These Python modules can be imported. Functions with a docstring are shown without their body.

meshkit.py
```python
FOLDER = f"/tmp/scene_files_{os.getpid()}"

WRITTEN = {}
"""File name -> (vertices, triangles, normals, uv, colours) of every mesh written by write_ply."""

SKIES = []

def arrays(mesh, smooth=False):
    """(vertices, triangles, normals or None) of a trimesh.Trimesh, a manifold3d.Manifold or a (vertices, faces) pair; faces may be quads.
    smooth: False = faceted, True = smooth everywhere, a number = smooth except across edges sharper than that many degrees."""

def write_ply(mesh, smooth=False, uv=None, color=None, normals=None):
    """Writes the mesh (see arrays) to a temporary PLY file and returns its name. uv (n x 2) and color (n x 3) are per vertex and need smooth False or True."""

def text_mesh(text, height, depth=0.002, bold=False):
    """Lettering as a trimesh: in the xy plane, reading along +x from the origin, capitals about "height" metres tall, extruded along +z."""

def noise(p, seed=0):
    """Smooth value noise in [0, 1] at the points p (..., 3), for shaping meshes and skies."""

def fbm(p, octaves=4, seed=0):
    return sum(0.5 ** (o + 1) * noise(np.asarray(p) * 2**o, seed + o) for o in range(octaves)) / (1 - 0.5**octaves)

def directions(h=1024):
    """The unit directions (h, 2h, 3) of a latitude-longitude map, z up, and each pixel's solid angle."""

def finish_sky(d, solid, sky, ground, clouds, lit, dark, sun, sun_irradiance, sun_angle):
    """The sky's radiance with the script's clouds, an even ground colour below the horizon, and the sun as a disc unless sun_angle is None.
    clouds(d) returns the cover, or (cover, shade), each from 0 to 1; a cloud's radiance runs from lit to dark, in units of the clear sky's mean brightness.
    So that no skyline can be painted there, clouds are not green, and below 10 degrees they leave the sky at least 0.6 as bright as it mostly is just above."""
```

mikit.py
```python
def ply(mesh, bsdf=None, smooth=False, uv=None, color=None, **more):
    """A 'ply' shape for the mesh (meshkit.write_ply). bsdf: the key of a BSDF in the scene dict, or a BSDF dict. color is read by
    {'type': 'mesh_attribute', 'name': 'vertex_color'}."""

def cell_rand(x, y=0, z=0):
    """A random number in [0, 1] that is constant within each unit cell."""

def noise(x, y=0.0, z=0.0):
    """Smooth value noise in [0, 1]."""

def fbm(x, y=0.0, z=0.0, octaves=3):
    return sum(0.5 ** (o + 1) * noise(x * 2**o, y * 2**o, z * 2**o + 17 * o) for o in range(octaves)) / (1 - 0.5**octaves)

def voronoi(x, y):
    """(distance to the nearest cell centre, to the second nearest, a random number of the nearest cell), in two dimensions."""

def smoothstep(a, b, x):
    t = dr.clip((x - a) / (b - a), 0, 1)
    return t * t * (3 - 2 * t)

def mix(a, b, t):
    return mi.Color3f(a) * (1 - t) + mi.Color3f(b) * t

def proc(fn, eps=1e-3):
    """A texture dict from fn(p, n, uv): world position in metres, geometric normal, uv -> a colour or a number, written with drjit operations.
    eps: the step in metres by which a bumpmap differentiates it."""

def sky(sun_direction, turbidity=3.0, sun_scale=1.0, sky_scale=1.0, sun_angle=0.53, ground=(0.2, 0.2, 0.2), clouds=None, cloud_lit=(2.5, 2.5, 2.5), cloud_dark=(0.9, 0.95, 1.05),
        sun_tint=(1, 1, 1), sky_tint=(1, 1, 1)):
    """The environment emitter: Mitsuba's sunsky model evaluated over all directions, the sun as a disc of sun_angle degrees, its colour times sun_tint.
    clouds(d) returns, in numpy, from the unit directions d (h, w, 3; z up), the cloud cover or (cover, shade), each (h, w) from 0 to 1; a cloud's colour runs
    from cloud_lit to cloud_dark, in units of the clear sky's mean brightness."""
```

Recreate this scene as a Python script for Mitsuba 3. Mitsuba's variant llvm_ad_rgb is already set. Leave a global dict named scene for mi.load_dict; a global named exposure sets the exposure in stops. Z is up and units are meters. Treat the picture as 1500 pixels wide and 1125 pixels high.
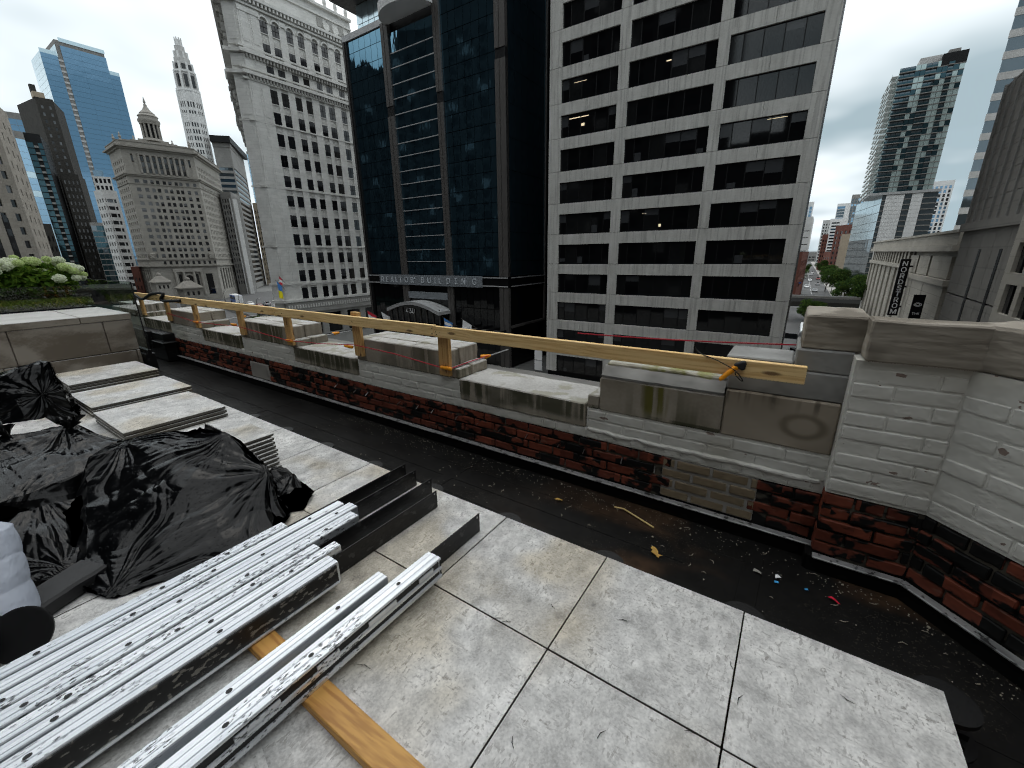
import math, random
import numpy as np, trimesh, manifold3d
import drjit as dr
import mitsuba as mi
import mikit, meshkit
from mikit import proc, noise, fbm, voronoi, smoothstep, mix, cell_rand

def ply(mesh, mat, **kw): return mikit.ply(mesh, 'mat_' + mat, **kw)

T = mi.ScalarTransform4f
rng = np.random.default_rng(11)
scene, labels = {}, {}

# ------------------------------------------------------------------ camera, sky, exposure
CAM = np.array([-0.6359, -1.6897, 1.4485])          # the eye, 1.45 m above the terrace pavers
def cam_axes(yaw=-34.147, pitch=17.246, roll=-0.765):
    a, b, c = np.radians([yaw, pitch, roll])
    f = np.array([np.sin(a) * np.cos(b), np.cos(a) * np.cos(b), -np.sin(b)])
    r = np.array([np.cos(a), -np.sin(a), 0.0]); u = np.cross(r, f)
    return np.cos(c) * r + np.sin(c) * u, -np.sin(c) * r + np.cos(c) * u, f
_r, _u, _f = cam_axes()
scene['camera'] = {'type': 'perspective', 'fov': 2 * math.degrees(math.atan(750 / 606.6)), 'fov_axis': 'x', 'near_clip': 0.05, 'far_clip': 6000.0,
                   'to_world': T().look_at(origin=CAM.tolist(), target=(CAM + _f).tolist(), up=_u.tolist())}

def cloud_cover(d):
    p = d / np.maximum(d[..., 2:3] + 0.22, 0.05)
    big = meshkit.fbm(np.stack([p[..., 0] * 0.9, p[..., 1] * 0.9, p[..., 2] * 0 + 3.1], -1), 5, seed=4)
    fine = meshkit.fbm(np.stack([p[..., 0] * 2.6 + 7, p[..., 1] * 2.6, p[..., 2] * 0 + 1.7], -1), 4, seed=9)
    m = 0.7 * big + 0.3 * fine
    el = np.clip(d[..., 2], 0, 1)
    shade = np.clip((m - 0.37) / 0.24, 0, 1)                       # thin bright gaps and grey-blue bellies
    lowsky = np.clip(1.22 - 1.15 * el, 0, 1)                           # an overcast sky is three times brighter overhead than low down
    shade = np.clip(lowsky * (0.50 + 0.40 * shade) + 0.15 * shade, 0, 1)          # an overcast sky is brighter overhead
    return np.ones(el.shape), shade
scene['sky'] = mikit.sky((-0.35, 0.35, 0.87), turbidity=4, sun_scale=0.04, sun_angle=30, sun_tint=(0.85, 0.95, 1.1), clouds=cloud_cover,
                         cloud_lit=(3.25, 3.33, 3.36), cloud_dark=(0.74, 0.95, 1.05), ground=(0.12, 0.12, 0.12))
exposure = 2.4

# ------------------------------------------------------------------ keys, parts, frames
_used = {}
def uid(name):
    n = _used.get(name, -1) + 1
    _used[name] = n
    return name if n == 0 else f'{name}_{n:03d}'
def thing(name, label, cat, group=None, kind=None):
    k = uid(name)
    labels[k] = {'label': label, 'category': cat}
    if group: labels[k]['group'] = group
    if kind: labels[k]['kind'] = kind
    return k
def struct(name, mesh, mat, **kw):
    k = uid(name); scene[k] = ply(mesh, mat, **kw); labels[k] = {'label': name.replace('_', ' '), 'kind': 'structure'}
    return k
def part(parent, name, mesh, mat, smooth=False, label=None, kind=None, **kw):
    k = uid(parent + '__' + name)
    scene[k] = ply(mesh, mat, smooth=smooth, **kw)
    if label: labels[k] = {'label': label}
    if kind: labels.setdefault(k, {})['kind'] = kind
    return k
def one(name, mesh, mat, label, cat, group=None, smooth=False, kind=None, **kw):
    k = thing(name, label, cat, group, kind)
    scene[k] = ply(mesh, mat, smooth=smooth, **kw)
    return k
def put(parent, name, d, M, label=None):
    """one more entry of a ready shape dict under a matrix"""
    k = uid(parent + '__' + name)
    scene[k] = {**d, 'to_world': T(np.asarray(M, float).tolist())}
    if label: labels[k] = {'label': label}
    return k
def cube(parent, name, M, mat, label=None):
    k = uid(parent + '__' + name)
    scene[k] = {'type': 'cube', 'to_world': T(np.asarray(M, float).tolist()), 'bsdf': {'type': 'ref', 'id': 'mat_' + mat}}
    if label: labels[k] = {'label': label}
    return k
def mat4(cols, c):
    M = np.eye(4)
    for i in range(3): M[:3, i] = cols[i]
    M[:3, 3] = c
    return M
def TRS(pos, rz=0.0, s=(1, 1, 1), rx=0.0, ry=0.0):
    cz, sz = math.cos(rz), math.sin(rz); cx, sx = math.cos(rx), math.sin(rx); cy, sy = math.cos(ry), math.sin(ry)
    R = np.array([[cz, -sz, 0], [sz, cz, 0], [0, 0, 1]]) @ np.array([[cy, 0, sy], [0, 1, 0], [-sy, 0, cy]]) @ np.array([[1, 0, 0], [0, cx, -sx], [0, sx, cx]])
    M = np.eye(4); M[:3, :3] = R @ np.diag(np.broadcast_to(s, 3)); M[:3, 3] = pos
    return M
_BV = np.array([[x, y, z] for x in (0, 1) for y in (0, 1) for z in (0, 1)], float)
_BF = np.array([[0, 1, 3], [0, 3, 2], [4, 6, 7], [4, 7, 5], [0, 4, 5], [0, 5, 1], [2, 3, 7], [2, 7, 6], [0, 2, 6], [0, 6, 4], [1, 5, 7], [1, 7, 3]])
class Boxes:
    """boxes collected into one mesh"""
    def __init__(self): self.v, self.f, self.n = [], [], 0
    def raw(self, v, f):
        self.v.append(np.asarray(v, float)); self.f.append(np.asarray(f) + self.n); self.n += len(v); return self
    def add(self, x0, x1, y0, y1, z0, z1):
        return self.raw(np.array([x0, y0, z0]) + _BV * np.array([x1 - x0, y1 - y0, z1 - z0]), _BF)
    def mesh(self, m): return self.raw(m.vertices, m.faces)
    def out(self): return (np.vstack(self.v), np.vstack(self.f))
class Frame:
    """a facade: P0 its left end as seen from outside, P1 its right end; u runs along it, n outwards"""
    def __init__(self, P0, P1):
        self.o = np.array([P0[0], P0[1], 0.0]); d = np.array([P1[0] - P0[0], P1[1] - P0[1], 0.0])
        self.L = np.linalg.norm(d); self.u = d / self.L; self.n = np.cross(self.u, [0, 0, 1.0]); self.z = np.array([0, 0, 1.0])
    def pt(self, u, z, n=0.0): return self.o + self.u * u + self.z * z + self.n * n
    def M(self, u0, u1, z0, z1, n0, n1):
        return mat4((self.u * (u1 - u0) / 2, self.z * (z1 - z0) / 2, self.n * (n1 - n0) / 2), self.pt((u0 + u1) / 2, (z0 + z1) / 2, (n0 + n1) / 2))
    def perm(self, m):
        """a lathe or cylinder drawn along z stood up along the facade's height"""
        m = m.copy(); m.vertices = np.asarray(m.vertices)[:, [0, 2, 1]]; m.invert(); return m
    def box(self, B, u0, u1, z0, z1, n0, n1):
        v = self.o + np.outer(u0 + _BV[:, 0] * (u1 - u0), self.u) + np.outer(z0 + _BV[:, 1] * (z1 - z0), self.z) + np.outer(n0 + _BV[:, 2] * (n1 - n0), self.n)
        B.raw(v, _BF)
    def mesh(self, m):
        v = np.asarray(m.vertices)          # mesh drawn in (u, z, n)
        return (self.o + v[:, :1] * self.u + v[:, 1:2] * self.z + v[:, 2:3] * self.n, np.asarray(m.faces))
def prism(poly, z0, z1):
    from shapely.geometry import Polygon
    m = trimesh.creation.extrude_polygon(Polygon(poly), z1 - z0, engine='earcut'); m.apply_translation([0, 0, z0]); return m
def tube(points, r, sides=8, closed_ends=True):
    p = np.asarray(points, float); rr = np.broadcast_to(r, (len(p),))
    t = np.gradient(p, axis=0); t /= np.linalg.norm(t, axis=1, keepdims=True) + 1e-12
    a = np.cross(t, np.where(np.abs(t[:, 2:]) < 0.9, [0, 0, 1.0], [1.0, 0, 0])); a /= np.linalg.norm(a, axis=1, keepdims=True) + 1e-12
    b = np.cross(t, a); ang = np.arange(sides) * 2 * np.pi / sides
    v = p[:, None] + rr[:, None, None] * (np.cos(ang)[None, :, None] * a[:, None] + np.sin(ang)[None, :, None] * b[:, None])
    n = len(p); f = []
    for i in range(n - 1):
        for j in range(sides):
            k = (j + 1) % sides
            f += [[i * sides + j, i * sides + k, (i + 1) * sides + k], [i * sides + j, (i + 1) * sides + k, (i + 1) * sides + j]]
    v = v.reshape(-1, 3)
    if closed_ends:
        v = np.vstack([v, p[:1], p[-1:]]); c0, c1 = n * sides, n * sides + 1
        for j in range(sides):
            k = (j + 1) % sides
            f += [[c0, k, j], [c1, (n - 1) * sides + j, (n - 1) * sides + k]]
    return trimesh.Trimesh(v, np.array(f), process=False)
def chamfer_box(sx, sy, sz, c=0.01):
    """a box with cut edges, centred"""
    pts = []
    for x in (-1, 1):
        for y in (-1, 1):
            for z in (-1, 1):
                for k in range(3):
                    d = np.array([sx / 2, sy / 2, sz / 2]) - c; d[k] += c
                    pts.append(d * [x, y, z])
    return trimesh.convex.convex_hull(np.array(pts))
def spline(points, n):
    from scipy.interpolate import CubicSpline
    p = np.asarray(points, float); t = np.r_[0, np.cumsum(np.linalg.norm(np.diff(p, axis=0), axis=1))]
    return CubicSpline(t, p)(np.linspace(0, t[-1], n))
def comp(lo, hi, holes):
    """what the holes leave of [lo, hi]"""
    out, a = [], lo
    for h0, h1 in sorted(holes):
        if h0 > a + 1e-6: out.append((a, h0))
        a = max(a, h1)
    if hi > a + 1e-6: out.append((a, hi))
    return out
ST = -15.55            # street level: 17 m below the eye
CX, CY, CZ = CAM
# ------------------------------------------------------------------ materials
def P(color, rough=0.6, two=False, **kw):
    d = {'type': 'principled', 'base_color': color if isinstance(color, dict) else {'type': 'rgb', 'value': list(color)}, 'roughness': rough, 'specular': kw.pop('specular', 0.4), **kw}
    return {'type': 'twosided', 'bsdf': d} if two else d
def bump(d, fn, scale=1.0, eps=1e-3):
    return {'type': 'bumpmap', 'arbitrary': proc(fn, eps), 'scale': scale, 'bsdf': d}
def M(key, d): scene['mat_' + key] = d

# slate-faced porcelain pavers, pale grey with dark scratches and yellow-brown stains
def f_paver(p, n, uv):
    tile = cell_rand(dr.floor(p.x / 0.6096 + 50), dr.floor(p.y / 0.6096 + 50), dr.floor(p.z * 24 + 40))
    ox, oy = p.x + tile * 13.0, p.y + tile * 7.0
    a = fbm(ox * 6, oy * 6, 1.0, 4)
    w = fbm(ox * 2.5, oy * 2.5, 5.0, 2)
    m = fbm(ox * 21, oy * 17, 6.0, 4)
    s = fbm(ox * 120 + 5 * a, oy * 52 + 9 * w, 2.0, 3)
    t = fbm(ox * 48 - 9 * w, oy * 150 + 6 * a, 8.0, 3)
    pit = smoothstep(0.60, 0.74, s) * smoothstep(0.42, 0.6, m) + 0.8 * smoothstep(0.62, 0.76, t) * smoothstep(0.45, 0.62, a)
    g = 0.425 + 0.22 * (a - 0.5) + 0.36 * (m - 0.5) + 0.20 * (fbm(ox * 150, oy * 150, 0, 2) - 0.5) + 0.07 * (tile - 0.5)
    c = mix((g * 1.0, g * 0.99, g * 0.962), (0.23, 0.222, 0.21), dr.clip(pit * 0.65, 0, 1))
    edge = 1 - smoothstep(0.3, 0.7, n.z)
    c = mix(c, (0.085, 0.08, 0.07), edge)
    st = smoothstep(0.52, 0.74, fbm(p.x * 2.1 + 4, p.y * 2.1 + 9, 3.0, 3))
    return c * mix((1, 1, 1), (0.80, 0.72, 0.58), st * 0.8)
def f_paver_h(p, n, uv):
    a = fbm(p.x * 9, p.y * 9, 1.0, 4)
    return 0.0035 * a + 0.0022 * fbm(p.x * 75 + 5 * a, p.y * 34, 2.0, 3)
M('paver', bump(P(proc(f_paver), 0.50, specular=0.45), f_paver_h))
M('paver_edge', P((0.075, 0.072, 0.066), 0.8))
def f_membrane(p, n, uv):
    a = fbm(p.x * 2.2, p.y * 3.0, 0.3, 4); b = fbm(p.x * 22, p.y * 22, 4.0, 3)
    dirt = smoothstep(0.40, 0.60, fbm(p.x * 1.3 + 3, p.y * 2.6, 9.0, 4)) * smoothstep(-2.4, -0.2, p.x)
    c = mix((0.003, 0.0031, 0.0032), (0.011, 0.0105, 0.010), a * 0.7 + b * 0.5)
    c = mix(c, (0.075, 0.041, 0.022), dirt * 0.85 * (0.4 + b))
    grit = smoothstep(0.80, 0.84, noise(p.x * 150, p.y * 150, 1.0)) * smoothstep(0.45, 0.7, fbm(p.x * 3, p.y * 5, 2.0, 2))
    return mix(c, (0.12, 0.105, 0.08), grit * 0.2)
def f_membrane_r(p, n, uv): return 0.22 + 0.45 * fbm(p.x * 3, p.y * 5, 7.0, 3)
M('membrane', bump({'type': 'principled', 'base_color': proc(f_membrane), 'roughness': proc(f_membrane_r), 'specular': 0.10}, lambda p, n, uv: 0.005 * fbm(p.x * 5, p.y * 9, 0, 3)))
M('tar', bump(P((0.004, 0.004, 0.004), 0.6, specular=0.15), lambda p, n, uv: 0.006 * fbm(p.x * 20, p.y * 20, p.z * 20, 3)))
def f_flash(p, n, uv):
    s = fbm(p.x * 9, p.y * 9, p.z * 60, 3); b = smoothstep(0.58, 0.66, fbm(p.x * 40 + 3, p.y * 40, p.z * 90, 3))
    return mix((0.40, 0.40, 0.40), (0.05, 0.05, 0.05), dr.clip(0.8 * b + 0.5 * smoothstep(0.5, 0.7, s), 0, 1))
M('flashing', P(proc(f_flash), 0.4, metallic=0.5))
# bricks: red with black bitumen left on them, painted white, tan repair
def f_tarmask(p):
    b = cell_rand(dr.floor(p.x * 4.7 + 60 + 0.5 * dr.floor(p.z * 14.03 + 31)), dr.floor(p.z * 14.03 + 31), 5.0)
    t = 0.49 + 0.16 * (b - 0.5)
    return smoothstep(t, t + 0.07, fbm(p.x * 9 + 2, p.y * 9, p.z * 12.0 + 7 * b, 4))
def f_red(p, n, uv):
    h = cell_rand(dr.floor(p.x * 4.7 + 60), dr.floor(p.z * 14 + 30), 2.0)
    b = fbm(p.x * 34, p.y * 34, p.z * 34, 3)
    c = mix((0.05, 0.013, 0.009), (0.19, 0.048, 0.026), dr.clip(h * 0.6 + b * 0.6, 0, 1))
    c = mix(c, (0.19, 0.10, 0.075), smoothstep(0.68, 0.8, fbm(p.x * 16, p.y * 16, p.z * 30, 3)) * 0.5)
    return mix(c, (0.004, 0.004, 0.004), f_tarmask(p))
def f_brick_h(p, n, uv): return 0.004 * fbm(p.x * 30, p.y * 30, p.z * 30, 4)
M('red_brick', bump(P(proc(f_red), 0.6, specular=0.25), f_brick_h))
def f_mortar(p, n, uv):
    return mix(mix((0.13, 0.115, 0.09), (0.05, 0.045, 0.036), fbm(p.x * 20, p.y * 20, p.z * 20, 3)), (0.004, 0.004, 0.004), smoothstep(0.43, 0.52, fbm(p.x * 5.5 + 2, p.y * 5.5, p.z * 13.0, 4)))
M('dark_mortar', bump(P(proc(f_mortar), 0.8), f_brick_h, 1.5))
def f_white(p, n, uv):
    a = fbm(p.x * 6, p.y * 6, p.z * 6, 4); b = fbm(p.x * 40, p.y * 40, p.z * 40, 2)
    c = mix((0.49, 0.485, 0.445), (0.66, 0.655, 0.615), dr.clip(0.6 * a + 0.45 * b, 0, 1))
    c = mix(c, (0.38, 0.355, 0.295), smoothstep(0.50, 0.8, fbm(p.x * 2.3, p.y * 2.3, p.z * 3.0 + 4, 3)) * 0.55)
    chip = smoothstep(0.745, 0.765, fbm(p.x * 15 + 5, p.y * 15, p.z * 26, 4))
    return mix(c, (0.13, 0.07, 0.05), chip * 0.8)
M('painted_brick', bump(P(proc(f_white), 0.5), lambda p, n, uv: 0.006 * fbm(p.x * 13, p.y * 13, p.z * 13, 3) + 0.0025 * fbm(p.x * 50, p.y * 50, p.z * 50, 2)))
def f_tan(p, n, uv):
    b = fbm(p.x * 30, p.y * 30, p.z * 30, 3)
    return mix((0.15, 0.112, 0.066), (0.255, 0.202, 0.135), b)
M('tan_brick', bump(P(proc(f_tan), 0.8), f_brick_h))
M('light_mortar', bump(P((0.27, 0.255, 0.23), 0.9), f_brick_h, 1.5))
# weathered limestone of the parapet: streaks run down the faces, algae in patches
def f_lime(p, n, uv):
    a = fbm(p.x * 4, p.y * 4, p.z * 4, 4); g = fbm(p.x * 70, p.y * 70, p.z * 70, 2)
    up = smoothstep(0.5, 0.9, n.z)
    c = mix((0.20, 0.175, 0.138), (0.35, 0.316, 0.264), dr.clip(a * 1.1 + 0.35 * (g - 0.5), 0, 1))
    streak = fbm(p.x * 26, p.y * 26, p.z * 1.3, 3)
    run = smoothstep(0.36, 0.60, streak) * smoothstep(0.35, 0.6, fbm(p.x * 2.0 + 7, p.y * 2.0, 1.0, 2))
    c = mix(c, (0.048, 0.046, 0.030), run * 0.62 * (1 - up))
    alg = smoothstep(0.46, 0.70, fbm(p.x * 2.7 + 1.3, p.y * 2.7, p.z * 1.1, 3)) * smoothstep(0.35, 0.6, streak)
    c = mix(c, (0.050, 0.050, 0.018), alg * 0.75 * (1 - up))
    sill = smoothstep(0.31, 0.36, p.z) * (1 - smoothstep(0.462, 0.472, p.z)) * smoothstep(0.30, 0.52, fbm(p.x * 4, p.y, p.z * 5, 3)) * smoothstep(0.25, 0.5, streak)
    c = mix(c, (0.036, 0.037, 0.017), sill * 0.85 * (1 - up))
    yg = smoothstep(-1.37, -1.31, p.x) * (1 - smoothstep(-1.21, -1.15, p.x)) * smoothstep(0.44, 0.52, p.z) * (1 - smoothstep(0.85, 0.9, p.y)) * smoothstep(0.28, 0.5, streak)
    c = mix(c, (0.10, 0.092, 0.008), yg * 0.9 * (1 - up))
    top = mix((0.27, 0.262, 0.245), (0.47, 0.465, 0.45), dr.clip(a + 0.6 * (g - 0.5), 0, 1))
    top = mix(top, (0.20, 0.19, 0.13), smoothstep(0.58, 0.7, fbm(p.x * 7, p.y * 7, 2.0, 3)) * 0.6)
    return mix(c, top, up)
def f_lime_h(p, n, uv): return 0.004 * fbm(p.x * 18, p.y * 18, p.z * 18, 4)
M('limestone', bump(P(proc(f_lime), 0.8), f_lime_h))
def f_lime2(p, n, uv):
    a = fbm(p.x * 3, p.y * 3, p.z * 3, 4); l = fbm(p.x * 6, p.y * 6, p.z * 90, 3)
    c = mix((0.19, 0.166, 0.134), (0.31, 0.280, 0.236), dr.clip(a + 0.8 * (l - 0.5), 0, 1))
    return mix(c, (0.09, 0.075, 0.055), smoothstep(0.56, 0.75, fbm(p.x * 5 + 3, p.y * 5, p.z * 7, 3)) * 0.7)
M('coping_stone', bump(P(proc(f_lime2), 0.8), lambda p, n, uv: 0.006 * fbm(p.x * 9, p.y * 9, p.z * 60, 4)))
def f_slab(p, n, uv):
    a = fbm(p.x * 5, p.y * 5, p.z * 5, 4)
    c = mix((0.235, 0.20, 0.155), (0.36, 0.315, 0.255), a)
    r = dr.sqrt(dr.square((p.x + 0.50) * 1.0) + dr.square((p.z - 0.57) * 1.5))
    ring = smoothstep(0.05, 0.085, r) * (1 - smoothstep(0.085, 0.125, r))
    c = mix(c, (0.105, 0.085, 0.052), ring * 0.7)
    return mix(c, (0.05, 0.043, 0.03), smoothstep(0.5, 0.68, fbm(p.x * 24, p.y * 9, p.z * 1.4, 3)) * smoothstep(0.60, 0.70, p.z) * 0.7)
M('slab_stone', bump(P(proc(f_slab), 0.8), f_lime_h, 0.6))
def f_cem(p, n, uv):
    a = fbm(p.x * 7, p.y * 7, p.z * 7, 4)
    return mix((0.13, 0.13, 0.125), (0.30, 0.30, 0.29), dr.clip(a * 1.3 - 0.15, 0, 1))
M('cement', bump(P(proc(f_cem), 0.8), f_lime_h))
def f_moss(p, n, uv):
    a = fbm(p.x * 12, p.y * 12, p.z * 12, 4)
    return mix((0.33, 0.32, 0.27), (0.20, 0.20, 0.07), smoothstep(0.45, 0.65, a))
M('moss_stone', bump(P(proc(f_moss), 0.9), lambda p, n, uv: 0.012 * fbm(p.x * 24, p.y * 24, p.z * 24, 4)))
def wood(light, dark, ax):
    def f(p, n, uv):
        l, a, b = (p.x, p.y, p.z) if ax == 'x' else (p.y, p.x, p.z) if ax == 'y' else (p.z, p.x, p.y)
        w = fbm(l * 1.6, a * 4, b * 4, 2)
        g = fbm(l * 3.0, a * 95 + 7 * w, b * 95 + 7 * w, 3)
        k1, k2, kr = voronoi(l * 2.3 + 0.3, (a + b) * 9.0)
        knot = (1 - smoothstep(0.05, 0.13, k1)) * smoothstep(0.35, 0.4, kr)
        c = mix(light, dark, smoothstep(0.35, 0.72, g) * 0.75 + 0.25 * smoothstep(0.5, 0.7, w))
        return mix(c, (0.10, 0.042, 0.015), knot * 0.85)
    return f
M('pine_x', P(proc(wood((0.80, 0.58, 0.28), (0.60, 0.37, 0.14), 'x')), 0.65))
M('pine_z', P(proc(wood((0.56, 0.35, 0.14), (0.36, 0.19, 0.06), 'z')), 0.65))
M('sleeper_wood', P(proc(wood((0.50, 0.27, 0.07), (0.31, 0.14, 0.030), 'x')), 0.5))
M('orange_plastic', P((0.80, 0.30, 0.01), 0.4))
M('black_plastic', P((0.006, 0.006, 0.0065), 0.4, specular=0.3))
M('black_rubber', P((0.012, 0.012, 0.013), 0.6))
M('red_rope', P((0.42, 0.02, 0.035), 0.8))
M('steel', P((0.5, 0.5, 0.5), 0.35, metallic=1.0))
def f_alu(p, n, uv):
    s = fbm(p.x * 160, p.y * 1.5, p.z * 60, 3); d = smoothstep(0.60, 0.66, fbm(p.x * 190, p.y * 75, p.z * 120, 3)) * smoothstep(0.50, 0.60, fbm(p.x * 11, p.y * 3.6, 2.0, 3))
    sm = fbm(p.x * 20, p.y * 2.0, 5.0, 3)
    c = mix((0.48, 0.51, 0.55), (0.84, 0.86, 0.88), dr.clip(0.5 * s + 0.9 * sm - 0.2, 0, 1))
    return mix(c, (0.02, 0.02, 0.02), d * 0.85)
M('aluminium', P(proc(f_alu), 0.36, metallic=0.75, specular=0.5))
def f_aluside(p, n, uv):
    d = smoothstep(0.62, 0.65, fbm(p.x * 40, p.y * 42, p.z * 75, 4))
    return mix((0.005, 0.0048, 0.0045), (0.17, 0.16, 0.14), d)
M('grimy_side', P(proc(f_aluside), 0.5))
def f_angle(p, n, uv):
    d = smoothstep(0.66, 0.72, fbm(p.x * 30, p.y * 30, p.z * 30, 4))
    return mix((0.005, 0.005, 0.0055), (0.035, 0.035, 0.035), d)
M('black_steel', P(proc(f_angle), 0.42))
def f_bag_h(p, n, uv):
    w = fbm(p.x * 3, p.y * 3, p.z * 3, 2)
    r = fbm(p.x * 9 + 6 * w, p.y * 5 + 6 * w, p.z * 6 - 5 * w, 2)
    return 0.014 * dr.abs(r - 0.5) + 0.0012 * smoothstep(0.80, 0.84, noise(p.x * 95, p.y * 95, p.z * 95))
M('bag_black', bump(P((0.0012, 0.0014, 0.0018), 0.15, specular=0.22), f_bag_h))
M('bag_white', bump(P((0.31, 0.34, 0.40), 0.45), lambda p, n, uv: 0.008 * fbm(p.x * 22, p.y * 22, p.z * 22, 3)))
def f_planter(p, n, uv):
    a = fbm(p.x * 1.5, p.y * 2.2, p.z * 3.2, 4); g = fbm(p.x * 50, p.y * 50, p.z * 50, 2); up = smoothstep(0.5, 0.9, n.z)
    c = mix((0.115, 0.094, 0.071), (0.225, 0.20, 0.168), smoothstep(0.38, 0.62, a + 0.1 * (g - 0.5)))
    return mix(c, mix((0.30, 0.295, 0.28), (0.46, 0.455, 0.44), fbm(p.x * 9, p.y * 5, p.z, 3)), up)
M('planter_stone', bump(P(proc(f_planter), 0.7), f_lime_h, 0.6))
M('guard_glass', {'type': 'thindielectric', 'int_ior': 1.5, 'specular_transmittance': {'type': 'rgb', 'value': [0.68, 0.78, 0.75]}})
def leafmat(c, t): return {'type': 'principledthin', 'base_color': {'type': 'rgb', 'value': list(c)}, 'roughness': 0.5, 'diff_trans': t, 'specular': 0.4} if False else {'type': 'principledthin', 'base_color': {'type': 'rgb', 'value': list(c)}, 'roughness': 0.55, 'diff_trans': t}
M('hydrangea_leaf', leafmat((0.07, 0.14, 0.02), 0.6))
M('hydrangea_leaf_light', leafmat((0.15, 0.24, 0.035), 0.6))
M('petal_white', leafmat((0.76, 0.80, 0.66), 0.7))
M('petal_green', leafmat((0.60, 0.70, 0.36), 0.7))
M('grass_blade', leafmat((0.085, 0.12, 0.022), 0.6))
M('grass_dry', leafmat((0.20, 0.19, 0.05), 0.6))
M('tree_leaf', leafmat((0.038, 0.075, 0.022), 0.5))
M('tree_leaf_light', leafmat((0.075, 0.115, 0.025), 0.5))
M('bark', P((0.06, 0.045, 0.035), 0.9, two=True))
M('soil', P((0.02, 0.014, 0.01), 0.95))
# the city
def f_conc(p, n, uv):
    a = fbm(p.x * 0.9, p.y * 0.9, p.z * 0.5, 4); g = fbm(p.x * 9, p.y * 9, p.z * 9, 3); s = fbm(p.x * 4, p.y * 4, p.z * 0.35, 3)
    return mix((0.33, 0.322, 0.298), (0.52, 0.512, 0.485), dr.clip(0.55 * a + 0.45 * g + 0.7 * s - 0.4, 0, 1)) * (1 - 0.22 * smoothstep(0.5, 0.72, fbm(p.x * 7, p.y * 7, p.z * 0.22, 3)))
M('office_concrete', P(proc(f_conc), 0.85))
M('dark_frame', P((0.007, 0.007, 0.0075), 0.5, specular=0.2))
def wavy(s, k): return lambda p, n, uv: s * fbm(p.x * k, p.y * k, p.z * k * 0.6, 3)
M('office_glass', P((0.0025, 0.0028, 0.0035), 0.04, specular=0.6))
M('office_glass_dim', P((0.007, 0.0075, 0.008), 0.06, specular=0.6))
M('office_blind', P((0.035, 0.037, 0.040), 0.2, specular=0.6))
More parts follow.
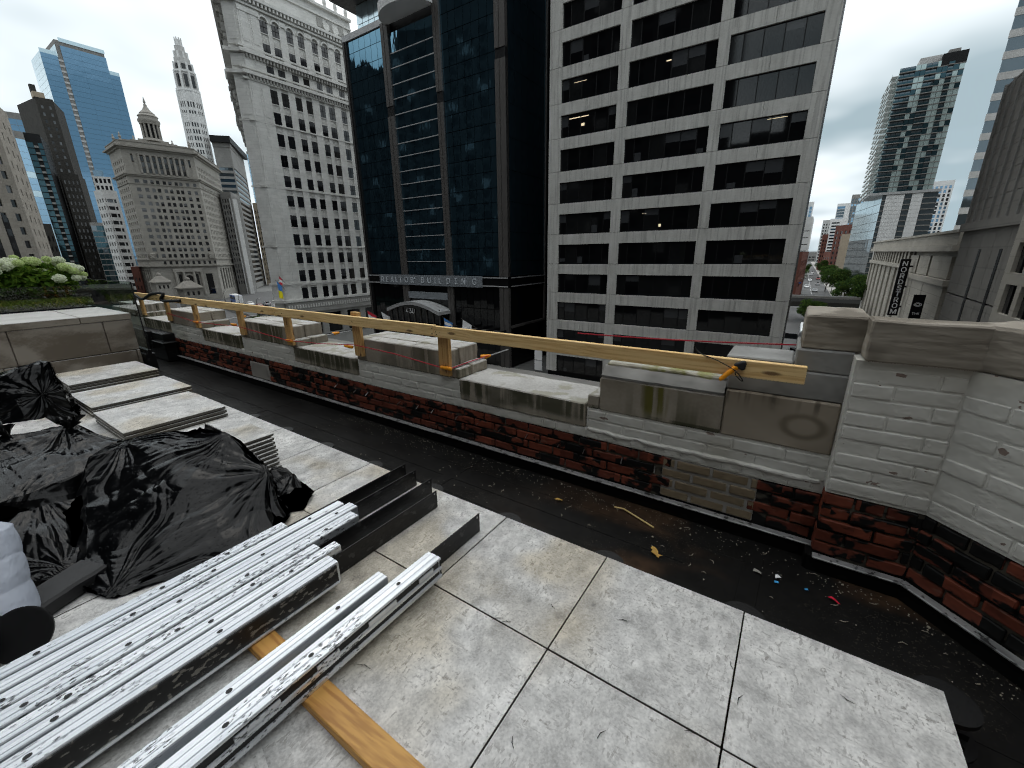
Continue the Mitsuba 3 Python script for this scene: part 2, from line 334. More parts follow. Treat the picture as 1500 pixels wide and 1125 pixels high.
M('interior_lamp', {'type': 'diffuse', 'reflectance': {'type': 'rgb', 'value': 0.5}})
M('mirrored_stone', P((0.026, 0.025, 0.025), 0.9, specular=0.0))
M('mirrored_window', P((0.006, 0.006, 0.007), 0.9, specular=0.0))
M('mirrored_light', P((0.11, 0.11, 0.11), 0.9))
M('black_glass', bump(P((0.115, 0.23, 0.31), 0.03, metallic=0.95, specular=0.3), lambda p, n, uv: 0.010 * fbm(p.x * 1.1, p.y * 1.1, p.z * 0.45, 3), eps=0.02))
M('black_granite', P((0.003, 0.003, 0.0035), 0.4, specular=0.2))
M('pier_metal', P((0.080, 0.074, 0.070), 0.45, metallic=0.2))
M('bright_metal', P((0.42, 0.42, 0.42), 0.4, metallic=0.3))
M('sign_panel', P((0.17, 0.185, 0.20), 0.5))
M('sign_letter', P((0.50, 0.53, 0.56), 0.4))
M('white_paint', P((0.72, 0.72, 0.72), 0.5))
def stone(lo, hi, course, rough=0.85):
    def f(p, n, uv):
        a = fbm(p.x * 0.5, p.y * 0.5, p.z * 0.25, 4); g = fbm(p.x * 5, p.y * 5, p.z * 5, 3)
        zz = p.z / course; k = dr.floor(zz)
        j = smoothstep(0.0, 0.06, zz - k) * (1 - smoothstep(0.95, 1.0, zz - k))
        b = cell_rand(k, dr.floor((p.x + p.y) / (course * 2.1) + 0.5 * k), 3.0)
        c = mix(lo, hi, dr.clip(0.5 * a + 0.35 * g + 0.25 * b, 0, 1))
        return c * (0.82 + 0.18 * j)
    return P(proc(f), rough)
M('terracotta', stone((0.46, 0.455, 0.43), (0.74, 0.73, 0.70), 0.62, 0.5))
M('terracotta_dark', stone((0.22, 0.215, 0.20), (0.38, 0.375, 0.355), 0.62, 0.6))
M('guarantee_stone', stone((0.18, 0.168, 0.148), (0.335, 0.316, 0.284), 0.9))
M('guarantee_trim', stone((0.14, 0.13, 0.114), (0.28, 0.262, 0.235), 0.6))
M('pale_stone', stone((0.34, 0.335, 0.325), (0.52, 0.515, 0.50), 0.8))
M('beige_stone', stone((0.165, 0.147, 0.124), (0.285, 0.26, 0.226), 0.8))
M('grey_stone', stone((0.15, 0.145, 0.138), (0.25, 0.244, 0.232), 1.1))
M('brown_stone', stone((0.020, 0.019, 0.017), (0.042, 0.039, 0.034), 0.8))
M('mall_stone', stone((0.24, 0.222, 0.19), (0.37, 0.345, 0.30), 1.0))
M('mall_dark', stone((0.155, 0.146, 0.132), (0.235, 0.223, 0.204), 1.6))
M('city_red_brick', stone((0.085, 0.030, 0.022), (0.15, 0.056, 0.040), 0.5))
M('city_tan', stone((0.26, 0.21, 0.15), (0.36, 0.30, 0.23), 0.7))
M('city_white', stone((0.55, 0.55, 0.54), (0.70, 0.70, 0.69), 1.2))
M('city_window', P((0.010, 0.011, 0.013), 0.08, specular=0.6))
M('city_window_light', P((0.10, 0.105, 0.11), 0.15, specular=0.6))
M('blue_glass', bump(P((0.17, 0.295, 0.42), 0.05, metallic=0.9), wavy(0.02, 0.5), eps=0.02))
M('pale_glass', bump(P((0.58, 0.72, 0.78), 0.12, metallic=0.7), wavy(0.01, 0.5), eps=0.02))
M('teal_glass', bump(P((0.035, 0.075, 0.092), 0.05, metallic=0.8), wavy(0.02, 0.5), eps=0.02))
M('pale_blue_glass', P((0.35, 0.55, 0.72), 0.15, metallic=0.5))
M('mint_glass', P((0.42, 0.52, 0.51), 0.12, metallic=0.5))
M('grey_glass', bump(P((0.12, 0.15, 0.17), 0.06, metallic=0.8), wavy(0.02, 0.5), eps=0.02))
def f_asphalt(p, n, uv):
    a = fbm(p.x * 0.25, p.y * 0.25, 0.0, 4)
    return mix((0.055, 0.055, 0.056), (0.105, 0.105, 0.104), a)
M('asphalt', P(proc(f_asphalt), 0.75))
def f_walk(p, n, uv):
    a = fbm(p.x * 0.6, p.y * 0.6, 1.0, 3)
    return mix((0.20, 0.19, 0.175), (0.32, 0.305, 0.285), a)
M('sidewalk_concrete', P(proc(f_walk), 0.85))
M('city_ground', P((0.12, 0.12, 0.115), 0.9))
M('river_water', bump(P((0.02, 0.045, 0.04), 0.08, specular=0.5), lambda p, n, uv: 0.05 * fbm(p.x * 0.8, p.y * 0.8, 0, 3), eps=0.05))
M('car_white', P((0.72, 0.72, 0.72), 0.2, clearcoat=1.0)); M('car_black', P((0.012, 0.012, 0.013), 0.2, clearcoat=1.0))
M('car_silver', P((0.36, 0.37, 0.38), 0.25, metallic=0.5, clearcoat=1.0)); M('car_red', P((0.30, 0.025, 0.02), 0.25, clearcoat=1.0))
M('bus_blue', P((0.03, 0.10, 0.32), 0.3)); M('tyre', P((0.015, 0.015, 0.015), 0.8)); M('car_glass', P((0.01, 0.012, 0.014), 0.05, specular=0.7))
M('tail_light', P((0.45, 0.01, 0.01), 0.3)); M('head_light', P((0.8, 0.8, 0.75), 0.2))
M('flag_yellow', P((0.80, 0.70, 0.01), 0.8, two=True)); M('flag_blue', P((0.06, 0.20, 0.50), 0.8, two=True)); M('flag_white', P((0.72, 0.72, 0.72), 0.8, two=True))
M('flag_red', P((0.55, 0.03, 0.05), 0.8, two=True))
M('leaf_yellow', P((0.42, 0.25, 0.06), 0.7, two=True)); M('chip_blue', P((0.05, 0.32, 0.62), 0.5, two=True)); M('chip_red', P((0.60, 0.02, 0.05), 0.4, two=True))
M('straw', P((0.55, 0.40, 0.17), 0.7)); M('pebble', P((0.28, 0.25, 0.20), 0.9))
# ------------------------------------------------------------------ the roof terrace: membrane and raised pavers
S_ = 0.6096
MZ = -0.17
memb = trimesh.creation.box((16.6, 6.9, 0.05)); memb.apply_translation([-5.7, -2.6, MZ - 0.025])
memb2 = trimesh.creation.extrude_polygon(__import__('shapely.geometry').geometry.Polygon([(-14, -6), (2.6, -6), (2.6, -1.9), (0.02, 0.70), (-0.36, 0.70), (-0.36, 0.81), (-14, 0.81)]), 0.05, engine='earcut')
memb2.apply_translation([0, 0, MZ - 0.05])
roof = struct('roof_membrane', memb2, 'membrane')
# lap seams of the membrane sheets
def lap(x0, y0, x1, y1, w=0.09, h=0.004):
    d = np.array([x1 - x0, y1 - y0]); L = np.hypot(*d); m = chamfer_box(L, w, h * 2, 0.0015)
    m.apply_transform(TRS(((x0 + x1) / 2, (y0 + y1) / 2, MZ), math.atan2(d[1], d[0])))
    part(roof, 'lap_seam', m, 'membrane')
lap(-13, 0.40, -0.9, 0.42); lap(-13, 0.56, -0.55, 0.575, 0.03, 0.003); lap(-2.65, 0.02, -2.63, 0.78); lap(-0.62, -0.02, -0.60, 0.68); lap(-5.4, 0.02, -5.38, 0.78)
lap(-1.3, 0.16, 0.35, 0.02, 0.05); lap(0.22, 0.28, 1.9, -1.5, 0.04); lap(-8.2, 0.05, -8.18, 0.78); lap(-4.2, 0.24, -2.0, 0.22, 0.03, 0.003)
terrace = uid('terrace_floor'); labels[terrace] = {'label': 'terrace floor', 'kind': 'structure'}
pv = []
for k in range(4):
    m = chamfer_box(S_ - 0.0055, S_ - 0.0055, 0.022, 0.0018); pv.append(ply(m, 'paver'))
for a in range(0, 23):
    for b in range(0, 7):
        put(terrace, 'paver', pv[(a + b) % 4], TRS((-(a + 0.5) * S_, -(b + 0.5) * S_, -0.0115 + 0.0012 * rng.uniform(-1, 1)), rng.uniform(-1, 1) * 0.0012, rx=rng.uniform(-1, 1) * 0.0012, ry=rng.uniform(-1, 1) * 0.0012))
def lathe(prof, n=28):
    return trimesh.creation.revolve(np.array(prof, float), sections=n)
ped = trimesh.util.concatenate([lathe([(0, 0), (0.105, 0), (0.105, 0.010), (0.055, 0.016), (0.045, 0.03), (0.045, 0.085), (0.0, 0.085)]), lathe([(0.0, 0.085), (0.05, 0.085), (0.052, 0.118), (0.088, 0.128), (0.088, 0.146), (0, 0.146)])]
                               + [trimesh.creation.box((0.16, 0.006, 0.03), TRS((0, 0, 0.022), k * math.pi / 4)) for k in range(4)])
pd = ply(ped, 'black_plastic', smooth=35)
for a in range(0, 9): put(terrace, 'pedestal', pd, TRS((-a * S_ + (0.006 if a == 0 else 0), -0.012, MZ), a))
for b in (1, 2): put(terrace, 'pedestal', pd, TRS((0.01, -b * S_, MZ), b))

# ------------------------------------------------------------------ the parapet wall
WY = 0.82
wall = thing('parapet_wall', 'stepped parapet wall of limestone blocks over white painted and bare red brick along the terrace edge', 'parapet wall')
def rough_block(sx, sy, sz, c, amp, seed, step=0.05):
    m = chamfer_box(sx, sy, sz, c)
    m = m.subdivide_to_size(step) if step else m
    v = np.array(m.vertices); q = (v + seed * 3.7) * 14
    off = np.stack([meshkit.fbm(q, 3, seed), meshkit.fbm(q + 50, 3, seed), meshkit.fbm(q + 90, 3, seed)], -1) - 0.5
    m.vertices = v + off * 2 * amp
    return m
brick_dict = {}
for mname, mat_, amp in (('red', 'red_brick', 0.006), ('white', 'painted_brick', 0.0035), ('tan', 'tan_brick', 0.002)):
    brick_dict[mname] = [ply(rough_block(0.203, 0.0575, 0.09, 0.005, amp, 10 * k + len(mname), 0.055), mat_, smooth=True) for k in range(4)]
BP = 0.0713; BZ = -0.07
def fit(fr, u0, u1, z0, z1, n0):
    """a matrix that fits a 203 x 57.5 x 90 mm brick into a slot of the frame, its face at n0"""
    return mat4((fr.u * (u1 - u0) / 0.203, fr.z * (z1 - z0) / 0.0575, fr.n), fr.pt((u0 + u1) / 2, (z0 + z1) / 2, n0 - 0.045))
def course(fr, u0, u1, z, kind, unit, name, off=0.0, joint=0.011, h=0.0575, jit=0.003, skip=()):
    u = u0 - off
    while u < u1 - 0.02:
        a, b = max(u, u0) + joint / 2, min(u + unit, u1) - joint / 2
        if b - a > 0.025 and not any(s0 < (a + b) / 2 < s1 for s0, s1 in skip):
            put(wall, name, brick_dict[kind][rng.integers(4)], fit(fr, a, b, z + joint / 2, z + joint / 2 + h + rng.uniform(-1, 1) * 0.001, rng.uniform(-1, 1) * jit))
        u += unit
main = Frame((-14.0, WY), (-0.355, WY)); X0 = 14.0                # u = x + 14
ret = Frame((-0.355, WY), (-0.355, 0.715)); jog = Frame((-0.355, 0.715), (0.012, 0.715)); ang = Frame((0.012, 0.715), (1.25, -0.523))
B = Boxes(); W_ = Boxes()
main.box(B, 0, main.L, -0.6, BZ + 4 * BP, -0.40, -0.013); jog.box(B, 0.0, jog.L + 0.2, -0.6, BZ + 5 * BP, -0.30, -0.013); ang.box(B, 0.0, ang.L, -0.6, BZ + 5 * BP, -0.30, -0.013)
part(wall, 'mortar', B.out(), 'dark_mortar')
main.box(W_, 0, main.L, BZ + 4 * BP, 0.2870, -0.40, -0.0035)
jog.box(W_, -0.005, jog.L + 0.2, BZ + 5 * BP, 0.972, -0.30, -0.0035); ang.box(W_, 0.0, ang.L, BZ + 5 * BP, 0.972, -0.30, -0.0035)
mer = [(-4.225, -2.985), (-6.68, -5.437), (-9.145, -8.035), (-11.6, -10.42)]
for m0, m1 in mer: main.box(W_, m0 + X0 - 0.005, m1 + X0 + 0.115, 0.2872, 0.4600, -0.40, -0.005)
main.box(W_, -1.715 + X0, main.L, 0.2872, 0.440, -0.40, -0.005)
part(wall, 'painted_mortar', W_.out(), 'painted_brick')
# red courses of the long wall; a tan repair breaks them near the right end and a pale one farther off
tan0, tan1 = -1.185 + X0, -0.645 + X0
pale0, pale1 = -6.60 + X0, -6.10 + X0
for k in range(4):
    course(main, 4.6, main.L, BZ + k * BP, 'red', 0.215, 'red_brick', 0.107 * (k % 2), skip=[(tan0, tan1)] + ([(pale0, pale1)] if k < 3 else []), jit=0.005)
    course(main, tan0, tan1, BZ + k * BP - 0.002, 'tan', 0.205, 'tan_brick', 0.10 * (k % 2) + 0.02, joint=0.017, h=0.054)
m = rough_block(tan1 - tan0 - 0.01, 0.05, 4 * BP - 0.004, 0.006, 0.002, 5); m.apply_translation([(tan0 + tan1) / 2 - X0, WY + 0.0295, BZ + 2 * BP]); part(wall, 'repair_mortar', m, 'light_mortar', smooth=30)
m = rough_block(pale1 - pale0 - 0.02, 0.05, 3 * BP, 0.01, 0.006, 6); m.apply_translation([(pale0 + pale1) / 2 - X0, WY + 0.02, BZ + 1.5 * BP]); part(wall, 'repair_patch', m, 'light_mortar', smooth=30, label='pale mortared patch in the red brick far along the parapet')
course(main, 4.6, main.L, BZ + 4 * BP, 'white', 0.110, 'painted_brick', 0.03, joint=0.008, h=0.062)
for m0, m1 in mer[:3]:
    for k in range(2): course(main, m0 + X0, m1 + X0 + 0.11, 0.2872 + k * 0.0713, 'white', 0.212, 'painted_brick', 0.1 * k, joint=0.006, h=0.0645)
for k in range(2): course(main, -1.71 + X0, main.L, 0.2872 + k * 0.0713, 'white', 0.255, 'painted_brick', 0.12 * k, joint=0.006, h=0.0645)
m = rough_block(1.34, 0.05, 0.030, 0.010, 0.009, 3, 0.03); m.apply_translation([-1.04, WY + 0.014, BZ + 5 * BP - 0.004]); part(wall, 'paint_ledge', m, 'painted_brick', smooth=40)
for fr in (jog, ang):
    for k in range(5): course(fr, -0.008 if fr is ang else 0.0, fr.L, BZ + k * BP, 'red', 0.215 if k < 4 else 0.118, 'red_brick', 0.1 * (k % 2) + (0.06 if fr is ang else 0), jit=0.005)
    for k in range(9): course(fr, 0.0, fr.L, BZ + (5 + k) * BP + 0.012, 'white', 0.29, 'painted_brick', 0.14 * (k % 2), joint=0.0045, h=0.0665, jit=0.004)
m = rough_block(0.10, 0.05, 0.68, 0.01, 0.004, 8); m.apply_transform(TRS((-0.331, WY - 0.052, 0.629), math.pi / 2)); part(wall, 'pilaster_return', m, 'painted_brick', smooth=40)
for k in range(5): put(wall, 'red_brick', brick_dict['red'][k % 4], fit(ret, 0.006, 0.104, BZ + k * BP + 0.006, BZ + k * BP + 0.063, 0.004))
# limestone blocks
def block(name, x0, x1, y0, y1, z0, z1, mat='limestone', c=0.008, amp=0.004, seed=0, label=None, step=0.06):
    m = rough_block(x1 - x0, y1 - y0, z1 - z0, c, amp, seed + 1, step); m.apply_translation([(x0 + x1) / 2, (y0 + y1) / 2, (z0 + z1) / 2])
    return part(wall, name, m, mat, smooth=40, label=label)
YB = 1.225
for i, (x0, x1) in enumerate([(-2.872, -1.722), (-5.42, -4.262), (-7.905, -6.775), (-10.39, -9.225)]):
    block('sill_stone', x0, x1, WY - 0.006, YB, 0.2885, 0.468, seed=i)
for i, (m0, m1) in enumerate(mer):
    cut = [m0, m0 + 0.14, m0 + 0.80, m1]
    ym = WY + 0.15 + 0.03 * i
    for j in range(3): block('merlon_stone', cut[j] + 0.004, cut[j + 1] - 0.004, WY - 0.004, ym - 0.004, 0.461, 0.688, seed=20 + 5 * i + j)
    block('merlon_stone', m0 + 0.004, m0 + 0.70, ym + 0.004, YB, 0.461, 0.690, seed=40 + 5 * i, amp=0.007)
    block('merlon_stone', m0 + 0.71, m1 - 0.004, ym + 0.004, YB, 0.461, 0.691, seed=43 + 5 * i, amp=0.007)
    block('step_stone', m1 + 0.002, m1 + 0.113, WY - 0.003, WY + 0.17, 0.461, 0.548, seed=60 + i); block('step_stone', m1 + 0.002, m1 + 0.113, WY + 0.178, YB - 0.01, 0.461, 0.552, seed=64 + i)
block('step_stone', -1.712, -1.632, WY, WY + 0.19, 0.441, 0.536, seed=70); block('step_stone', -1.712, -1.632, WY + 0.2, YB, 0.441, 0.60, seed=71)
block('merlon_stone', -1.627, -0.884, WY - 0.004, YB, 0.441, 0.672, seed=72, label='large merlon stone under the mossy coping, dark streaks and a yellow-green stain on its face')
m = trimesh.convex.convex_hull(np.array([[x, y, z] for x in (-1.622, -0.888) for y, z in ((WY + 0.002, 0.673), (WY - 0.002, 0.688), (WY + 0.065, 0.742), (YB, 0.742), (YB, 0.673))])).subdivide_to_size(0.05)
v = np.array(m.vertices); m.vertices = v + 0.010 * (np.stack([meshkit.fbm(v * 16 + k * 9, 3) for k in range(3)], -1) - 0.5); part(wall, 'coping_stone', m, 'cement', smooth=40)
m = rough_block(0.72, 0.33, 0.03, 0.01, 0.010, 9, 0.03); m.apply_translation([-1.255, WY + 0.235, 0.748]); part(wall, 'coping_moss', m, 'moss_stone', smooth=40, label='pale lichen covered top of the coping stone under the beam')
block('slab_stone', -0.880, -0.362, WY - 0.003, YB, 0.441, 0.716, 'slab_stone', seed=74, label='big smooth slab with a ring shaped stain, left of the white pilaster')
block('cement_block', -0.884, -0.352, WY + 0.012, YB - 0.02, 0.717, 0.862, 'cement', seed=75)
block('cement_block', -0.905, -0.592, WY + 0.020, 1.15, 0.863, 0.905, 'cement', seed=76, label='light grey capping slab behind the right end of the beam')
block('cement_block', -0.590, -0.350, WY + 0.018, YB - 0.02, 0.863, 0.978, 'cement', seed=77)
block('top_coping_stone', -0.575, -0.322, WY + 0.030, 1.28, 0.979, 1.149, 'coping_stone', seed=80, amp=0.006, label='left block of the tall coping above the cement')
block('top_coping_stone', -0.338, 0.105, 0.695, 0.84, 0.974, 1.158, 'coping_stone', seed=81, amp=0.007, label='long chipped coping block over the white pilaster')
m = rough_block(1.3, 0.30, 0.18, 0.012, 0.008, 82, 0.06); m.apply_transform(TRS((0.125 + 0.40, 0.715 - 0.30, 1.066), -math.pi / 4)); part(wall, 'top_coping_stone', m, 'coping_stone', smooth=40)
# bitumen upstand, sealed strip and anchor screws along the foot of the wall
B = Boxes(); F_ = []
for fr, a, b in ((main, 0, main.L), (ret, -0.02, ret.L + 0.02), (jog, -0.02, jog.L), (ang, 0, ang.L)):
    fr.box(B, a, b, MZ + 0.002, BZ - 0.012, 0.002, 0.030)
part(wall, 'tar_upstand', B.out(), 'tar')
for fr, a, b in ((main, 0.0, main.L + 0.02), (jog, 0.0, jog.L - 0.004), (ang, 0.006, ang.L)):
    m = chamfer_box(b - a, 0.010, 0.045, 0.002); m.apply_translation([(a + b) / 2, BZ - 0.008, 0.0245]); part(wall, 'flashing_strip', fr.mesh(m), 'flashing')
Bn = Boxes()
for i in range(16):
    x = -4.6 + i * 0.24 + rng.uniform(-1, 1) * 0.05
    Bn.mesh(tube([(x, WY + 0.01, 0.115 + 0.02 * rng.uniform(-1, 1)), (x + 0.012, WY - 0.045, 0.105)], 0.0035, 6))
part(wall, 'anchor_pin', Bn.out(), 'steel', kind='stuff')

# ------------------------------------------------------------------ timber guard rail, clamps and rope
rail = thing('timber_guard_rail', 'temporary guard rail of raw pine planks on short posts along the parapet', 'railing')
def plank(x0, x1, z0, z1, y0=0.735, y1=0.773, mat='pine_x', dz=0.0):
    m = chamfer_box(x1 - x0, y1 - y0, z1 - z0, 0.003); m.apply_transform(TRS(((x0 + x1) / 2, (y0 + y1) / 2, (z0 + z1) / 2), 0, ry=dz)); return m
for x0, x1, z0, z1 in ((-3.045, -0.534, 0.818, 0.907), (-5.555, -3.049, 0.822, 0.913), (-7.665, -5.559, 0.826, 0.916), (-10.24, -7.669, 0.826, 0.917)):
    part(rail, 'beam', plank(x0, x1, z0, z1), 'pine_x')
for x, zt, zb in ((-2.994, 0.85, 0.485), (-4.135, 0.948, 0.515), (-5.40, 0.87, 0.49), (-6.535, 0.87, 0.505), (-7.93, 0.87, 0.48), (-9.0, 0.87, 0.505), (-10.17, 0.87, 0.52)):
    m = chamfer_box(0.116, 0.037, zt - zb, 0.003); m.apply_transform(TRS((x, 0.795, (zt + zb) / 2), ry=rng.uniform(-1, 1) * 0.02)); part(rail, 'post', m, 'pine_z')
def bar_clamp(x, z, y0, y1, label, yj=None):
    t = thing('bar_clamp', label, 'clamp', 'bar clamps on the guard rail posts')
    m = chamfer_box(0.020, y1 - y0, 0.007, 0.001); m.apply_translation([x, (y0 + y1) / 2, z]); part(t, 'bar', m, 'steel')
    m = manifold3d.Manifold.batch_hull([manifold3d.Manifold.sphere(r, 16).translate(p) for r, p in ((0.016, (x + 0.01, y0 + 0.01, z)), (0.013, (x - 0.085, y0 + 0.004, z + 0.004)), (0.012, (x - 0.02, y0 + 0.04, z - 0.006)))])
    part(t, 'fixed_jaw', m, 'orange_plastic', smooth=40)
    m = chamfer_box(0.034, 0.014, 0.03, 0.004); m.apply_translation([x - 0.055, y0 + 0.026, z - 0.006]); part(t, 'pad', m, 'black_plastic')
    yj = yj or y1 - 0.12
    m = manifold3d.Manifold.batch_hull([manifold3d.Manifold.sphere(r, 16).translate(p) for r, p in ((0.018, (x, yj, z)), (0.014, (x - 0.05, yj + 0.01, z)), (0.012, (x + 0.02, yj + 0.045, z + 0.006)))])
    part(t, 'sliding_jaw', m, 'orange_plastic', smooth=40)
    return t
for x_, n_l in ((-3.045, 4), (-2.995, 2), (-4.135, 2), (-5.555, 4), (-5.40, 2), (-6.535, 2), (-7.665, 2)):
    for i in range(n_l):
        c = trimesh.creation.cylinder(0.0045, 0.003, sections=10); c.apply_transform(TRS((x_ + (0.018 if i % 2 else -0.022), 0.7345, 0.842 + 0.045 * (i // 2) + 0.02 * (i % 2)), rx=math.pi / 2)); part(rail, 'nail_head', c, 'dark_frame')
bar_clamp(-2.925, 0.558, 0.755, 1.62, 'orange bar clamp on the nearest post, its long steel bar reaching over the wall', 1.25)
bar_clamp(-4.225, 0.60, 0.752, 1.15, 'orange clamp on the post whose top sticks up above the beam')
bar_clamp(-5.345, 0.545, 0.755, 1.55, 'orange bar clamp on the third post from the right, long bar over the low sill', 1.32)
bar_clamp(-6.66, 0.63, 0.752, 1.12, 'orange clamp on the fourth post from the right')
bar_clamp(-7.875, 0.57, 0.755, 1.60, 'orange bar clamp on the fifth post from the right, with a knot of red rope', 1.38)
# quick clamp on the beam with its dangling cord
qc = thing('quick_clamp', 'orange and black clamp gripping the lower edge of the beam near its right end', 'clamp')
qx, qz = -0.83, 0.858
m = manifold3d.Manifold.batch_hull([manifold3d.Manifold.sphere(r, 16).translate(p) for r, p in ((0.014, (qx - 0.01, 0.72, qz + 0.012)), (0.011, (qx - 0.072, 0.705, qz - 0.058)), (0.012, (qx - 0.04, 0.715, qz - 0.018)))])
part(qc, 'handle', m, 'orange_plastic', smooth=40)
m = manifold3d.Manifold.batch_hull([manifold3d.Manifold.sphere(0.014, 16).translate(p) for p in ((qx - 0.008, 0.722, qz + 0.022), (qx + 0.022, 0.722, qz + 0.038), (qx + 0.02, 0.724, qz + 0.012))])
part(qc, 'jaw_pad', m, 'black_rubber', smooth=40)
part(qc, 'cord', tube(spline([(-1.06, 0.765, 0.945), (-1.02, 0.748, 0.915), (-0.97, 0.728, 0.905), (-0.92, 0.724, 0.888), (-0.87, 0.715, 0.868), (-0.825, 0.70, 0.842), (-0.80, 0.712, 0.80), (-0.82, 0.706, 0.815), (-0.835, 0.70, 0.85)], 50), 0.0028, 6), 'black_plastic', smooth=True, label='thin black cord hanging from the clamp over the beam')
rp = [(-9.0, 0.765, 0.63), (-8.4, 0.768, 0.60), (-7.90, 0.75, 0.575), (-7.2, 0.765, 0.59), (-6.6, 0.752, 0.62), (-5.9, 0.762, 0.575), (-5.40, 0.75, 0.552), (-4.8, 0.765, 0.575), (-4.15, 0.75, 0.632), (-3.6, 0.768, 0.605), (-2.995, 0.75, 0.560), (-2.915, 0.77, 0.560), (-2.905, 1.0, 0.570), (-2.90, 1.27, 0.572)]
one('red_rope', tube(np.vstack([np.linspace(a, b, 12)[:-1] for a, b in zip(np.array(rp[:-1]), np.array(rp[1:]))] + [np.array(rp[-1:])]), 0.0042, 6), 'red_rope', 'thin red rope strung from post to post below the beam', 'rope', smooth=True)
one('red_rope', tube(np.linspace((-1.888, 1.0, 0.9125), (-0.563, 1.2, 0.931), 40) - np.array([[0, 0, 0.010 * math.sin(math.pi * i / 39)] for i in range(40)]), 0.0042, 6), 'red_rope', 'red rope stretched behind the right end of the beam to the tall coping', 'rope', smooth=True)
one('black_cable', tube(spline([(-10.55, 0.74, 0.52), (-10.30, 0.73, 0.70), (-10.24, 0.725, 0.85), (-9.9, 0.72, 0.83), (-9.45, 0.72, 0.90), (-9.1, 0.73, 0.945), (-8.8, 0.72, 0.93), (-8.9, 0.715, 0.88), (-8.55, 0.715, 0.85), (-8.2, 0.72, 0.862)], 90), 0.022, 8), 'black_rubber', 'thick black cable wound round the far end of the guard rail', 'cable', smooth=True)
eb = thing('black_equipment_box', 'low black metal housing against the parapet at the far end of the roof', 'metal box')
m = chamfer_box(2.9, 0.16, 0.46, 0.01); m.apply_translation([-10.52, WY - 0.085, 0.07]); part(eb, 'casing', m, 'black_steel')
m = chamfer_box(0.5, 0.20, 0.03, 0.008); m.apply_translation([-9.2, WY - 0.12, 0.16]); part(eb, 'bracket', m, 'black_steel')
m = chamfer_box(0.05, 0.22, 0.30, 0.008); m.apply_translation([-9.62, WY - 0.11, 0.16]); part(eb, 'bracket', m, 'black_steel')

# ------------------------------------------------------------------ planter with hydrangea, grass and glass guards
PX, PYR = -8.7, 0.245
pl = thing('stone_planter', 'long limestone clad planter with a broad pale coping at the far left of the terrace', 'planter')
pf = Frame((PX, -4.0), (PX, PYR))          # its face towards the viewer: n = +x
m = trimesh.creation.box((3.38, 4.2, 0.78)); m.apply_translation([PX - 0.03 - 1.69, PYR - 2.13, 0.235]); part(pl, 'core', m, 'planter_stone')
joints = [-4.0, -2.86, -1.90, -0.972, -0.080, PYR]
pp = lambda y: y + 4.0
for a, b in zip(joints[:-1], joints[1:]):
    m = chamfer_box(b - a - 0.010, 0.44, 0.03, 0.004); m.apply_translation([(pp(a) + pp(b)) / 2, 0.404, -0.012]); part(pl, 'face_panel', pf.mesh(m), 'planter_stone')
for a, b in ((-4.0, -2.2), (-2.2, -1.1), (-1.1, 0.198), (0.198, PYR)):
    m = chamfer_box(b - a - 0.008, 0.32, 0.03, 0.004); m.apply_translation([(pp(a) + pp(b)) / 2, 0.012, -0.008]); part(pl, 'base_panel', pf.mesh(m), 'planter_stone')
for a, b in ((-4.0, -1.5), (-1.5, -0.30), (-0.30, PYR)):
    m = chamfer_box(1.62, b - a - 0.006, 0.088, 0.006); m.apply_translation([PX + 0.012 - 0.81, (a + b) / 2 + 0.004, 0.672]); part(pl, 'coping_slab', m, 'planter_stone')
m = trimesh.creation.box((1.7, 4.1, 0.04)); m.apply_translation([-11.2, PYR - 2.1, 0.66]); part(pl, 'soil', m, 'soil')
for (P0, P1, lab, zb) in (((PX + 0.05, 0.335), (-13.5, 0.335), 'frameless glass guard panels along the right side of the planter', 0.12), ((-10.38, 0.24), (-10.38, -3.6), 'frameless glass guard between the planter coping and the flowers', 0.72)):
    g = thing('glass_guard', lab, 'glass railing')
    fr = Frame(P1, P0) if zb < 0.5 else Frame(P1, P0)
    n = max(2, int(round(fr.L / 1.25))); top = 1.152 if zb < 0.5 else 1.072
    for k in range(n):
        part(g, 'pane', (np.array([fr.pt(k * fr.L / n + 0.006, zb), fr.pt((k + 1) * fr.L / n - 0.006, zb), fr.pt((k + 1) * fr.L / n - 0.006, top), fr.pt(k * fr.L / n + 0.006, top)]), np.array([[0, 1, 2], [0, 2, 3]])), 'guard_glass')
        if zb < 0.5 or k > -1:
            m = trimesh.creation.box((fr.L / n - 0.012, 0.004, 0.010)); m.apply_translation([(k + 0.5) * fr.L / n, top + 0.003, 0]); part(g, 'edge_trim', fr.mesh(m), 'black_steel')
    m = trimesh.creation.box((fr.L, 0.10 if zb < 0.5 else 0.06, 0.05)); m.apply_translation([fr.L / 2, zb - 0.02, 0]); part(g, 'base_shoe', fr.mesh(m), 'black_steel')
    if zb < 0.5:
        for k in (0, n):
            m = trimesh.creation.box((0.012, top - zb, 0.014)); m.apply_translation([k * fr.L / n, (top + zb) / 2, 0]); part(g, 'edge_trim', fr.mesh(m), 'black_steel')
        m = trimesh.creation.box((fr.L, zb - MZ, 0.12)); m.apply_translation([fr.L / 2, (zb + MZ) / 2 - 0.03, 0]); part(g, 'kerb', fr.mesh(m), 'black_steel')
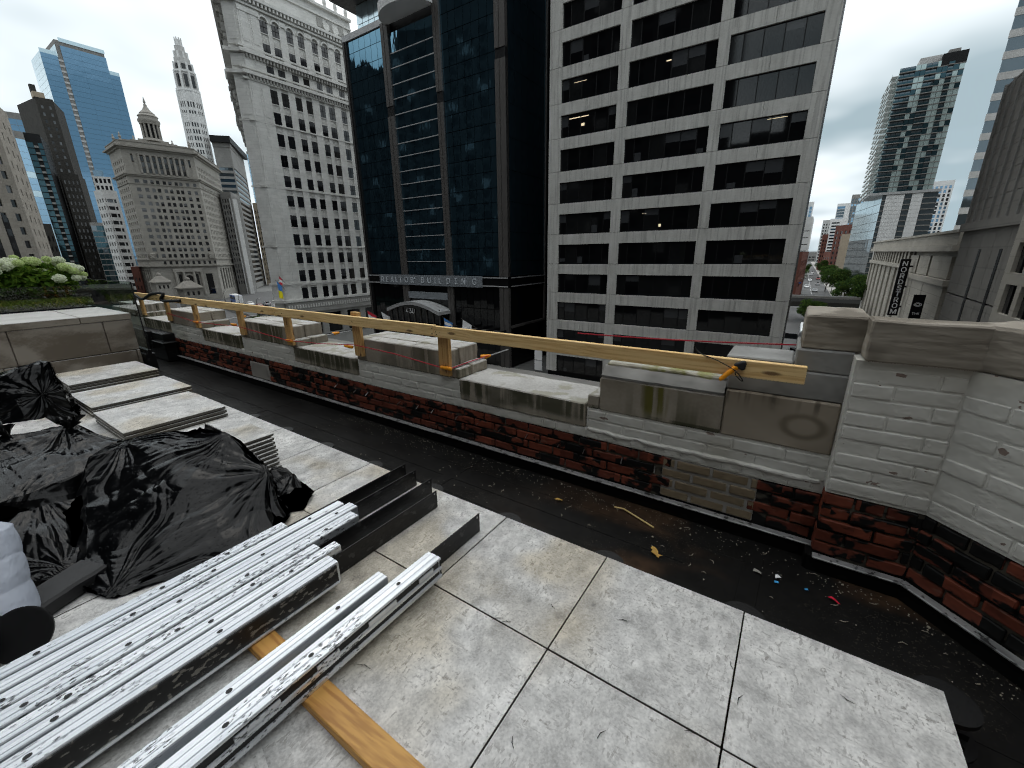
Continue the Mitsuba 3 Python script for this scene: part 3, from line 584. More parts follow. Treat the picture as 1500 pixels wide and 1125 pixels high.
def quads(n, centre_fn, size, aspect=1.6, seed=0, up=0.5):
    """n leaf-shaped faces: 4 triangles folded along the midrib"""
    r = np.random.default_rng(seed); c, nrm = centre_fn(r, n)
    d = r.normal(size=(n, 3)); nrm = nrm + up * r.normal(size=(n, 3)); nrm /= np.linalg.norm(nrm, axis=1, keepdims=True)
    a = np.cross(nrm, d); a /= np.linalg.norm(a, axis=1, keepdims=True); b = np.cross(nrm, a)
    s = size * r.uniform(0.7, 1.25, n)[:, None]
    p = [c - a * s * aspect / 2, c + b * s * 0.45 + nrm * s * 0.12, c + a * s * aspect / 2 - nrm * s * 0.15, c - b * s * 0.45 + nrm * s * 0.12]
    v = np.stack(p, 1).reshape(-1, 3); k = np.arange(n)[:, None] * 4
    return v, np.vstack([k + [0, 2, 1], k + [0, 3, 2]])
def ball_shell(c, r3, lo=0.5):
    c, r3 = np.array(c), np.array(r3)
    def fn(r, n):
        d = r.normal(size=(n, 3)); d /= np.linalg.norm(d, axis=1, keepdims=True)
        return c + d * r3 * (r.uniform(lo ** 3, 1, (n, 1)) ** (1 / 3)), d
    return fn
hy = thing('hydrangea', 'bushy hydrangea with many white and lime green flower heads in the planter', 'shrub')
bush = [((-11.3, -0.9, 1.12), (0.55, 0.75, 0.42)), ((-11.2, -0.2, 1.10), (0.5, 0.5, 0.36)), ((-11.4, -1.9, 1.12), (0.55, 0.8, 0.42)), ((-11.2, -2.8, 1.1), (0.5, 0.7, 0.40))]
for key, n_, sd in (('hydrangea_leaf', 3000, 1), ('hydrangea_leaf_light', 1300, 2)):
    V = Boxes()
    for i, (c, r3) in enumerate(bush): V.raw(*quads(n_ // 2, ball_shell(c, np.array(r3) * 0.92, 0.3), 0.062, 1.9, sd + 10 * i, 0.9))
    part(hy, 'leaves', V.out(), key, kind='stuff')
def head_mesh(seed):
    r = np.random.default_rng(seed)
    def fn(r_, n):
        d = r_.normal(size=(n, 3)); d /= np.linalg.norm(d, axis=1, keepdims=True)
        return d * np.array([1, 1, 0.8]) * (0.82 + 0.26 * r_.random((n, 1))), d
    v, f = quads(300, fn, 0.30, 1.0, seed, 0.7)
    core = trimesh.creation.icosphere(subdivisions=2, radius=0.68); core.apply_scale([1, 1, 0.8])
    q = Boxes().raw(v, f).mesh(core); return q.out()
heads = [[ply(head_mesh(70 + k), mm) for k in range(3)] for mm in ('petal_white', 'petal_green')]
r_ = np.random.default_rng(5)
for i in range(112):
    c, r3 = bush[i % 4]; d = r_.normal(size=3); d[2] = abs(d[2]) * 0.9 + 0.05; d[0] = abs(d[0]) * 0.9 - 0.2; d /= np.linalg.norm(d)
    p = np.array(c) + d * np.array(r3) * r_.uniform(1.0, 1.28)
    s = r_.uniform(0.058, 0.092)
    put(hy, 'flower_head', heads[0 if r_.random() < 0.72 else 1][i % 3], TRS(p, r_.uniform(0, 6), s))
for i in range(10):
    c, r3 = bush[i % 4]; p = np.array(c); part(hy, 'stem', tube([(p[0], p[1] + 0.1 * (i - 5) * 0.2, 0.66), p + [0.1 * r_.uniform(-1, 1), 0.3 * r_.uniform(-1, 1), 0.2]], 0.008, 5), 'bark')
gr = thing('ornamental_grass', 'drooping green ornamental grass along the planter in front of the hydrangea', 'grass', kind='stuff')
for mm, n_, sd in (('grass_blade', 2600, 3), ('grass_dry', 700, 4)):
    r = np.random.default_rng(sd); vs, fs = [], []
    y = r.uniform(-3.4, 0.16, n_); x = -10.62 + r.uniform(-0.2, 0.2, n_); L = r.uniform(0.32, 0.62, n_); dx = r.uniform(-0.25, 0.75, n_); dy = r.uniform(-0.5, 0.75, n_)
    for i in range(n_):
        t = np.linspace(0, 1, 5); h = L[i] * (t * 0.95 - 0.75 * t ** 2.4)
        px = x[i] + dx[i] * L[i] * t ** 1.5; py = y[i] + dy[i] * L[i] * t ** 1.5
        if py[-1] > 0.2: py = np.minimum(py, 0.2)
        w = 0.006 * (1 - t ** 2) + 0.0004; sx, sy = -dy[i], dx[i]; l = math.hypot(sx, sy) + 1e-6
        c = np.stack([px, py, 0.68 + h], -1); o = np.stack([w * sx / l, w * sy / l, w * 0], -1)
        vs.append(np.vstack([c + o, c - o])); k = i * 10; j = np.arange(4)
        fs.append(np.vstack([np.stack([k + j, k + j + 5, k + j + 1], -1), np.stack([k + j + 1, k + j + 5, k + j + 6], -1)]))
    part(gr, 'blades', (np.vstack(vs), np.vstack(fs)), mm, kind='stuff')

# ------------------------------------------------------------------ stacks of spare pavers
def stack(name_label, x0, x1, y0, y1, n, t, seed, lean=(0, 0), group='stacks of spare pavers'):
    r = np.random.default_rng(seed)
    for k in range(n):
        q = lean if k < n - 1 else (lean[0], lean[1])
        m = rough_block(x1 - x0, y1 - y0, t * 0.70, 0.003, 0.0012, seed + k, 0.15)
        m.apply_transform(TRS(((x0 + x1) / 2 + (n - 1 - k) * q[0] + r.uniform(-1, 1) * 0.006, (y0 + y1) / 2 + (n - 1 - k) * q[1] + r.uniform(-1, 1) * 0.006, 0.002 + t * (k + 0.5)), r.uniform(-1, 1) * 0.006))
        lab = (['top', 'second', 'third', 'fourth', 'fifth', 'sixth', 'seventh', 'eighth', 'ninth', 'tenth'][n - 1 - k] + ' paver down in ' + name_label) if k < n - 1 else 'top paver of ' + name_label
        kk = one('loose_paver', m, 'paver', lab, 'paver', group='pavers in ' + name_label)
stack('the farthest of the four paver stacks, against the planter', -8.22, -7.36, -0.79, 0.045, 3, 0.034, 100)
stack('the second paver stack from the planter', -6.90, -6.10, -0.86, -0.03, 3, 0.034, 120)
stack('the third paver stack from the planter', -5.88, -5.01, -0.89, -0.135, 3, 0.036, 140)
stack('the tall paver stack behind the big black bag', -4.17, -3.56, -1.02, -0.40, 10, 0.027, 160, lean=(0.010, -0.003))
# a paver lying behind the bags
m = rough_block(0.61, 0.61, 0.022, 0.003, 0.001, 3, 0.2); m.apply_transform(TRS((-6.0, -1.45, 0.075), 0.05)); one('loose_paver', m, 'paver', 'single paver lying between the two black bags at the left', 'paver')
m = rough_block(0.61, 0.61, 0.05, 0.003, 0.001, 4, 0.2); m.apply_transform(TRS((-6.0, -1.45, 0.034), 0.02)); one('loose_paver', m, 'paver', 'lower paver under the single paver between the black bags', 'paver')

# ------------------------------------------------------------------ black bags and what lies by them
def bag(name, label, cat, pts, peaks, seed, mat='bag_black', res=0.02, amp=0.03, floor=0.003, relax=3, sag=0.05):
    """taut plastic: a hull stretched over what is inside, folds running out from the gathered points, sagging in between"""
    m = trimesh.convex.convex_hull(np.array(pts, float)).subdivide_to_size(res, max_iter=16)
    m = trimesh.Trimesh(m.vertices, m.faces, process=True); m.merge_vertices()
    trimesh.smoothing.filter_laplacian(m, iterations=relax)
    v = np.array(m.vertices); n = np.array(m.vertex_normals); pk = np.array(peaks, float)
    d = v[:, None] - pk[None]; rho = np.linalg.norm(d, axis=2); w = np.exp(-rho / 0.22) + 1e-9; w /= w.sum(1, keepdims=True)
    tot = np.zeros(len(v)); near = np.exp(-rho.min(1) / 0.10)
    for k in range(len(pk)):
        i0 = np.argmin(rho[:, k]); nn = n[i0]; t1 = np.cross(nn, [0.3, 0.9, 0.1]); t1 /= np.linalg.norm(t1); t2 = np.cross(nn, t1)
        a_ = np.arctan2(d[:, k] @ t2, d[:, k] @ t1) + 0.5 * meshkit.noise(v * 5 + k, seed) 
        q = np.stack([np.cos(a_) * 3.9, np.sin(a_) * 3.9, rho[:, k] * 0.55 + k], -1)
        fold = np.abs(meshkit.noise(q + seed + 11 * k, seed + k) - 0.5) * 2 + 0.55 * np.abs(meshkit.noise(q * 2.3 + seed, seed + k + 20) - 0.5) * 2
        tot += w[:, k] * (1 - np.minimum(fold * 1.15, 1.0)) ** 1.4 * np.clip(rho[:, k] / 0.16, 0.15, 1) * np.exp(-rho[:, k] / 0.9)
    low = meshkit.fbm(v * 3.6 + seed, 2, seed)
    v = v - n * (amp * tot + sag * np.clip(low - 0.38, 0, 1) * (1 - near))[:, None]
    v[:, 2] = np.maximum(v[:, 2], floor + 0.004 * meshkit.noise(v * 20))
    m.vertices = v
    k = thing(name, label, cat); part(k, 'body', m, mat, smooth=True)
    return k
def knot(parent, p, d, seed, s=0.05, mat='bag_black'):
    """the gathered end above a tie"""
    r = np.random.default_rng(seed); n, h = 40, 9
    v, f = [], []
    for i in range(h):
        t = i / (h - 1); rad = s * (0.25 + 1.3 * t ** 0.8)
        for j in range(n):
            a = 2 * np.pi * j / n; q = rad * (1 + 0.55 * math.sin(7 * a + seed + 2 * t) * t + 0.25 * math.sin(13 * a + 3 * seed) * t)
            v.append([q * math.cos(a) + d[0] * t * s * 2.4, 0.7 * q * math.sin(a) + d[1] * t * s * 2.4, t * s * 2.2 * d[2] + 0.35 * s * t * math.sin(3 * a + seed)])
    for i in range(h - 1):
        for j in range(n):
            a0, a1 = i * n + j, i * n + (j + 1) % n
            f += [[a0, a1, a1 + n], [a0, a1 + n, a0 + n]]
    m = trimesh.Trimesh(np.array(v) + p, f, process=False); part(parent, 'gathered_end', m, mat, smooth=True)
M('bag_black_two', {'type': 'twosided', 'bsdf': P((0.0065, 0.0068, 0.0075), 0.25, specular=0.55)})
b1 = bag('garbage_bag', 'largest wet black plastic bag, draped over a pile in front of the tall paver stack', 'garbage bag',
         [(-2.92, -1.45, 0), (-2.80, -1.12, 0), (-2.76, -0.78, 0), (-2.86, -0.66, 0.0), (-2.80, -1.0, 0.04), (-3.3, -0.60, 0.0), (-4.2, -0.9, 0), (-4.3, -1.2, 0), (-3.85, -1.42, 0), (-3.45, -1.55, 0), (-3.06, -1.52, 0.03),
          (-3.62, -0.75, 0.435), (-3.48, -0.71, 0.415), (-3.36, -0.65, 0.36), (-3.17, -0.63, 0.27), (-3.10, -0.66, 0.225), (-3.02, -0.70, 0.11), (-3.88, -0.92, 0.375), (-4.22, -1.06, 0.30), (-4.05, -1.24, 0.29), (-3.27, -0.82, 0.305), (-3.2, -1.1, 0.21), (-3.6, -1.38, 0.12), (-3.0, -1.2, 0.09)],
         [(-3.48, -0.71, 0.41), (-3.11, -0.67, 0.22), (-3.0, -1.46, 0.03), (-4.05, -1.05, 0.28)], 3, amp=0.042, res=0.0125, sag=0.10)
b1b = bag('garbage_bag', 'small crumpled tongue of black plastic reaching right from the largest bag towards the metal rails', 'garbage bag',
         [(-2.80, -0.60, 0), (-2.90, -0.46, 0), (-3.25, -0.40, 0), (-3.3, -0.6, 0), (-2.9, -0.72, 0), (-3.2, -0.47, 0.12), (-3.0, -0.53, 0.075), (-3.22, -0.55, 0.16)], [(-3.2, -0.47, 0.11), (-2.85, -0.57, 0.04)], 8, amp=0.03, res=0.012, sag=0.10)
b2 = bag('garbage_bag', 'knotted black bag at the left, its neck tied on top', 'garbage bag',
         [(-3.92, -1.62, 0), (-3.92, -1.34, 0), (-4.2, -1.02, 0), (-4.9, -0.95, 0), (-5.2, -1.3, 0), (-5.1, -1.9, 0), (-4.5, -2.1, 0), (-3.95, -1.95, 0), (-4.40, -1.03, 0.29), (-4.20, -1.08, 0.22), (-4.66, -1.18, 0.38), (-4.72, -1.40, 0.40), (-4.72, -1.52, 0.41), (-3.95, -1.66, 0.25), (-4.9, -1.7, 0.36), (-4.5, -1.9, 0.32), (-4.0, -1.38, 0.16)],
         [(-4.62, -1.24, 0.385), (-4.72, -1.56, 0.40)], 14, amp=0.055, res=0.016, sag=0.12)
knot(b2, (-4.62, -1.22, 0.35), (0.1, 0.25, 0.8), 3, 0.042, 'bag_black_two'); knot(b2, (-4.70, -1.48, 0.375), (0.0, -0.2, 0.9), 5, 0.04, 'bag_black_two')
b3 = bag('garbage_bag', 'black bag farther back, leaning on the planter at the left edge', 'garbage bag',
         [(-6.3, -0.95, 0), (-6.25, -1.3, 0), (-6.6, -1.9, 0), (-7.4, -1.8, 0), (-7.5, -1.1, 0), (-6.9, -0.85, 0), (-6.55, -1.0, 0.58), (-6.40, -1.00, 0.33), (-6.8, -1.05, 0.56), (-6.7, -1.5, 0.44), (-7.2, -1.6, 0.40), (-6.42, -1.3, 0.28)],
         [(-6.55, -1.02, 0.56), (-6.36, -1.1, 0.22)], 23, amp=0.05, res=0.022, sag=0.10)
bag('garbage_bag', 'limp black plastic sagging to the floor between the two big bags and the white roll', 'garbage bag',
    [(-3.30, -1.50, 0), (-3.42, -1.44, 0.07), (-3.9, -1.36, 0.18), (-4.1, -2.0, 0), (-3.62, -2.0, 0.0), (-3.42, -1.68, 0.04), (-3.9, -1.75, 0.24), (-3.36, -1.56, 0.03)], [(-3.36, -1.54, 0.03), (-3.9, -1.5, 0.2)], 44, amp=0.035, res=0.016, sag=0.06)
wv = []
p0, p1, p2 = np.array([-3.05, -1.79, 0.005]), np.array([-3.18, -1.755, 0.20]), np.array([-3.38, -1.735, 0.38])
n_, h_ = 72, 90; v, f = [], []
for i in range(h_):
    t = i / (h_ - 1); c = (1 - t) ** 2 * p0 + 2 * t * (1 - t) * p1 + t * t * p2; R = 0.135 * (1 - 0.22 * t) * min(1, (1.02 - t) * 9) ** 0.5
    for j in range(n_):
        a = 2 * np.pi * j / n_; ph = 1.0 * a + t * 13 + 0.5 * math.sin(2 * a + 3 * t)
        rr = R * (1 + 0.06 * (abs(math.sin(ph)) ** 0.5 - 0.7) + 0.03 * math.sin(0.6 * ph + 1)); v.append(c + [rr * math.cos(a), rr * math.sin(a), 0.25 * rr * math.cos(a)])
for i in range(h_ - 1):
    for j in range(n_):
        a0, a1 = i * n_ + j, i * n_ + (j + 1) % n_; f += [[a0, a1, a1 + n_], [a0, a1 + n_, a0 + n_]]
v = np.array(v); v[:, 2] = np.maximum(v[:, 2], 0.003)
one('wrapped_roll', trimesh.Trimesh(v, f, process=False), 'bag_white', 'bluish white roll wrapped in twisted plastic, standing between the black bags and the metal rails', 'plastic roll', smooth=True)
m = rough_block(0.30, 0.16, 0.075, 0.012, 0.006, 51, 0.02); m.apply_transform(TRS((-3.17, -1.585, 0.040), 2.0, rx=0.04)); one('battered_black_block', m, 'black_rubber', 'flat battered black block lying beside the white roll', 'block', smooth=40)
lid = thing('black_bucket', 'black plastic bucket lying on its side in front of the white roll', 'bucket')
m = lathe([(0, 0), (0.075, 0.0), (0.078, 0.004), (0.088, 0.17), (0.094, 0.172), (0.094, 0.182), (0.085, 0.182), (0.073, 0.012), (0, 0.010)], 40); m.apply_transform(TRS((-3.06, -1.79, 0.085), -0.6, ry=1.35)); part(lid, 'shell', m, 'black_plastic', smooth=35)
m = lathe([(0, 0), (0.097, 0.0), (0.099, 0.010), (0.090, 0.012), (0, 0.010)], 40); m.apply_transform(TRS((-2.90, -1.725, 0.085), -0.6, ry=1.02)); part(lid, 'lid', m, 'black_plastic', smooth=35)
b4 = bag('garbage_bag', 'black bag at the extreme left edge in front of the white roll', 'garbage bag', [(-3.1, -1.95, 0), (-3.3, -1.86, 0), (-3.5, -2.2, 0), (-3.2, -2.3, 0), (-3.25, -1.90, 0.20), (-3.15, -1.95, 0.15), (-3.4, -2.1, 0.24), (-3.0, -2.1, 0)], [(-3.25, -1.92, 0.2)], 31, amp=0.02)

# ------------------------------------------------------------------ aluminium rails on a timber sleeper, black steel angles
m = chamfer_box(1.56, 0.089, 0.042, 0.003); m.apply_translation([-1.98, -1.209, 0.0225]); one('timber_sleeper', m, 'sleeper_wood', 'yellow pine batten lying across the pavers under the metal rails', 'timber batten')
m = chamfer_box(0.62, 0.089, 0.042, 0.003); m.apply_translation([-2.42, -2.55, 0.0225]); one('timber_sleeper', m, 'sleeper_wood', 'pine batten under the far ends of the metal rails', 'timber batten')
from shapely.geometry import Polygon as _Pg
def rail_piece(x0, x1, y1, label, y0=-3.1, side=False, hh=0.105, zb=0.045):
    w = x1 - x0; t = thing('aluminium_rail', label, 'metal rail', None)
    g = [(0, 0), (w, 0), (w, hh - 0.004), (w - 0.003, hh), (0.70 * w, hh), (0.69 * w, hh - 0.003), (0.64 * w, hh - 0.003), (0.63 * w, hh), (0.36 * w, hh + 0.001), (0.35 * w, hh - 0.004), (0.30 * w, hh - 0.004), (0.29 * w, hh - 0.001), (0.003, hh - 0.001), (0, hh - 0.004)]
    if side: g = [(0, 0), (w, 0), (w, 0.014), (w - 0.010, 0.016), (w - 0.010, 0.040), (w - 0.002, 0.042), (w - 0.002, 0.056), (w - 0.010, 0.058), (w - 0.010, 0.094), (w, 0.096)] + g[2:]
    m = trimesh.creation.extrude_polygon(_Pg(g), y1 - y0, engine='earcut'); v = np.array(m.vertices); m.vertices = np.stack([x0 + v[:, 0], y1 - v[:, 2], zb + v[:, 1]], -1); m.invert()
    m.fix_normals(); part(t, 'profile', m, 'aluminium')
    for k in range(6):
        y = y1 - 0.10 - 0.34 * k - rng.uniform(0, 0.2)
        c = trimesh.creation.cylinder(0.0075, 0.002, sections=12); c.apply_transform(TRS((x0 + w * 0.5, y, zb + hh + 0.0005), s=(1, 1.3, 1))); part(t, 'screw_hole', c, 'black_plastic')
    m = trimesh.creation.box((w - 0.008, 0.003, hh - 0.012)); m.apply_translation([(x0 + x1) / 2, y1 + 0.0005, zb + hh / 2 - 0.002]); part(t, 'open_end', m, 'black_plastic')
    return t
names = ['first rail from the bags in the wide bundle, the shortest', 'second rail of the wide bundle counted from the bags', 'third rail of the wide bundle, one of the longest', 'fourth rail of the wide bundle counted from the bags', 'fifth rail of the wide bundle, set back from its neighbours', 'sixth rail of the wide bundle counted from the bags', 'seventh and rightmost rail of the wide bundle, with a grimy black side']
xs = [(-2.662, -2.600, -0.845), (-2.590, -2.533, -0.565), (-2.522, -2.449, -0.54), (-2.443, -2.372, -0.59), (-2.360, -2.303, -0.85), (-2.297, -2.243, -0.785), (-2.233, -2.152, -0.86)]
for (x0, x1, y1), nm in zip(xs, names): t7 = rail_piece(x0, x1, y1, 'worn aluminium rail, ' + nm)
m = chamfer_box(0.006, 2.2, 0.094, 0.001); m.apply_translation([-2.1495, -0.872 - 1.1, 0.045 + 0.049]); part(t7, 'grimy_web', m, 'grimy_side')
m = chamfer_box(0.012, 2.2, 0.010, 0.001); m.apply_translation([-2.1455, -0.872 - 1.1, 0.045 + 0.010]); part(t7, 'lower_flange', m, 'aluminium')
ra = rail_piece(-1.955, -1.893, -0.80, 'worn aluminium rail, left one of the separate pair on the right, set back')
rb = rail_piece(-1.863, -1.782, -0.59, 'worn aluminium rail, right one of the separate pair on the right, slotted side', side=True)
for k in range(9):
    y = -0.63 - k * 0.235
    m = chamfer_box(0.006, 0.085 + 0.05 * (k % 2), 0.022, 0.001); m.apply_translation([-1.787, y - 0.05, 0.045 + 0.071]); part(rb, 'side_clip', m, 'aluminium')
B = Boxes(); B.add(-1.7925, -1.7905, -3.05, -0.60, 0.045 + 0.0165, 0.045 + 0.0395); B.add(-1.7925, -1.7905, -3.05, -0.60, 0.045 + 0.0585, 0.045 + 0.0935); part(rb, 'slot', B.out(), 'black_plastic')
def angle(x, y1, y0, label, h=0.112):
    g = [(0, 0), (0.004, 0), (0.004, h), (0, h), (0, 0.004), (-0.06, 0.004), (-0.06, 0)]
    m = trimesh.creation.extrude_polygon(_Pg(g), y1 - y0, engine='earcut'); v = np.array(m.vertices); m.vertices = np.stack([x + v[:, 0], y1 - v[:, 2], 0.003 + v[:, 1]], -1); m.fix_normals()
    t = thing('steel_angle', label, 'steel angle'); part(t, 'bar', m, 'black_steel')
    c = trimesh.creation.cylinder(0.005, 0.002, sections=10); c.apply_transform(TRS((x + 0.0045, y1 - 0.02, h - 0.012), ry=math.pi / 2)); part(t, 'bolt_hole', c, 'steel')
angle(-2.652, -0.020, -1.05, 'black steel angle standing on edge, farthest left of the five'); angle(-2.532, -0.040, -1.05, 'black steel angle standing on edge, second from the left')
angle(-2.366, -0.065, -1.05, 'black steel angle standing on edge, middle one of the five'); angle(-2.240, -0.148, -1.05, 'black steel angle standing on edge, fourth from the left'); angle(-1.883, -0.190, -1.05, 'black steel angle standing alone beside the separate pair of rails')

# ------------------------------------------------------------------ litter in the gutter
r_ = np.random.default_rng(77); V = Boxes()
for i in range(900):
    x = r_.uniform(-4.5, 1.6); y = 0.765 - abs(r_.normal()) * 0.09
    if x > -0.35: y = min(y, 0.66 - max(0, x - 0.0) * 1.0 - abs(r_.normal()) * 0.06)
    if r_.random() < 0.12: y = r_.uniform(0.05, 0.7) - max(0, x) * 0.9
    s = r_.uniform(0.0012, 0.0042) * (1.8 if r_.random() < 0.05 else 1)
    o = trimesh.creation.icosahedron(); vv = o.vertices * s * [1, r_.uniform(0.6, 1.4), 0.6] ; V.raw(vv + [x, y, MZ + 0.004 + s * 0.4], o.faces)
for i in range(60):
    x = r_.uniform(-3.2, 1.2); y = r_.uniform(0.35, 0.74) - max(0, x) * 1.0; L = r_.uniform(0.006, 0.022); a = r_.uniform(0, 3.1)
    V.mesh(tube([(x, y, MZ + 0.005), (x + L * math.cos(a), y + L * math.sin(a), MZ + 0.007), (x + 1.9 * L * math.cos(a + .4), y + 1.9 * L * math.sin(a + .4), MZ + 0.004)], [0.0008, 0.0022, 0.0008], 5))
k = one('gravel_litter', V.out(), 'pebble', 'scattered grit and crumbs along the foot of the parapet', 'grit', kind='stuff')
def flat(name, poly, pos, rz, mat, label, cat, t=0.0015, curl=0.006, s=1.0):
    m = trimesh.creation.extrude_polygon(_Pg(poly), t, engine='earcut').subdivide().subdivide(); v = np.array(m.vertices) * [s, s, 1]; v[:, 2] += curl * np.sin(v[:, 0] * 60 + v[:, 1] * 45)
    m.vertices = v; m.apply_transform(TRS(pos, rz)); one(name, m, mat, label, cat)
leafp = [(0, 0), (0.02, 0.012), (0.05, 0.02), (0.06, 0.012), (0.085, 0.03), (0.082, 0.01), (0.10, 0.0), (0.07, -0.008), (0.055, -0.03), (0.04, -0.012), (0.02, -0.016)]
V = Boxes()
for x, y, a, L in ((-1.42, -0.60, .6, .022), (-1.46, -0.61, .8, .028), (-0.93, -0.78, 1.2, .02), (-0.62, -0.30, 2.0, .018), (-1.02, -0.33, .4, .022), (-0.35, -0.55, 1.0, .026), (-0.80, -1.05, 2.4, .02), (-1.75, -1.05, .3, .03), (-1.55, -1.35, 1.7, .022), (-0.28, -0.22, 2.8, .02), (-0.45, -0.86, .9, .018), (-1.15, -0.95, 2.2, .02), (-0.70, -0.62, 0.2, .016), (-0.15, -0.45, 1.5, .02), (-1.30, -0.42, 2.6, .016), (-0.58, -0.42, 1.3, .024)):
    p = np.array([x, y, 0.0025]); d = np.array([math.cos(a), math.sin(a), 0]); V.mesh(tube([p - d * L, p + 0.25 * L * np.array([-d[1], d[0], 0.1]), p + d * L], [0.0006, 0.0016, 0.0005], 5))
one('splinters', V.out(), 'black_rubber', 'small dark splinters scattered over the near pavers', 'splinters', kind='stuff')
flat('fallen_leaf', leafp, (-1.10, 0.405, MZ + 0.012), -0.9, 'leaf_yellow', 'dry yellow leaf on the membrane near the tan brick repair', 'leaf', s=0.95)
flat('fallen_leaf', leafp, (-1.80, 0.53, MZ + 0.012), 0.2, 'leaf_yellow', 'curled yellow leaf farther left in the gutter by the grit', 'leaf', s=0.6)
one('broken_stick', tube([(-1.42, 0.66, MZ + 0.012), (-1.36, 0.668, MZ + 0.016), (-1.14, 0.585, MZ + 0.010)], 0.0055, 7), 'straw', 'snapped straw coloured stick in the gutter below the tan brick repair', 'stick')
flat('red_wrapper', [(0, 0), (0.045, 0.006), (0.048, 0.018), (0.004, 0.014)], (-0.28, 0.50, MZ + 0.01), -0.7, 'chip_red', 'small bright red wrapper in the gutter before the pilaster', 'litter')
flat('blue_scrap', [(0, 0), (0.018, 0), (0.018, 0.014), (0, 0.014)], (-0.50, 0.47, MZ + 0.008), 0.2, 'chip_blue', 'little blue square scrap beside the white paper scrap', 'litter', curl=0.002)
flat('blue_scrap', [(0, 0), (0.014, 0), (0.014, 0.010), (0, 0.010)], (-0.37, 0.495, MZ + 0.008), 0.5, 'chip_blue', 'smaller blue scrap nearer the red wrapper', 'litter', curl=0.002)
flat('paper_scrap', [(0, 0), (0.03, 0.004), (0.02, 0.03), (0.006, 0.022)], (-0.50, 0.50, MZ + 0.012), 0.3, 'white_paint', 'torn white paper scrap in the gutter near the pilaster', 'litter')
flat('paper_scrap', [(0, 0), (0.04, 0.0), (0.035, 0.016), (0.0, 0.02)], (-0.60, 0.50, MZ + 0.010), -0.2, 'light_mortar', 'pale beige flake in the gutter left of the blue scrap', 'litter')
# ------------------------------------------------------------------ the city: everything below is placed relative to the eye (x right, y forward, h up)
def R2(x, y): return (CX + x, CY + y)
def HZ(h): return CZ + h
GR = -17.0
def building(name, label, group=None): return thing(name, label, 'building', group)
def core(key, poly, h0, h1, mat, name='wall'):
    return part(key, name, prism([R2(*p) for p in poly], HZ(h0), HZ(h1)), mat)
def grid_wall(key, fr, h0, h1, cols, rows, mat, t=0.35, spand=0.0, u0=0.0, u1=None, name='wall'):
    """piers between the columns, spandrels between the rows (set back by spand)"""
    B = Boxes(); u1 = fr.L if u1 is None else u1
    for a, b in comp(u0, u1, cols): fr.box(B, a, b, HZ(h0), HZ(h1), -t, 0)
    for a, b in cols:
        for z0, z1 in comp(h0, h1, rows): fr.box(B, a, b, HZ(z0), HZ(z1), -t, -spand)
    return part(key, name, B.out(), mat)
def windows(key, fr, cols, rows, n0, mats, name='window', seed=0, th=0.06, blind=0.0, blind_mat='city_window_light', skip=0.0, sash=False):
    r = np.random.default_rng(seed); p = np.array([w for _, w in mats]); p = p / p.sum()
    for a, b in cols:
        for z0, z1 in rows:
            if r.random() < skip: continue
            k = cube(key, name, fr.M(a, b, HZ(z0), HZ(z1), n0 - th, n0), mats[r.choice(len(mats), p=p)][0])
            if sash: cube(k, 'sash_rail', fr.M(a, b, HZ((z0 + z1) / 2 - 0.05), HZ((z0 + z1) / 2 + 0.05), n0 - 0.001, n0 + 0.05), 'dark_frame'); cube(k, 'sash_post', fr.M((a + b) / 2 - 0.035, (a + b) / 2 + 0.035, HZ(z0), HZ(z1), n0 - 0.001, n0 + 0.04), 'dark_frame')
            if r.random() < blind:
                q = r.uniform(0.25, 0.75); cube(k, 'blind', fr.M(a + 0.02, b - 0.02, HZ(z1 - q * (z1 - z0)), HZ(z1 - 0.02), n0 - 0.001, n0 + 0.015), blind_mat)
def band(key, fr, u0, u1, z0, z1, n0, n1, mat, name='cornice'): return cube(key, name, fr.M(u0, u1, HZ(z0), HZ(z1), n0, n1), mat)
def every(a, b, n, frac): # n equal bays from a to b, the opening taking frac of each
    s = (b - a) / n; return [(a + s * (i + 0.5 - frac / 2), a + s * (i + 0.5 + frac / 2)) for i in range(n)]

# ---- setting: streets, river
gs = struct('ground', prism([(-3500, -1500), (3500, -1500), (3500, 3500), (-3500, 3500)], ST - 1.2, ST - 0.30), 'city_ground')
st = struct('avenue', prism([R2(-118, 14), R2(40, 14), R2(40, 44), R2(-118, 44)], ST - 0.3, ST), 'asphalt')
st2 = struct('side_street', prism([R2(-1.2, 58), R2(11.5, 58), R2(11.5, 1500), R2(-1.2, 1500)], ST - 0.28, ST + 0.02), 'asphalt')
for nm, p in (('sidewalk', [(-118, 44), (40, 44), (40, 52), (-118, 52)]), ('sidewalk', [(11.5, 150), (17, 150), (17, 1500), (11.5, 1500)]), ('sidewalk', [(-6, 100), (-1.2, 100), (-1.2, 1500), (-6, 1500)])):
    struct(nm, prism([R2(*q) for q in p], ST - 0.27, ST + 0.15), 'sidewalk_concrete')
struct('river', prism([R2(-128, -90), R2(-128, 14), R2(-200, 52), R2(-330, 60), R2(-420, -20), R2(-420, -90)], ST - 0.5, ST - 0.26), 'river_water')
Bm = Boxes()
for k in range(9): Bm.add(CX + 0.2 + k * 1.25, CX + 0.8 + k * 1.25, CY + 196, CY + 201, ST + 0.02, ST + 0.03)
for k in range(60): Bm.add(CX + 5.1, CX + 5.3, CY + 215 + k * 9, CY + 219 + k * 9, ST + 0.02, ST + 0.03)
Bm.add(CX + 0.0, CX + 11.0, CY + 190, CY + 190.6, ST + 0.02, ST + 0.03)
part(st2, 'road_marking', Bm.out(), 'white_paint', kind='stuff')

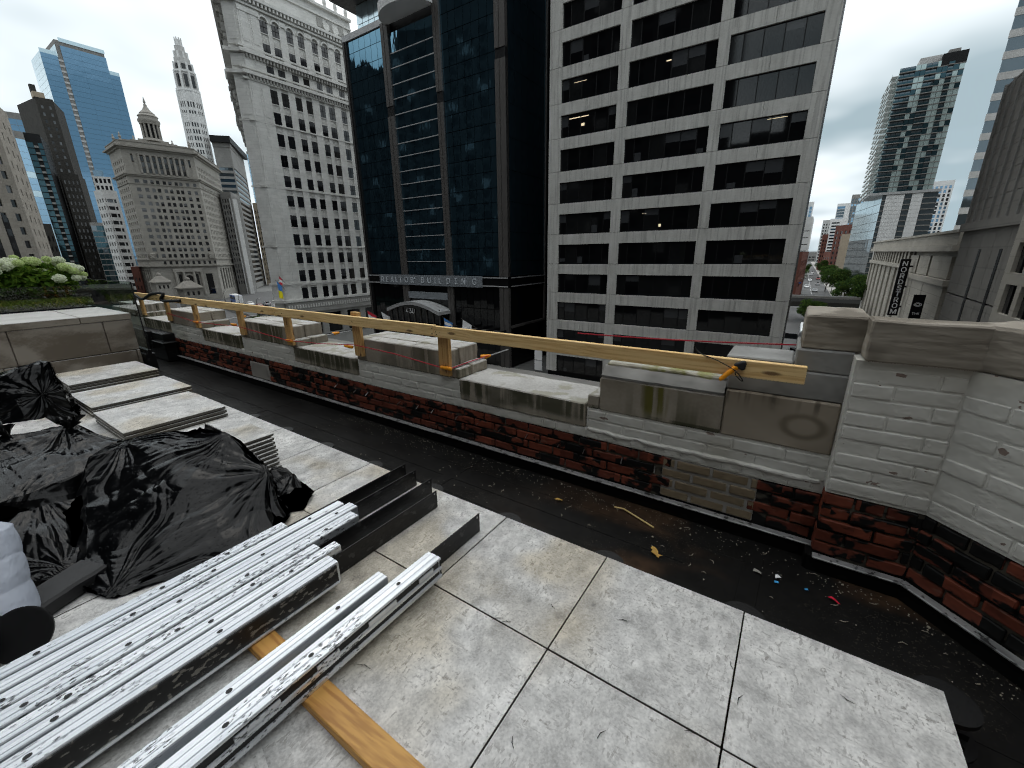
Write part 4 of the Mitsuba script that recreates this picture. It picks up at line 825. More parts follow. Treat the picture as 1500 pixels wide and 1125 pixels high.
# ---- grey concrete office block
gb = building('office_building', 'pale grey concrete office block with wide bands of dark windows, facing the terrace')
gf = Frame(R2(-29.1, 52), R2(-0.52, 52)); U = lambda x: x + 29.1
core(gb, [(-29.05, 52.45), (-0.57, 52.45), (-0.57, 84), (-29.05, 84)], GR, 47, 'dark_frame', 'core')
bays = [(-27.50, -20.36, [-26.5, -24.88, -23.06, -21.38]), (-19.17, -10.20, [-18.08, -16.33, -14.62, -13.02, -11.35]), (-9.15, -1.72, [-7.98, -6.29, -4.60, -3.0])]
J0, PITCH = -1.185, 3.765
sky_win = {(4, 2), (5, 2), (3, 2)}
for f in range(-4, 13):
    j = J0 + PITCH * f; wt = j + 2.46
    for a, b in comp(-29.1, -0.52, [(x0, x1) for x0, x1, _ in bays]):
        cube(gb, 'panel', gf.M(U(a) + (0.0), U(b), HZ(j + 0.02), HZ(j + PITCH - 0.02), -0.40, 0), 'office_concrete')
    for x0, x1, mull in bays:
        xm = (x0 + x1) / 2
        for a, b in ((x0, xm - 0.015), (xm + 0.015, x1)):
            cube(gb, 'panel', gf.M(U(a), U(b), HZ(wt), HZ(j + PITCH - 0.02), -0.38, -0.003), 'office_concrete')
        B = Boxes(); e = [x0] + mull + [x1]
        gf.box(B, U(x0), U(x1), HZ(j), HZ(j + 0.07), -0.32, -0.22); gf.box(B, U(x0), U(x1), HZ(wt - 0.08), HZ(wt), -0.32, -0.22)
        for x in e: gf.box(B, U(max(x - 0.04, x0)), U(min(x + 0.04, x1)), HZ(j + 0.07), HZ(wt - 0.08), -0.32, -0.23)
        w = part(gb, 'window', B.out(), 'dark_frame')
        for a, b in zip(e[:-1], e[1:]):
            M_ = gf.M(U(a) + 0.04, U(b) - 0.04, HZ(j + 0.07), HZ(wt - 0.08), -0.34, -0.30)
            c_ = M_[:3, 3].copy(); M_[:3, :3] = TRS((0, 0, 0), 0.004 * rng.normal(), rx=0.004 * rng.normal())[:3, :3] @ M_[:3, :3]; M_[:3, 3] = c_
            cube(w, 'pane', M_, 'office_glass' if rng.random() < 0.8 else 'office_glass_dim')
            if rng.random() < 0.20:
                q = rng.uniform(0.25, 0.6); cube(w, 'blind', gf.M(U(a) + 0.05, U(b) - 0.05, HZ(wt - 0.08 - q * 2.3), HZ(wt - 0.09), -0.30, -0.292), 'office_blind')
            elif rng.random() < 0.10:
                cube(w, 'furniture', gf.M(U(a) + 0.1, U(a) + 0.1 + rng.uniform(0.4, 0.9), HZ(j + 0.10), HZ(j + 0.10 + rng.uniform(0.4, 0.9)), -0.30, -0.292), 'office_blind')
lamps = [(-25.9, 5, 1.9, 1.6, .05), (-24.9, 6, 1.85, 1.0, .06), (-26.5, 4, 1.95, 2.6, .10), (-24.3, 4, 0.5, 1.5, .06), (-24.9, 4, 1.0, .5, .3), (-23.6, 4, 0.7, .4, .15), (-16.6, 7, 1.4, 1.1, .07), (-15.9, 3, 1.0, .35, .3), (-5.3, 6, 2.05, .5, .16), (-7.5, 6, 1.9, .6, .09), (-5.0, 3, 2.2, 1.7, .05), (-4.4, 3, 1.1, 1.1, .07), (-16.6, 1, 1.9, .5, .05), (-17.5, 2, 1.95, .8, .05), (-15.2, 5, 1.7, .5, .12), (-2.9, 6, 2.0, .6, .07), (-14.6, 1, .4, .3, .3)]
for x, f, dz, w, h in lamps[::2]:
    k = uid(gb + '__ceiling_lamp'); scene[k] = {'type': 'cube', 'to_world': T(gf.M(U(x), U(x + w), HZ(J0 + PITCH * f + dz), HZ(J0 + PITCH * f + dz + h), -0.298, -0.285).tolist()), 'bsdf': {'type': 'ref', 'id': 'mat_interior_lamp'}, 'emitter': {'type': 'area', 'radiance': {'type': 'rgb', 'value': [0.13, 0.105, 0.06]}}}
    labels[k] = {'label': 'lit ceiling lamp seen through an office window'}

# ---- black glass tower with the lettered sign band
rl = building('glass_tower', 'black glass office tower with grey vertical piers and a lettered grey sign band')
rf = Frame(R2(-67.6, 52), R2(-35.5, 52)); V_ = lambda x: x + 67.6
core(rl, [(-67.55, 52.5), (-47.5, 52.5), (-47.5, 80), (-67.55, 80)], GR, 33.6, 'black_granite', 'core')
core(rl, [(-47.6, 52.5), (-36.0, 52.5), (-36.0, 80), (-47.6, 80)], GR, 47, 'black_granite', 'core')
core(rl, [(-36.0, 63), (-29.2, 63), (-29.2, 82), (-36.0, 82)], GR, 47, 'black_granite', 'core')
piers = [(-58.2, -56.75, 33.4), (-47.55, -46.4, 47), (-37.1, -35.5, 47)]
for a, b, t in piers:
    for s0, s1, mt, nn in ((a, a + 0.42 * (b - a), 'pier_metal', 0.35), (a + 0.46 * (b - a), b, 'pier_metal', 0.30)):
        for h0, h1 in ((GR, -4.65), (-3.0, 24.2), (25.4, t)) if b > -40 else ((GR, -4.65), (-3.0, 21.2), (22.6, t)):
            cube(rl, 'pier', rf.M(V_(s0), V_(s1), HZ(h0), HZ(h1), -0.3, nn), mt)
    cube(rl, 'pier_core', rf.M(V_(a), V_(b), HZ(GR), HZ(t), -0.4, 0.22), 'dark_frame')
cube(rl, 'corner_strip', rf.M(0, V_(-66.6), HZ(GR), HZ(33.3), -0.4, 0.25), 'dark_frame'); cube(rl, 'corner_rib', rf.M(V_(-67.3), V_(-67.1), HZ(GR), HZ(33.3), 0.25, 0.40), 'pier_metal')
hs = []
k = 0
for f in range(-1, 12): hs += [31.5 - 4.035 * f, 29.35 - 4.035 * f]
hs = sorted(h for h in hs if -2.9 < h < 46)
def tilt_pane(key, fr, a, b, z0, z1, n, seed, mat='black_glass', amp=0.006):
    M_ = fr.M(a, b, HZ(z0), HZ(z1), n - 0.03, n); r = np.random.default_rng(seed)
    q = TRS((0, 0, 0), 0, rx=r.normal() * amp, ry=r.normal() * amp); c = M_[:3, 3].copy()
    Rm = q[:3, :3]; M_[:3, :3] = Rm @ M_[:3, :3]; M_[:3, 3] = c
    return cube(key, 'pane', M_, mat)
sd = 0
for (x0, x1, nc, top) in ((-66.6, -58.2, 6, 33.2), (-56.75, -47.55, 5, 32.0), (-46.4, -37.1, 7, 46)):
    zs = [h for h in hs if h < top - 1.0] + [top]; zs = [-2.95] + [z for z in zs if z > -2.0]
    ws = (x1 - x0) / nc
    for i in range(nc):
        for z0, z1 in zip(zs[:-1], zs[1:]):
            sd += 1; tilt_pane(rl, rf, V_(x0 + i * ws) + 0.03, V_(x0 + (i + 1) * ws) - 0.03, z0 + 0.04, z1 - 0.04, 0.0, sd)
    for i in range(nc):
        for z0, z1 in ((-16.8, -11.2), (-11.1, -8.0), (-7.9, -4.7)):
            sd += 1; tilt_pane(rl, rf, V_(x0 + i * ws) + 0.04, V_(x0 + (i + 1) * ws) - 0.04, z0, z1, 0.0, sd, 'office_glass')
    if x0 == -56.75:
        for z in zs[1:-1]: cube(rl, 'bright_bar', rf.M(V_(x0), V_(x1), HZ(z - 0.055), HZ(z + 0.055), 0.0, 0.14), 'bright_metal')
nf = Frame(R2(-35.5, 52), R2(-35.5, 63))
for i in range(6):
    zs = [-2.95] + [h for h in hs if h > -2][::2] + [46]
    for z0, z1 in zip(zs[:-1], zs[1:]):
        sd += 1; tilt_pane(rl, nf, 0.4 + i * 1.65 + 0.03, 0.4 + (i + 1) * 1.65 - 0.03, z0 + 0.03, z1 - 0.03, -0.1, sd, amp=0.003)
cube(rl, 'corner_rib', nf.M(10.4, 10.75, HZ(-10.5), HZ(47), -0.2, 0.1), 'pier_metal'); cube(rl, 'sill_trim', nf.M(0.3, 10.7, HZ(-10.7), HZ(-10.35), -0.2, 0.1), 'pier_metal')
cube(rl, 'sign_band', rf.M(V_(-67.4), V_(-35.45), HZ(-4.62), HZ(-3.02), -0.3, 0.36), 'black_granite'); cube(rl, 'sign_band', nf.M(-0.3, 10.7, HZ(-4.62), HZ(-3.02), -0.3, 0.0), 'black_granite')
for z in (-3.18, -4.42):
    cube(rl, 'bright_bar', rf.M(V_(-67.3), V_(-63.8), HZ(z - 0.08), HZ(z + 0.08), 0.36, 0.46), 'bright_metal'); cube(rl, 'bright_bar', rf.M(V_(-40.3), V_(-35.5), HZ(z - 0.08), HZ(z + 0.08), 0.36, 0.46), 'bright_metal')
    cube(rl, 'bright_bar', nf.M(0.5, 10.6, HZ(z - 0.06), HZ(z + 0.06), 0.0, 0.08), 'bright_metal')
sg = cube(rl, 'sign_panel', rf.M(V_(-63.85), V_(-40.25), HZ(-4.66), HZ(-2.98), 0.36, 0.62), 'sign_panel', 'grey sign panel with raised letters')
def letters(key, fr, text_at, z, hgt, n, mat, name='letter', depth=0.08, bold=False):
    for ch, u in text_at:
        m = meshkit.text_mesh(ch, hgt, depth, bold); m.vertices = m.vertices - [m.bounds[:, 0].mean(), 0, 0] + [u, z, n]; part(key, name, fr.mesh(m), mat)
ux = lambda zx: V_(-63.35 + (zx - 262) / (878 - 262) * (63.35 - 40.95))
letters(sg, rf, [(c, ux(q)) for c, q in zip('REALTOR', (272, 306, 342, 375, 403, 443, 483))] + [(c, ux(q)) for c, q in zip('BUILDING', (552, 594, 631, 662, 712, 757, 799, 860))], HZ(-4.27), 0.92, 0.62, 'sign_letter')
letters(sg, rf, [('®', ux(498))], HZ(-3.72), 0.36, 0.62, 'sign_letter')
# entrance: an arched metal canopy with the street number
def arc_pts(x0, x1, zb, zt, n=16): return [(x0 + (x1 - x0) * i / n, zb + (zt - zb) * math.sin(math.pi * i / n)) for i in range(n + 1)]
ap = arc_pts(V_(-59.6), V_(-47.2), HZ(-8.55), HZ(-7.15)); ai = [(u, z - 0.55) for u, z in ap][::-1]
m = trimesh.creation.extrude_polygon(_Pg(ap + ai), 3.2, engine='earcut'); ca = part(rl, 'entrance_canopy', rf.mesh(m), 'bright_metal', label='arched metal entrance canopy with the number 430')
m = trimesh.creation.extrude_polygon(_Pg(arc_pts(V_(-59.3), V_(-47.5), HZ(-8.9), HZ(-7.6)) + [(V_(-47.5), HZ(-10.6)), (V_(-59.3), HZ(-10.6))]), 0.5, engine='earcut'); m.apply_translation([0, 0, 2.0]); part(rl, 'entrance_screen', rf.mesh(m), 'office_glass')
for i in range(9): cube(rl, 'entrance_post', rf.M(V_(-59.2) + i * 1.45, V_(-59.2) + i * 1.45 + 0.12, HZ(-16.9), HZ(-8.3), 2.5, 2.7), 'pier_metal')
cube(rl, 'lintel', rf.M(V_(-56.7), V_(-47.6), HZ(-6.9), HZ(-5.8), -0.1, 0.5), 'sign_panel')
letters(ca, rf, [('4', V_(-55.0)), ('3', V_(-54.25)), ('0', V_(-53.5))], HZ(-9.2), 0.88, 2.62, 'white_paint', 'numeral', 0.06)
cube(rl, 'roof_edge', rf.M(V_(-67.6), V_(-56.9), HZ(33.25), HZ(34.1), -0.8, 0.25), 'bright_metal')
cp = [(V_(-52.2) + 4.9 * math.cos(a), 3.6 * math.sin(a)) for a in np.linspace(0, math.pi, 28)] 
m = trimesh.creation.extrude_polygon(_Pg(cp), 1.3, engine='earcut'); v = np.array(m.vertices); m.vertices = np.stack([v[:, 0], HZ(33.0) + v[:, 2], v[:, 1] + 0.1], -1); m.fix_normals(); part(rl, 'round_canopy', rf.mesh(m), 'city_white', smooth=30, label='round projecting roof canopy over the middle bay')
ph = building('rooftop_pavilion', 'glazed rooftop pavilion with a deep flat roof above the black tower')
pfm = Frame(R2(-73.5, 60), R2(-62.5, 60))
core(ph, [(-73.4, 60.2), (-62.6, 60.2), (-62.6, 72), (-73.4, 72)], 34.2, 43, 'pale_stone', 'core')
for i in range(7):
    for z in (34.3, 37.2, 40.1): tilt_pane(ph, pfm, i * 1.57 + 0.05, (i + 1) * 1.57 - 0.05, z, z + 2.8, 0.0, 900 + i + int(z), 'pale_glass')
core(ph, [(-76, 56.5), (-61, 56.5), (-61, 74), (-76, 74)], 43, 44.2, 'pier_metal', 'roof')

# ---- white terracotta skyscraper (seen end on, its corner chamfered)
DW = 90.0
wr = building('terracotta_skyscraper', 'ornate white terracotta skyscraper with paired windows and carved cornices')
wf = Frame(R2(-DW, 0.526 * DW), R2(-DW, 0.81 * DW)); SW = lambda s: (s - 0.526) * DW
wcols = [(SW(a), SW(b)) for a, b in ((.569, .585), (.594, .609), (.6245, .640), (.651, .665), (.683, .698), (.708, .7235), (.741, .757), (.768, .783))]
wrow = [(.448, .467), (.402, .427), (.364, .387), (.320, .344), (.281, .302), (.238, .261), (.197, .219), (.156, .177), (.115, .136), (.071, .094), (.030, .053), (-.011, .012), (-.053, -.029), (-.096, -.070)]
wrow = [(a * DW - 0.05, b * DW + 0.12) for a, b in wrow]
core(wr, [(-DW - 0.5, 0.549 * DW), (-DW - 0.5, 0.82 * DW), (-DW - 45, 0.82 * DW), (-DW - 42, 0.549 * DW + 18), (-DW - 2.6, 0.549 * DW - 1.6)], GR, 0.497 * DW, 'terracotta_dark', 'core')
narrow = [wcols[0], wcols[1]]
B = Boxes()
for a, b in comp(0.0, SW(.81), wcols):
    wide = (b - a) > 1.2 or a < 1
    wf.box(B, a, b, HZ(-0.100 * DW), HZ(0.481 * DW), -0.5, 0.0 if wide else -0.14)
for a, b in wcols:
    for z0, z1 in comp(-0.100 * DW, 0.481 * DW, wrow): wf.box(B, a, b, HZ(z0), HZ(z1), -0.5, -0.30)
part(wr, 'wall', B.out(), 'terracotta')
windows(wr, wf, wcols, wrow, -0.12, [('city_window', 9), ('office_glass', 5)], seed=4, blind=0.6, blind_mat='office_blind', sash=True)
for a, b in wcols:
    for z0, z1 in comp(-0.100 * DW, 0.481 * DW, wrow):
        if z1 - z0 > 1.2:
            for i in range(4):
                q = a + (b - a) * (0.14 + 0.19 * i); cube(wr, 'spandrel_rib', wf.M(q, q + 0.09, HZ(z0 + 0.35), HZ(z1 - 0.4), -0.30, -0.22), 'terracotta')
        cube(wr, 'sill', wf.M(a - 0.05, b + 0.05, HZ(z1 - 0.16), HZ(z1 - 0.02), -0.35, -0.08), 'terracotta')
for s, h, o in ((.277, .22, .12), (.150, .22, .12), (.0245, .22, .12), (-.060, .3, .25), (-.0635, .25, .12), (.361, .55, .55), (.398, .55, .6), (.371, .3, .3), (.408, .3, .3), (-.101, .55, .5), (.352, .3, .2)):
    band(wr, wf, -0.8, SW(.81), s * DW, s * DW + h, -0.5, o, 'terracotta', 'string_course' if o < .2 else 'cornice')
band(wr, wf, -0.3, SW(.81), -.124 * DW, -.102 * DW, -0.5, 0.2, 'terracotta_dark', 'frieze'); band(wr, wf, -0.6, SW(.81), -.128 * DW, -.1245 * DW, -0.5, 0.5, 'terracotta_dark')
for i in range(40): cube(wr, 'dentil', wf.M(0.2 + i * 0.62, 0.2 + i * 0.62 + 0.3, HZ(-.1165 * DW), HZ(-.1085 * DW), 0.2, 0.38), 'terracotta')
for i in range(40): cube(wr, 'dentil', wf.M(0.2 + i * 0.62, 0.2 + i * 0.62 + 0.3, HZ(.354 * DW), HZ(.361 * DW), 0.0, 0.45), 'terracotta_dark')
for i in range(40): cube(wr, 'dentil', wf.M(0.2 + i * 0.62, 0.2 + i * 0.62 + 0.3, HZ(.391 * DW), HZ(.398 * DW), 0.0, 0.45), 'terracotta_dark')
gcols = [(SW(.572), SW(.611)), (SW(.628), SW(.668)), (SW(.686), SW(.726)), (SW(.744), SW(.784))]
grid_wall(wr, wf, GR, -.128 * DW, gcols, [(-.186 * DW, -.135 * DW)], 'terracotta_dark', 0.5, name='ground_floor'); windows(wr, wf, gcols, [(-.186 * DW, -.135 * DW)], -0.4, [('office_glass', 1)], 'shop_window', 6)
# arches over the top windows, frieze, parapet with finials
for a, b in wcols:
    c = (a + b) / 2; q = [(c + 0.95 * math.cos(t), HZ(.467 * DW) + 0.95 * math.sin(t)) for t in np.linspace(0, math.pi, 13)] + [(c + 0.68 * math.cos(t), HZ(.467 * DW) + 0.68 * math.sin(t)) for t in np.linspace(math.pi, 0, 13)]
    m = trimesh.creation.extrude_polygon(_Pg(q), 0.4, engine='earcut'); m.apply_translation([0, 0, -0.2]); part(wr, 'arch', wf.mesh(m), 'terracotta')
for a, b in comp(0.0, SW(.80), wcols):
    if b - a > 1.0:
        for z in (.405, .470): cube(wr, 'capital', wf.M(a + 0.05, b - 0.05, HZ(z * DW), HZ(z * DW + 0.7), -0.2, 0.25), 'terracotta')
band(wr, wf, -1.0, SW(.81), .482 * DW, .4855 * DW, -0.5, 0.35, 'terracotta'); band(wr, wf, -1.3, SW(.81), .4935 * DW, .499 * DW, -0.6, 0.9, 'terracotta'); band(wr, wf, -0.6, SW(.81), .4855 * DW, .4935 * DW, -0.5, 0.2, 'terracotta_dark', 'frieze')
for i in range(36): cube(wr, 'bracket', wf.M(0.1 + i * 0.7, 0.1 + i * 0.7 + 0.32, HZ(.487 * DW), HZ(.4935 * DW), 0.2, 0.75), 'terracotta')
core(wr, [(-DW - 1.8, 0.60 * DW), (-DW - 1.8, 0.81 * DW), (-DW - 40, 0.81 * DW), (-DW - 20, 0.60 * DW)], .495 * DW, .556 * DW, 'terracotta', 'attic')
af = Frame(R2(-DW - 1.8, .60 * DW), R2(-DW - 1.8, .81 * DW)); SA = lambda s: (s - .60) * DW
band(wr, af, -0.6, SA(.81), .553 * DW, .558 * DW, -0.5, 0.6, 'terracotta'); band(wr, af, -0.4, SA(.81), .536 * DW, .539 * DW, -0.5, 0.3, 'terracotta')
for i, (a, b) in enumerate(wcols):
    cube(wr, 'attic_window', af.M(a - SA(0) + SW(0) - 0.1, b - SA(0) + SW(0) - 0.1, HZ(.503 * DW), HZ(.512 * DW), -0.05, 0.06), 'city_window')
    cc = (a + b) / 2 - SA(0) + SW(0)
    m = trimesh.creation.cylinder(0.75, 0.5, sections=16); m.vertices = m.vertices + [cc + 1.3, HZ(.520 * DW), 0.1]; part(wr, 'cartouche', af.mesh(m), 'terracotta', smooth=30)
    cube(wr, 'carved_panel', af.M(cc - 0.6, cc + 0.6, HZ(.515 * DW), HZ(.533 * DW), 0.0, 0.18), 'terracotta_dark')
for i in range(5):
    m = lathe([(0, 0), (0.42, 0), (0.42, 0.5), (0.28, 0.7), (0.40, 1.2), (0.32, 1.9), (0.12, 2.3), (0.18, 2.5), (0, 2.8)], 12); m.apply_translation([*R2(-DW - 2.2, (.690 + .0285 * i) * DW), HZ(.557 * DW)]); part(wr, 'finial', m, 'terracotta', smooth=40)
# chamfered corner pier and the narrow river side
cf = Frame(R2(-DW - 1.75, 0.526 * DW - 1.55), R2(-DW, 0.526 * DW))
for z0, z1 in ((-.10, -.0605), (-.056, .024), (.028, .150), (.154, .277), (.281, .35), (.375, .396), (.412, .481)):
    for fr, a, b in ((cf, 0.1, cf.L - 0.05), (wf, 0.05, SW(.5455)), (wf, SW(.5475), SW(.5665))):
        k = cube(wr, 'corner_panel', fr.M(a, b, HZ(z0 * DW), HZ(z1 * DW), -0.6, 0.06), 'terracotta')
        if z1 - z0 > .06: cube(k, 'raised_field', fr.M(a + 0.32, b - 0.32, HZ(z0 * DW + 0.7), HZ(z1 * DW - 0.7), 0.05, 0.13), 'terracotta')
for s, h, o in ((.277, .25, .15), (.150, .25, .15), (.0245, .25, .15), (-.060, .4, .3), (.361, .55, .55), (.398, .55, .6), (-.101, .55, .5), (.4935, .5, .9), (.482, .3, .35)):
    band(wr, cf, -0.4, cf.L + 0.2, s * DW, s * DW + h, -0.5, o, 'terracotta'); band(wr, wf, -0.4, 0.6, s * DW, s * DW + h, -0.5, o + 0.02, 'terracotta')
rdir = np.array([-0.8944, 0.4472]); c0 = np.array([-DW - 1.75, 0.526 * DW - 1.55]); c1 = c0 + rdir * 42
sf = Frame(R2(*c1), R2(*c0))
part(wr, 'river_side', prism([R2(*c0), R2(-DW - 1, 0.526 * DW), R2(-DW - 38, 0.526 * DW + 21), R2(*c1)], HZ(GR), HZ(.481 * DW)), 'terracotta')
r_ = np.random.default_rng(8)
for i in range(7):
    for z0, z1 in wrow: cube(wr, 'river_window', sf.M(2.0 + i * 5.4, 4.6 + i * 5.4, HZ(z0), HZ(z1), -0.3, 0.03), 'city_window')
for z, o in ((.485, 1.3), (.470, .5), (.440, .6), (.41, .9), (.365, 1.3), (.35, .9), (.33, .6), (.318, .4)):
    for i in range(18): cube(wr, 'river_bracket', sf.M(1 + i * 2.25, 1.9 + i * 2.25, HZ(z * DW), HZ(z * DW + r_.uniform(.6, 1.5)), -0.2, o * r_.uniform(.7, 1.1)), 'terracotta_dark' if i % 2 else 'terracotta')
for z, o in ((.495, 1.5), (.40, 1.0), (.362, 1.1)): band(wr, sf, 0, sf.L, z * DW, z * DW + 0.6, -0.3, o, 'terracotta')

# ---- stone skyscraper with the domed cupola
DL = 227.0; th = math.radians(14.09); e_ = np.array([math.sin(th), math.cos(th)]); n_g = np.array([e_[1], -e_[0]])
def LP(s, back=0.0): return tuple(-n_g * (DL + back) + e_ * s * DL)
lg = building('domed_skyscraper', 'brownish stone skyscraper with a round colonnaded cupola on its roof')
lf = Frame(R2(*LP(.034)), R2(*LP(.1325))); SL = lambda s: (s - .034) * DL
lr_dir = np.array([math.sin(math.radians(-55)), math.cos(math.radians(-55))]); cR = np.array(LP(.1325)); cR2 = cR + lr_dir * 38; cL = np.array(LP(.034)); cL2 = cL + np.array([-17.0, 1.0])
rfm = Frame(R2(*cR), R2(*cR2)); lfm = Frame(R2(*cL2), R2(*cL))
inset = 0.5
def shrink(a, o): return tuple(np.array(a) - n_g * o)
core(lg, [shrink(LP(.0375), 1.05), shrink(LP(.129), 1.05), tuple(cR2 + lr_dir * 0 - np.array([0.6, -0.2])), tuple(cL2 + np.array([-10, 26.0])), tuple(cL2 + np.array([0, .7]))], GR, .176 * DL, 'guarantee_trim', 'core')
lc = [(.0425, .0485), (.0535, .0590), (.0630, .0675), (.0705, .0750), (.0797, .0843), (.0872, .0918), (.0963, .1008), (.1028, .1073), (.1124, .1172), (.1230, .1276)]
lc = [(SL(a), SL(b)) for a, b in lc]
lrows = [((.0040 + .01088 * k) * DL, (.0040 + .01088 * k + .0062) * DL) for k in range(11)] + [(.1262 * DL, .1318 * DL)]
tm = [('city_window', 7), ('city_window_light', 2), ('office_glass', 3)]
grid_wall(lg, lf, .0 * DL, .1385 * DL, lc, lrows, 'guarantee_stone', 0.45, 0.06)
windows(lg, lf, lc, lrows, -0.25, tm, seed=21, blind=0.35)
cc_ = [(.0567 + .0079 * i, .0567 + .0079 * i + .0048) for i in range(8)]; cc_ = [(SL(a), SL(b)) for a, b in cc_]
grid_wall(lg, lf, .1395 * DL, .1775 * DL, cc_ + [(SL(.0452), SL(.0480)), (SL(.1228), SL(.1258))], [(.1425 * DL, .1705 * DL)], 'guarantee_stone', 0.9, name='colonnade_wall')
for a, b in cc_:
    for q in range(3): cube(lg, 'tall_window', lf.M(a, b, HZ((.1427 + .0093 * q) * DL), HZ((.1427 + .0093 * q + .0075) * DL), -0.75, -0.6), tm[(q + int(a * 7)) % 3][0])
    cube(lg, 'window_spandrel', lf.M(a, b, HZ(.1425 * DL), HZ(.1705 * DL), -0.95, -0.80), 'guarantee_trim')
for i in range(9):
    u = SL(.0567 + .0079 * i - .00155); m = trimesh.creation.cylinder(0.42, .0285 * DL, sections=12); m = lf.perm(m); m.vertices = m.vertices + [u, HZ(.1565 * DL), 0.05]; part(lg, 'column', lf.mesh(m), 'guarantee_stone', smooth=40)
for u in (SL(.0466), SL(.1243)): cube(lg, 'narrow_window', lf.M(u - 0.32, u + 0.32, HZ(.160 * DL), HZ(.1680 * DL), -0.2, 0.03), 'city_window'); cube(lg, 'pier_niche', lf.M(u - 0.32, u + 0.32, HZ(.1425 * DL), HZ(.158 * DL), -0.2, 0.02), 'guarantee_trim')
lrc = every(2.0, 37.0, 15, 0.42); llc = every(1.5, 16.5, 5, 0.4)
for fr, cs in ((rfm, lrc), (lfm, llc)):
    rows = [((.0040 + .01088 * k) * DL, (.0040 + .01088 * k + .0066) * DL) for k in range(15)]
    grid_wall(lg, fr, 0, .1775 * DL, cs, rows, 'guarantee_stone', 0.5); windows(lg, fr, cs, rows, -0.3, tm, 'side_window', seed=33)
for fr in (lf, rfm, lfm):
    for z0, z1, o, mt in ((.1385, .1400, .9, 'guarantee_trim'), (.1365, .1385, .5, 'guarantee_stone'), (.1245, .1252, .25, 'guarantee_trim'), (.1775, .1800, .6, 'guarantee_stone'), (.1800, .1822, 1.5, 'guarantee_trim'), (.1822, .1885, .5, 'guarantee_stone'), (.1885, .1895, .7, 'guarantee_trim'), (.0, .002, .6, 'guarantee_trim'), (-.0115, -.0095, 1.0, 'guarantee_trim'), (-.0095, -.0, .15, 'guarantee_stone')):
        band(lg, fr, -o, fr.L + o, z0 * DL, z1 * DL, -0.6, o, mt)
for i in range(10): cube(lg, 'frieze_window', lf.M(SL(.054) + i * 1.9, SL(.054) + i * 1.9 + 0.8, HZ(-.0078 * DL), HZ(-.002 * DL), 0.0, 0.2), 'city_window')
# base storeys with the great arched door
bcols = [(SL(.0705), SL(.0755)), (SL(.0805), SL(.0915)), (SL(.0965), SL(.1005)), (SL(.112), SL(.1225))]
grid_wall(lg, lf, GR, -.0115 * DL, bcols, [(-.064 * DL, -.0255 * DL)], 'guarantee_stone', 0.6, name='base'); windows(lg, lf, bcols, [(-.064 * DL, -.0255 * DL)], -0.45, [('office_glass', 1)], 'tall_opening', 5)
c = SL(.086); q = [(c + 2.0 * math.cos(t), HZ(-.0335 * DL) + 2.0 * math.sin(t)) for t in np.linspace(0, math.pi, 15)] + [(c + 1.4 * math.cos(t), HZ(-.0335 * DL) + 1.4 * math.sin(t)) for t in np.linspace(math.pi, 0, 15)]
m = trimesh.creation.extrude_polygon(_Pg(q), 0.5, engine='earcut'); part(lg, 'door_arch', lf.mesh(m), 'guarantee_stone')
cube(lg, 'entablature', lf.M(SL(.064), SL(.108), HZ(-.0215 * DL), HZ(-.0155 * DL), -0.2, 0.9), 'guarantee_stone')
for s in (.0665, .0785, .0935, .1055):
    m = trimesh.creation.cylinder(0.5, .042 * DL, sections=12); m = lf.perm(m); m.vertices = m.vertices + [SL(s), HZ(-.0425 * DL), 0.5]; part(lg, 'door_column', lf.mesh(m), 'guarantee_stone', smooth=40)
rb_c = every(3.0, 30, 6, 0.55); grid_wall(lg, rfm, GR, -.0115 * DL, rb_c, [(-.058 * DL, -.017 * DL)], 'guarantee_stone', 0.5, name='base'); windows(lg, rfm, rb_c, [(-.058 * DL, -.017 * DL)], -0.35, [('office_glass', 1)], 'tall_opening', 7)
lb_c = every(1.0, 16, 5, 0.55); grid_wall(lg, lfm, GR, -.0115 * DL, lb_c, [(-.060 * DL, -.017 * DL)], 'guarantee_stone', 0.5, name='base'); windows(lg, lfm, lb_c, [(-.060 * DL, -.017 * DL)], -0.35, [('office_glass', 1)], 'tall_opening', 7)
# stepped roof, corner urns and the cupola
def rot_box(key, name, c, su, sn, z0, z1, mat):
    m = trimesh.creation.box((su, sn, z1 - z0)); m.apply_transform(TRS((CX + c[0], CY + c[1], HZ((z0 + z1) / 2)), math.pi / 2 - th)); return part(key, name, m, mat)
mid = np.array(LP(.083, 9.0))
rot_box(lg, 'attic', mid, 20.5, 13, .1885 * DL, .1935 * DL, 'guarantee_stone'); rot_box(lg, 'attic', mid, 14.5, 9, .1935 * DL, .1965 * DL, 'guarantee_trim'); rot_box(lg, 'attic', mid, 9.5, 7.5, .1965 * DL, .200 * DL, 'guarantee_stone')
cu = np.array(LP(.0835, 8.0)); zc = HZ(.199 * DL)
cup = uid(lg + '__cupola'); lathe_c = lambda prof: lathe([(r, z) for r, z in prof], 28)
m = lathe_c([(0, 0), (3.7, 0), (3.3, 0.8), (2.9, 1.0), (2.0, 1.0), (2.0, 6.0), (3.2, 6.0), (3.3, 6.5), (3.55, 7.0), (3.5, 7.6), (3.1, 7.7), (3.05, 8.6), (3.3, 8.8), (3.0, 9.2), (2.4, 9.7), (2.5, 9.9), (1.9, 10.5), (1.25, 11.2), (0.75, 12.1), (0.55, 12.4), (0.55, 13.0), (0.25, 13.4), (0.45, 13.9), (0.3, 14.5), (0.12, 15.4), (0.0, 15.8)])
m.apply_translation([CX + cu[0], CY + cu[1], zc]); scene[cup] = ply(m, 'guarantee_stone', smooth=35); labels[cup] = {'label': 'round cupola with columns and a stepped domed cap'}
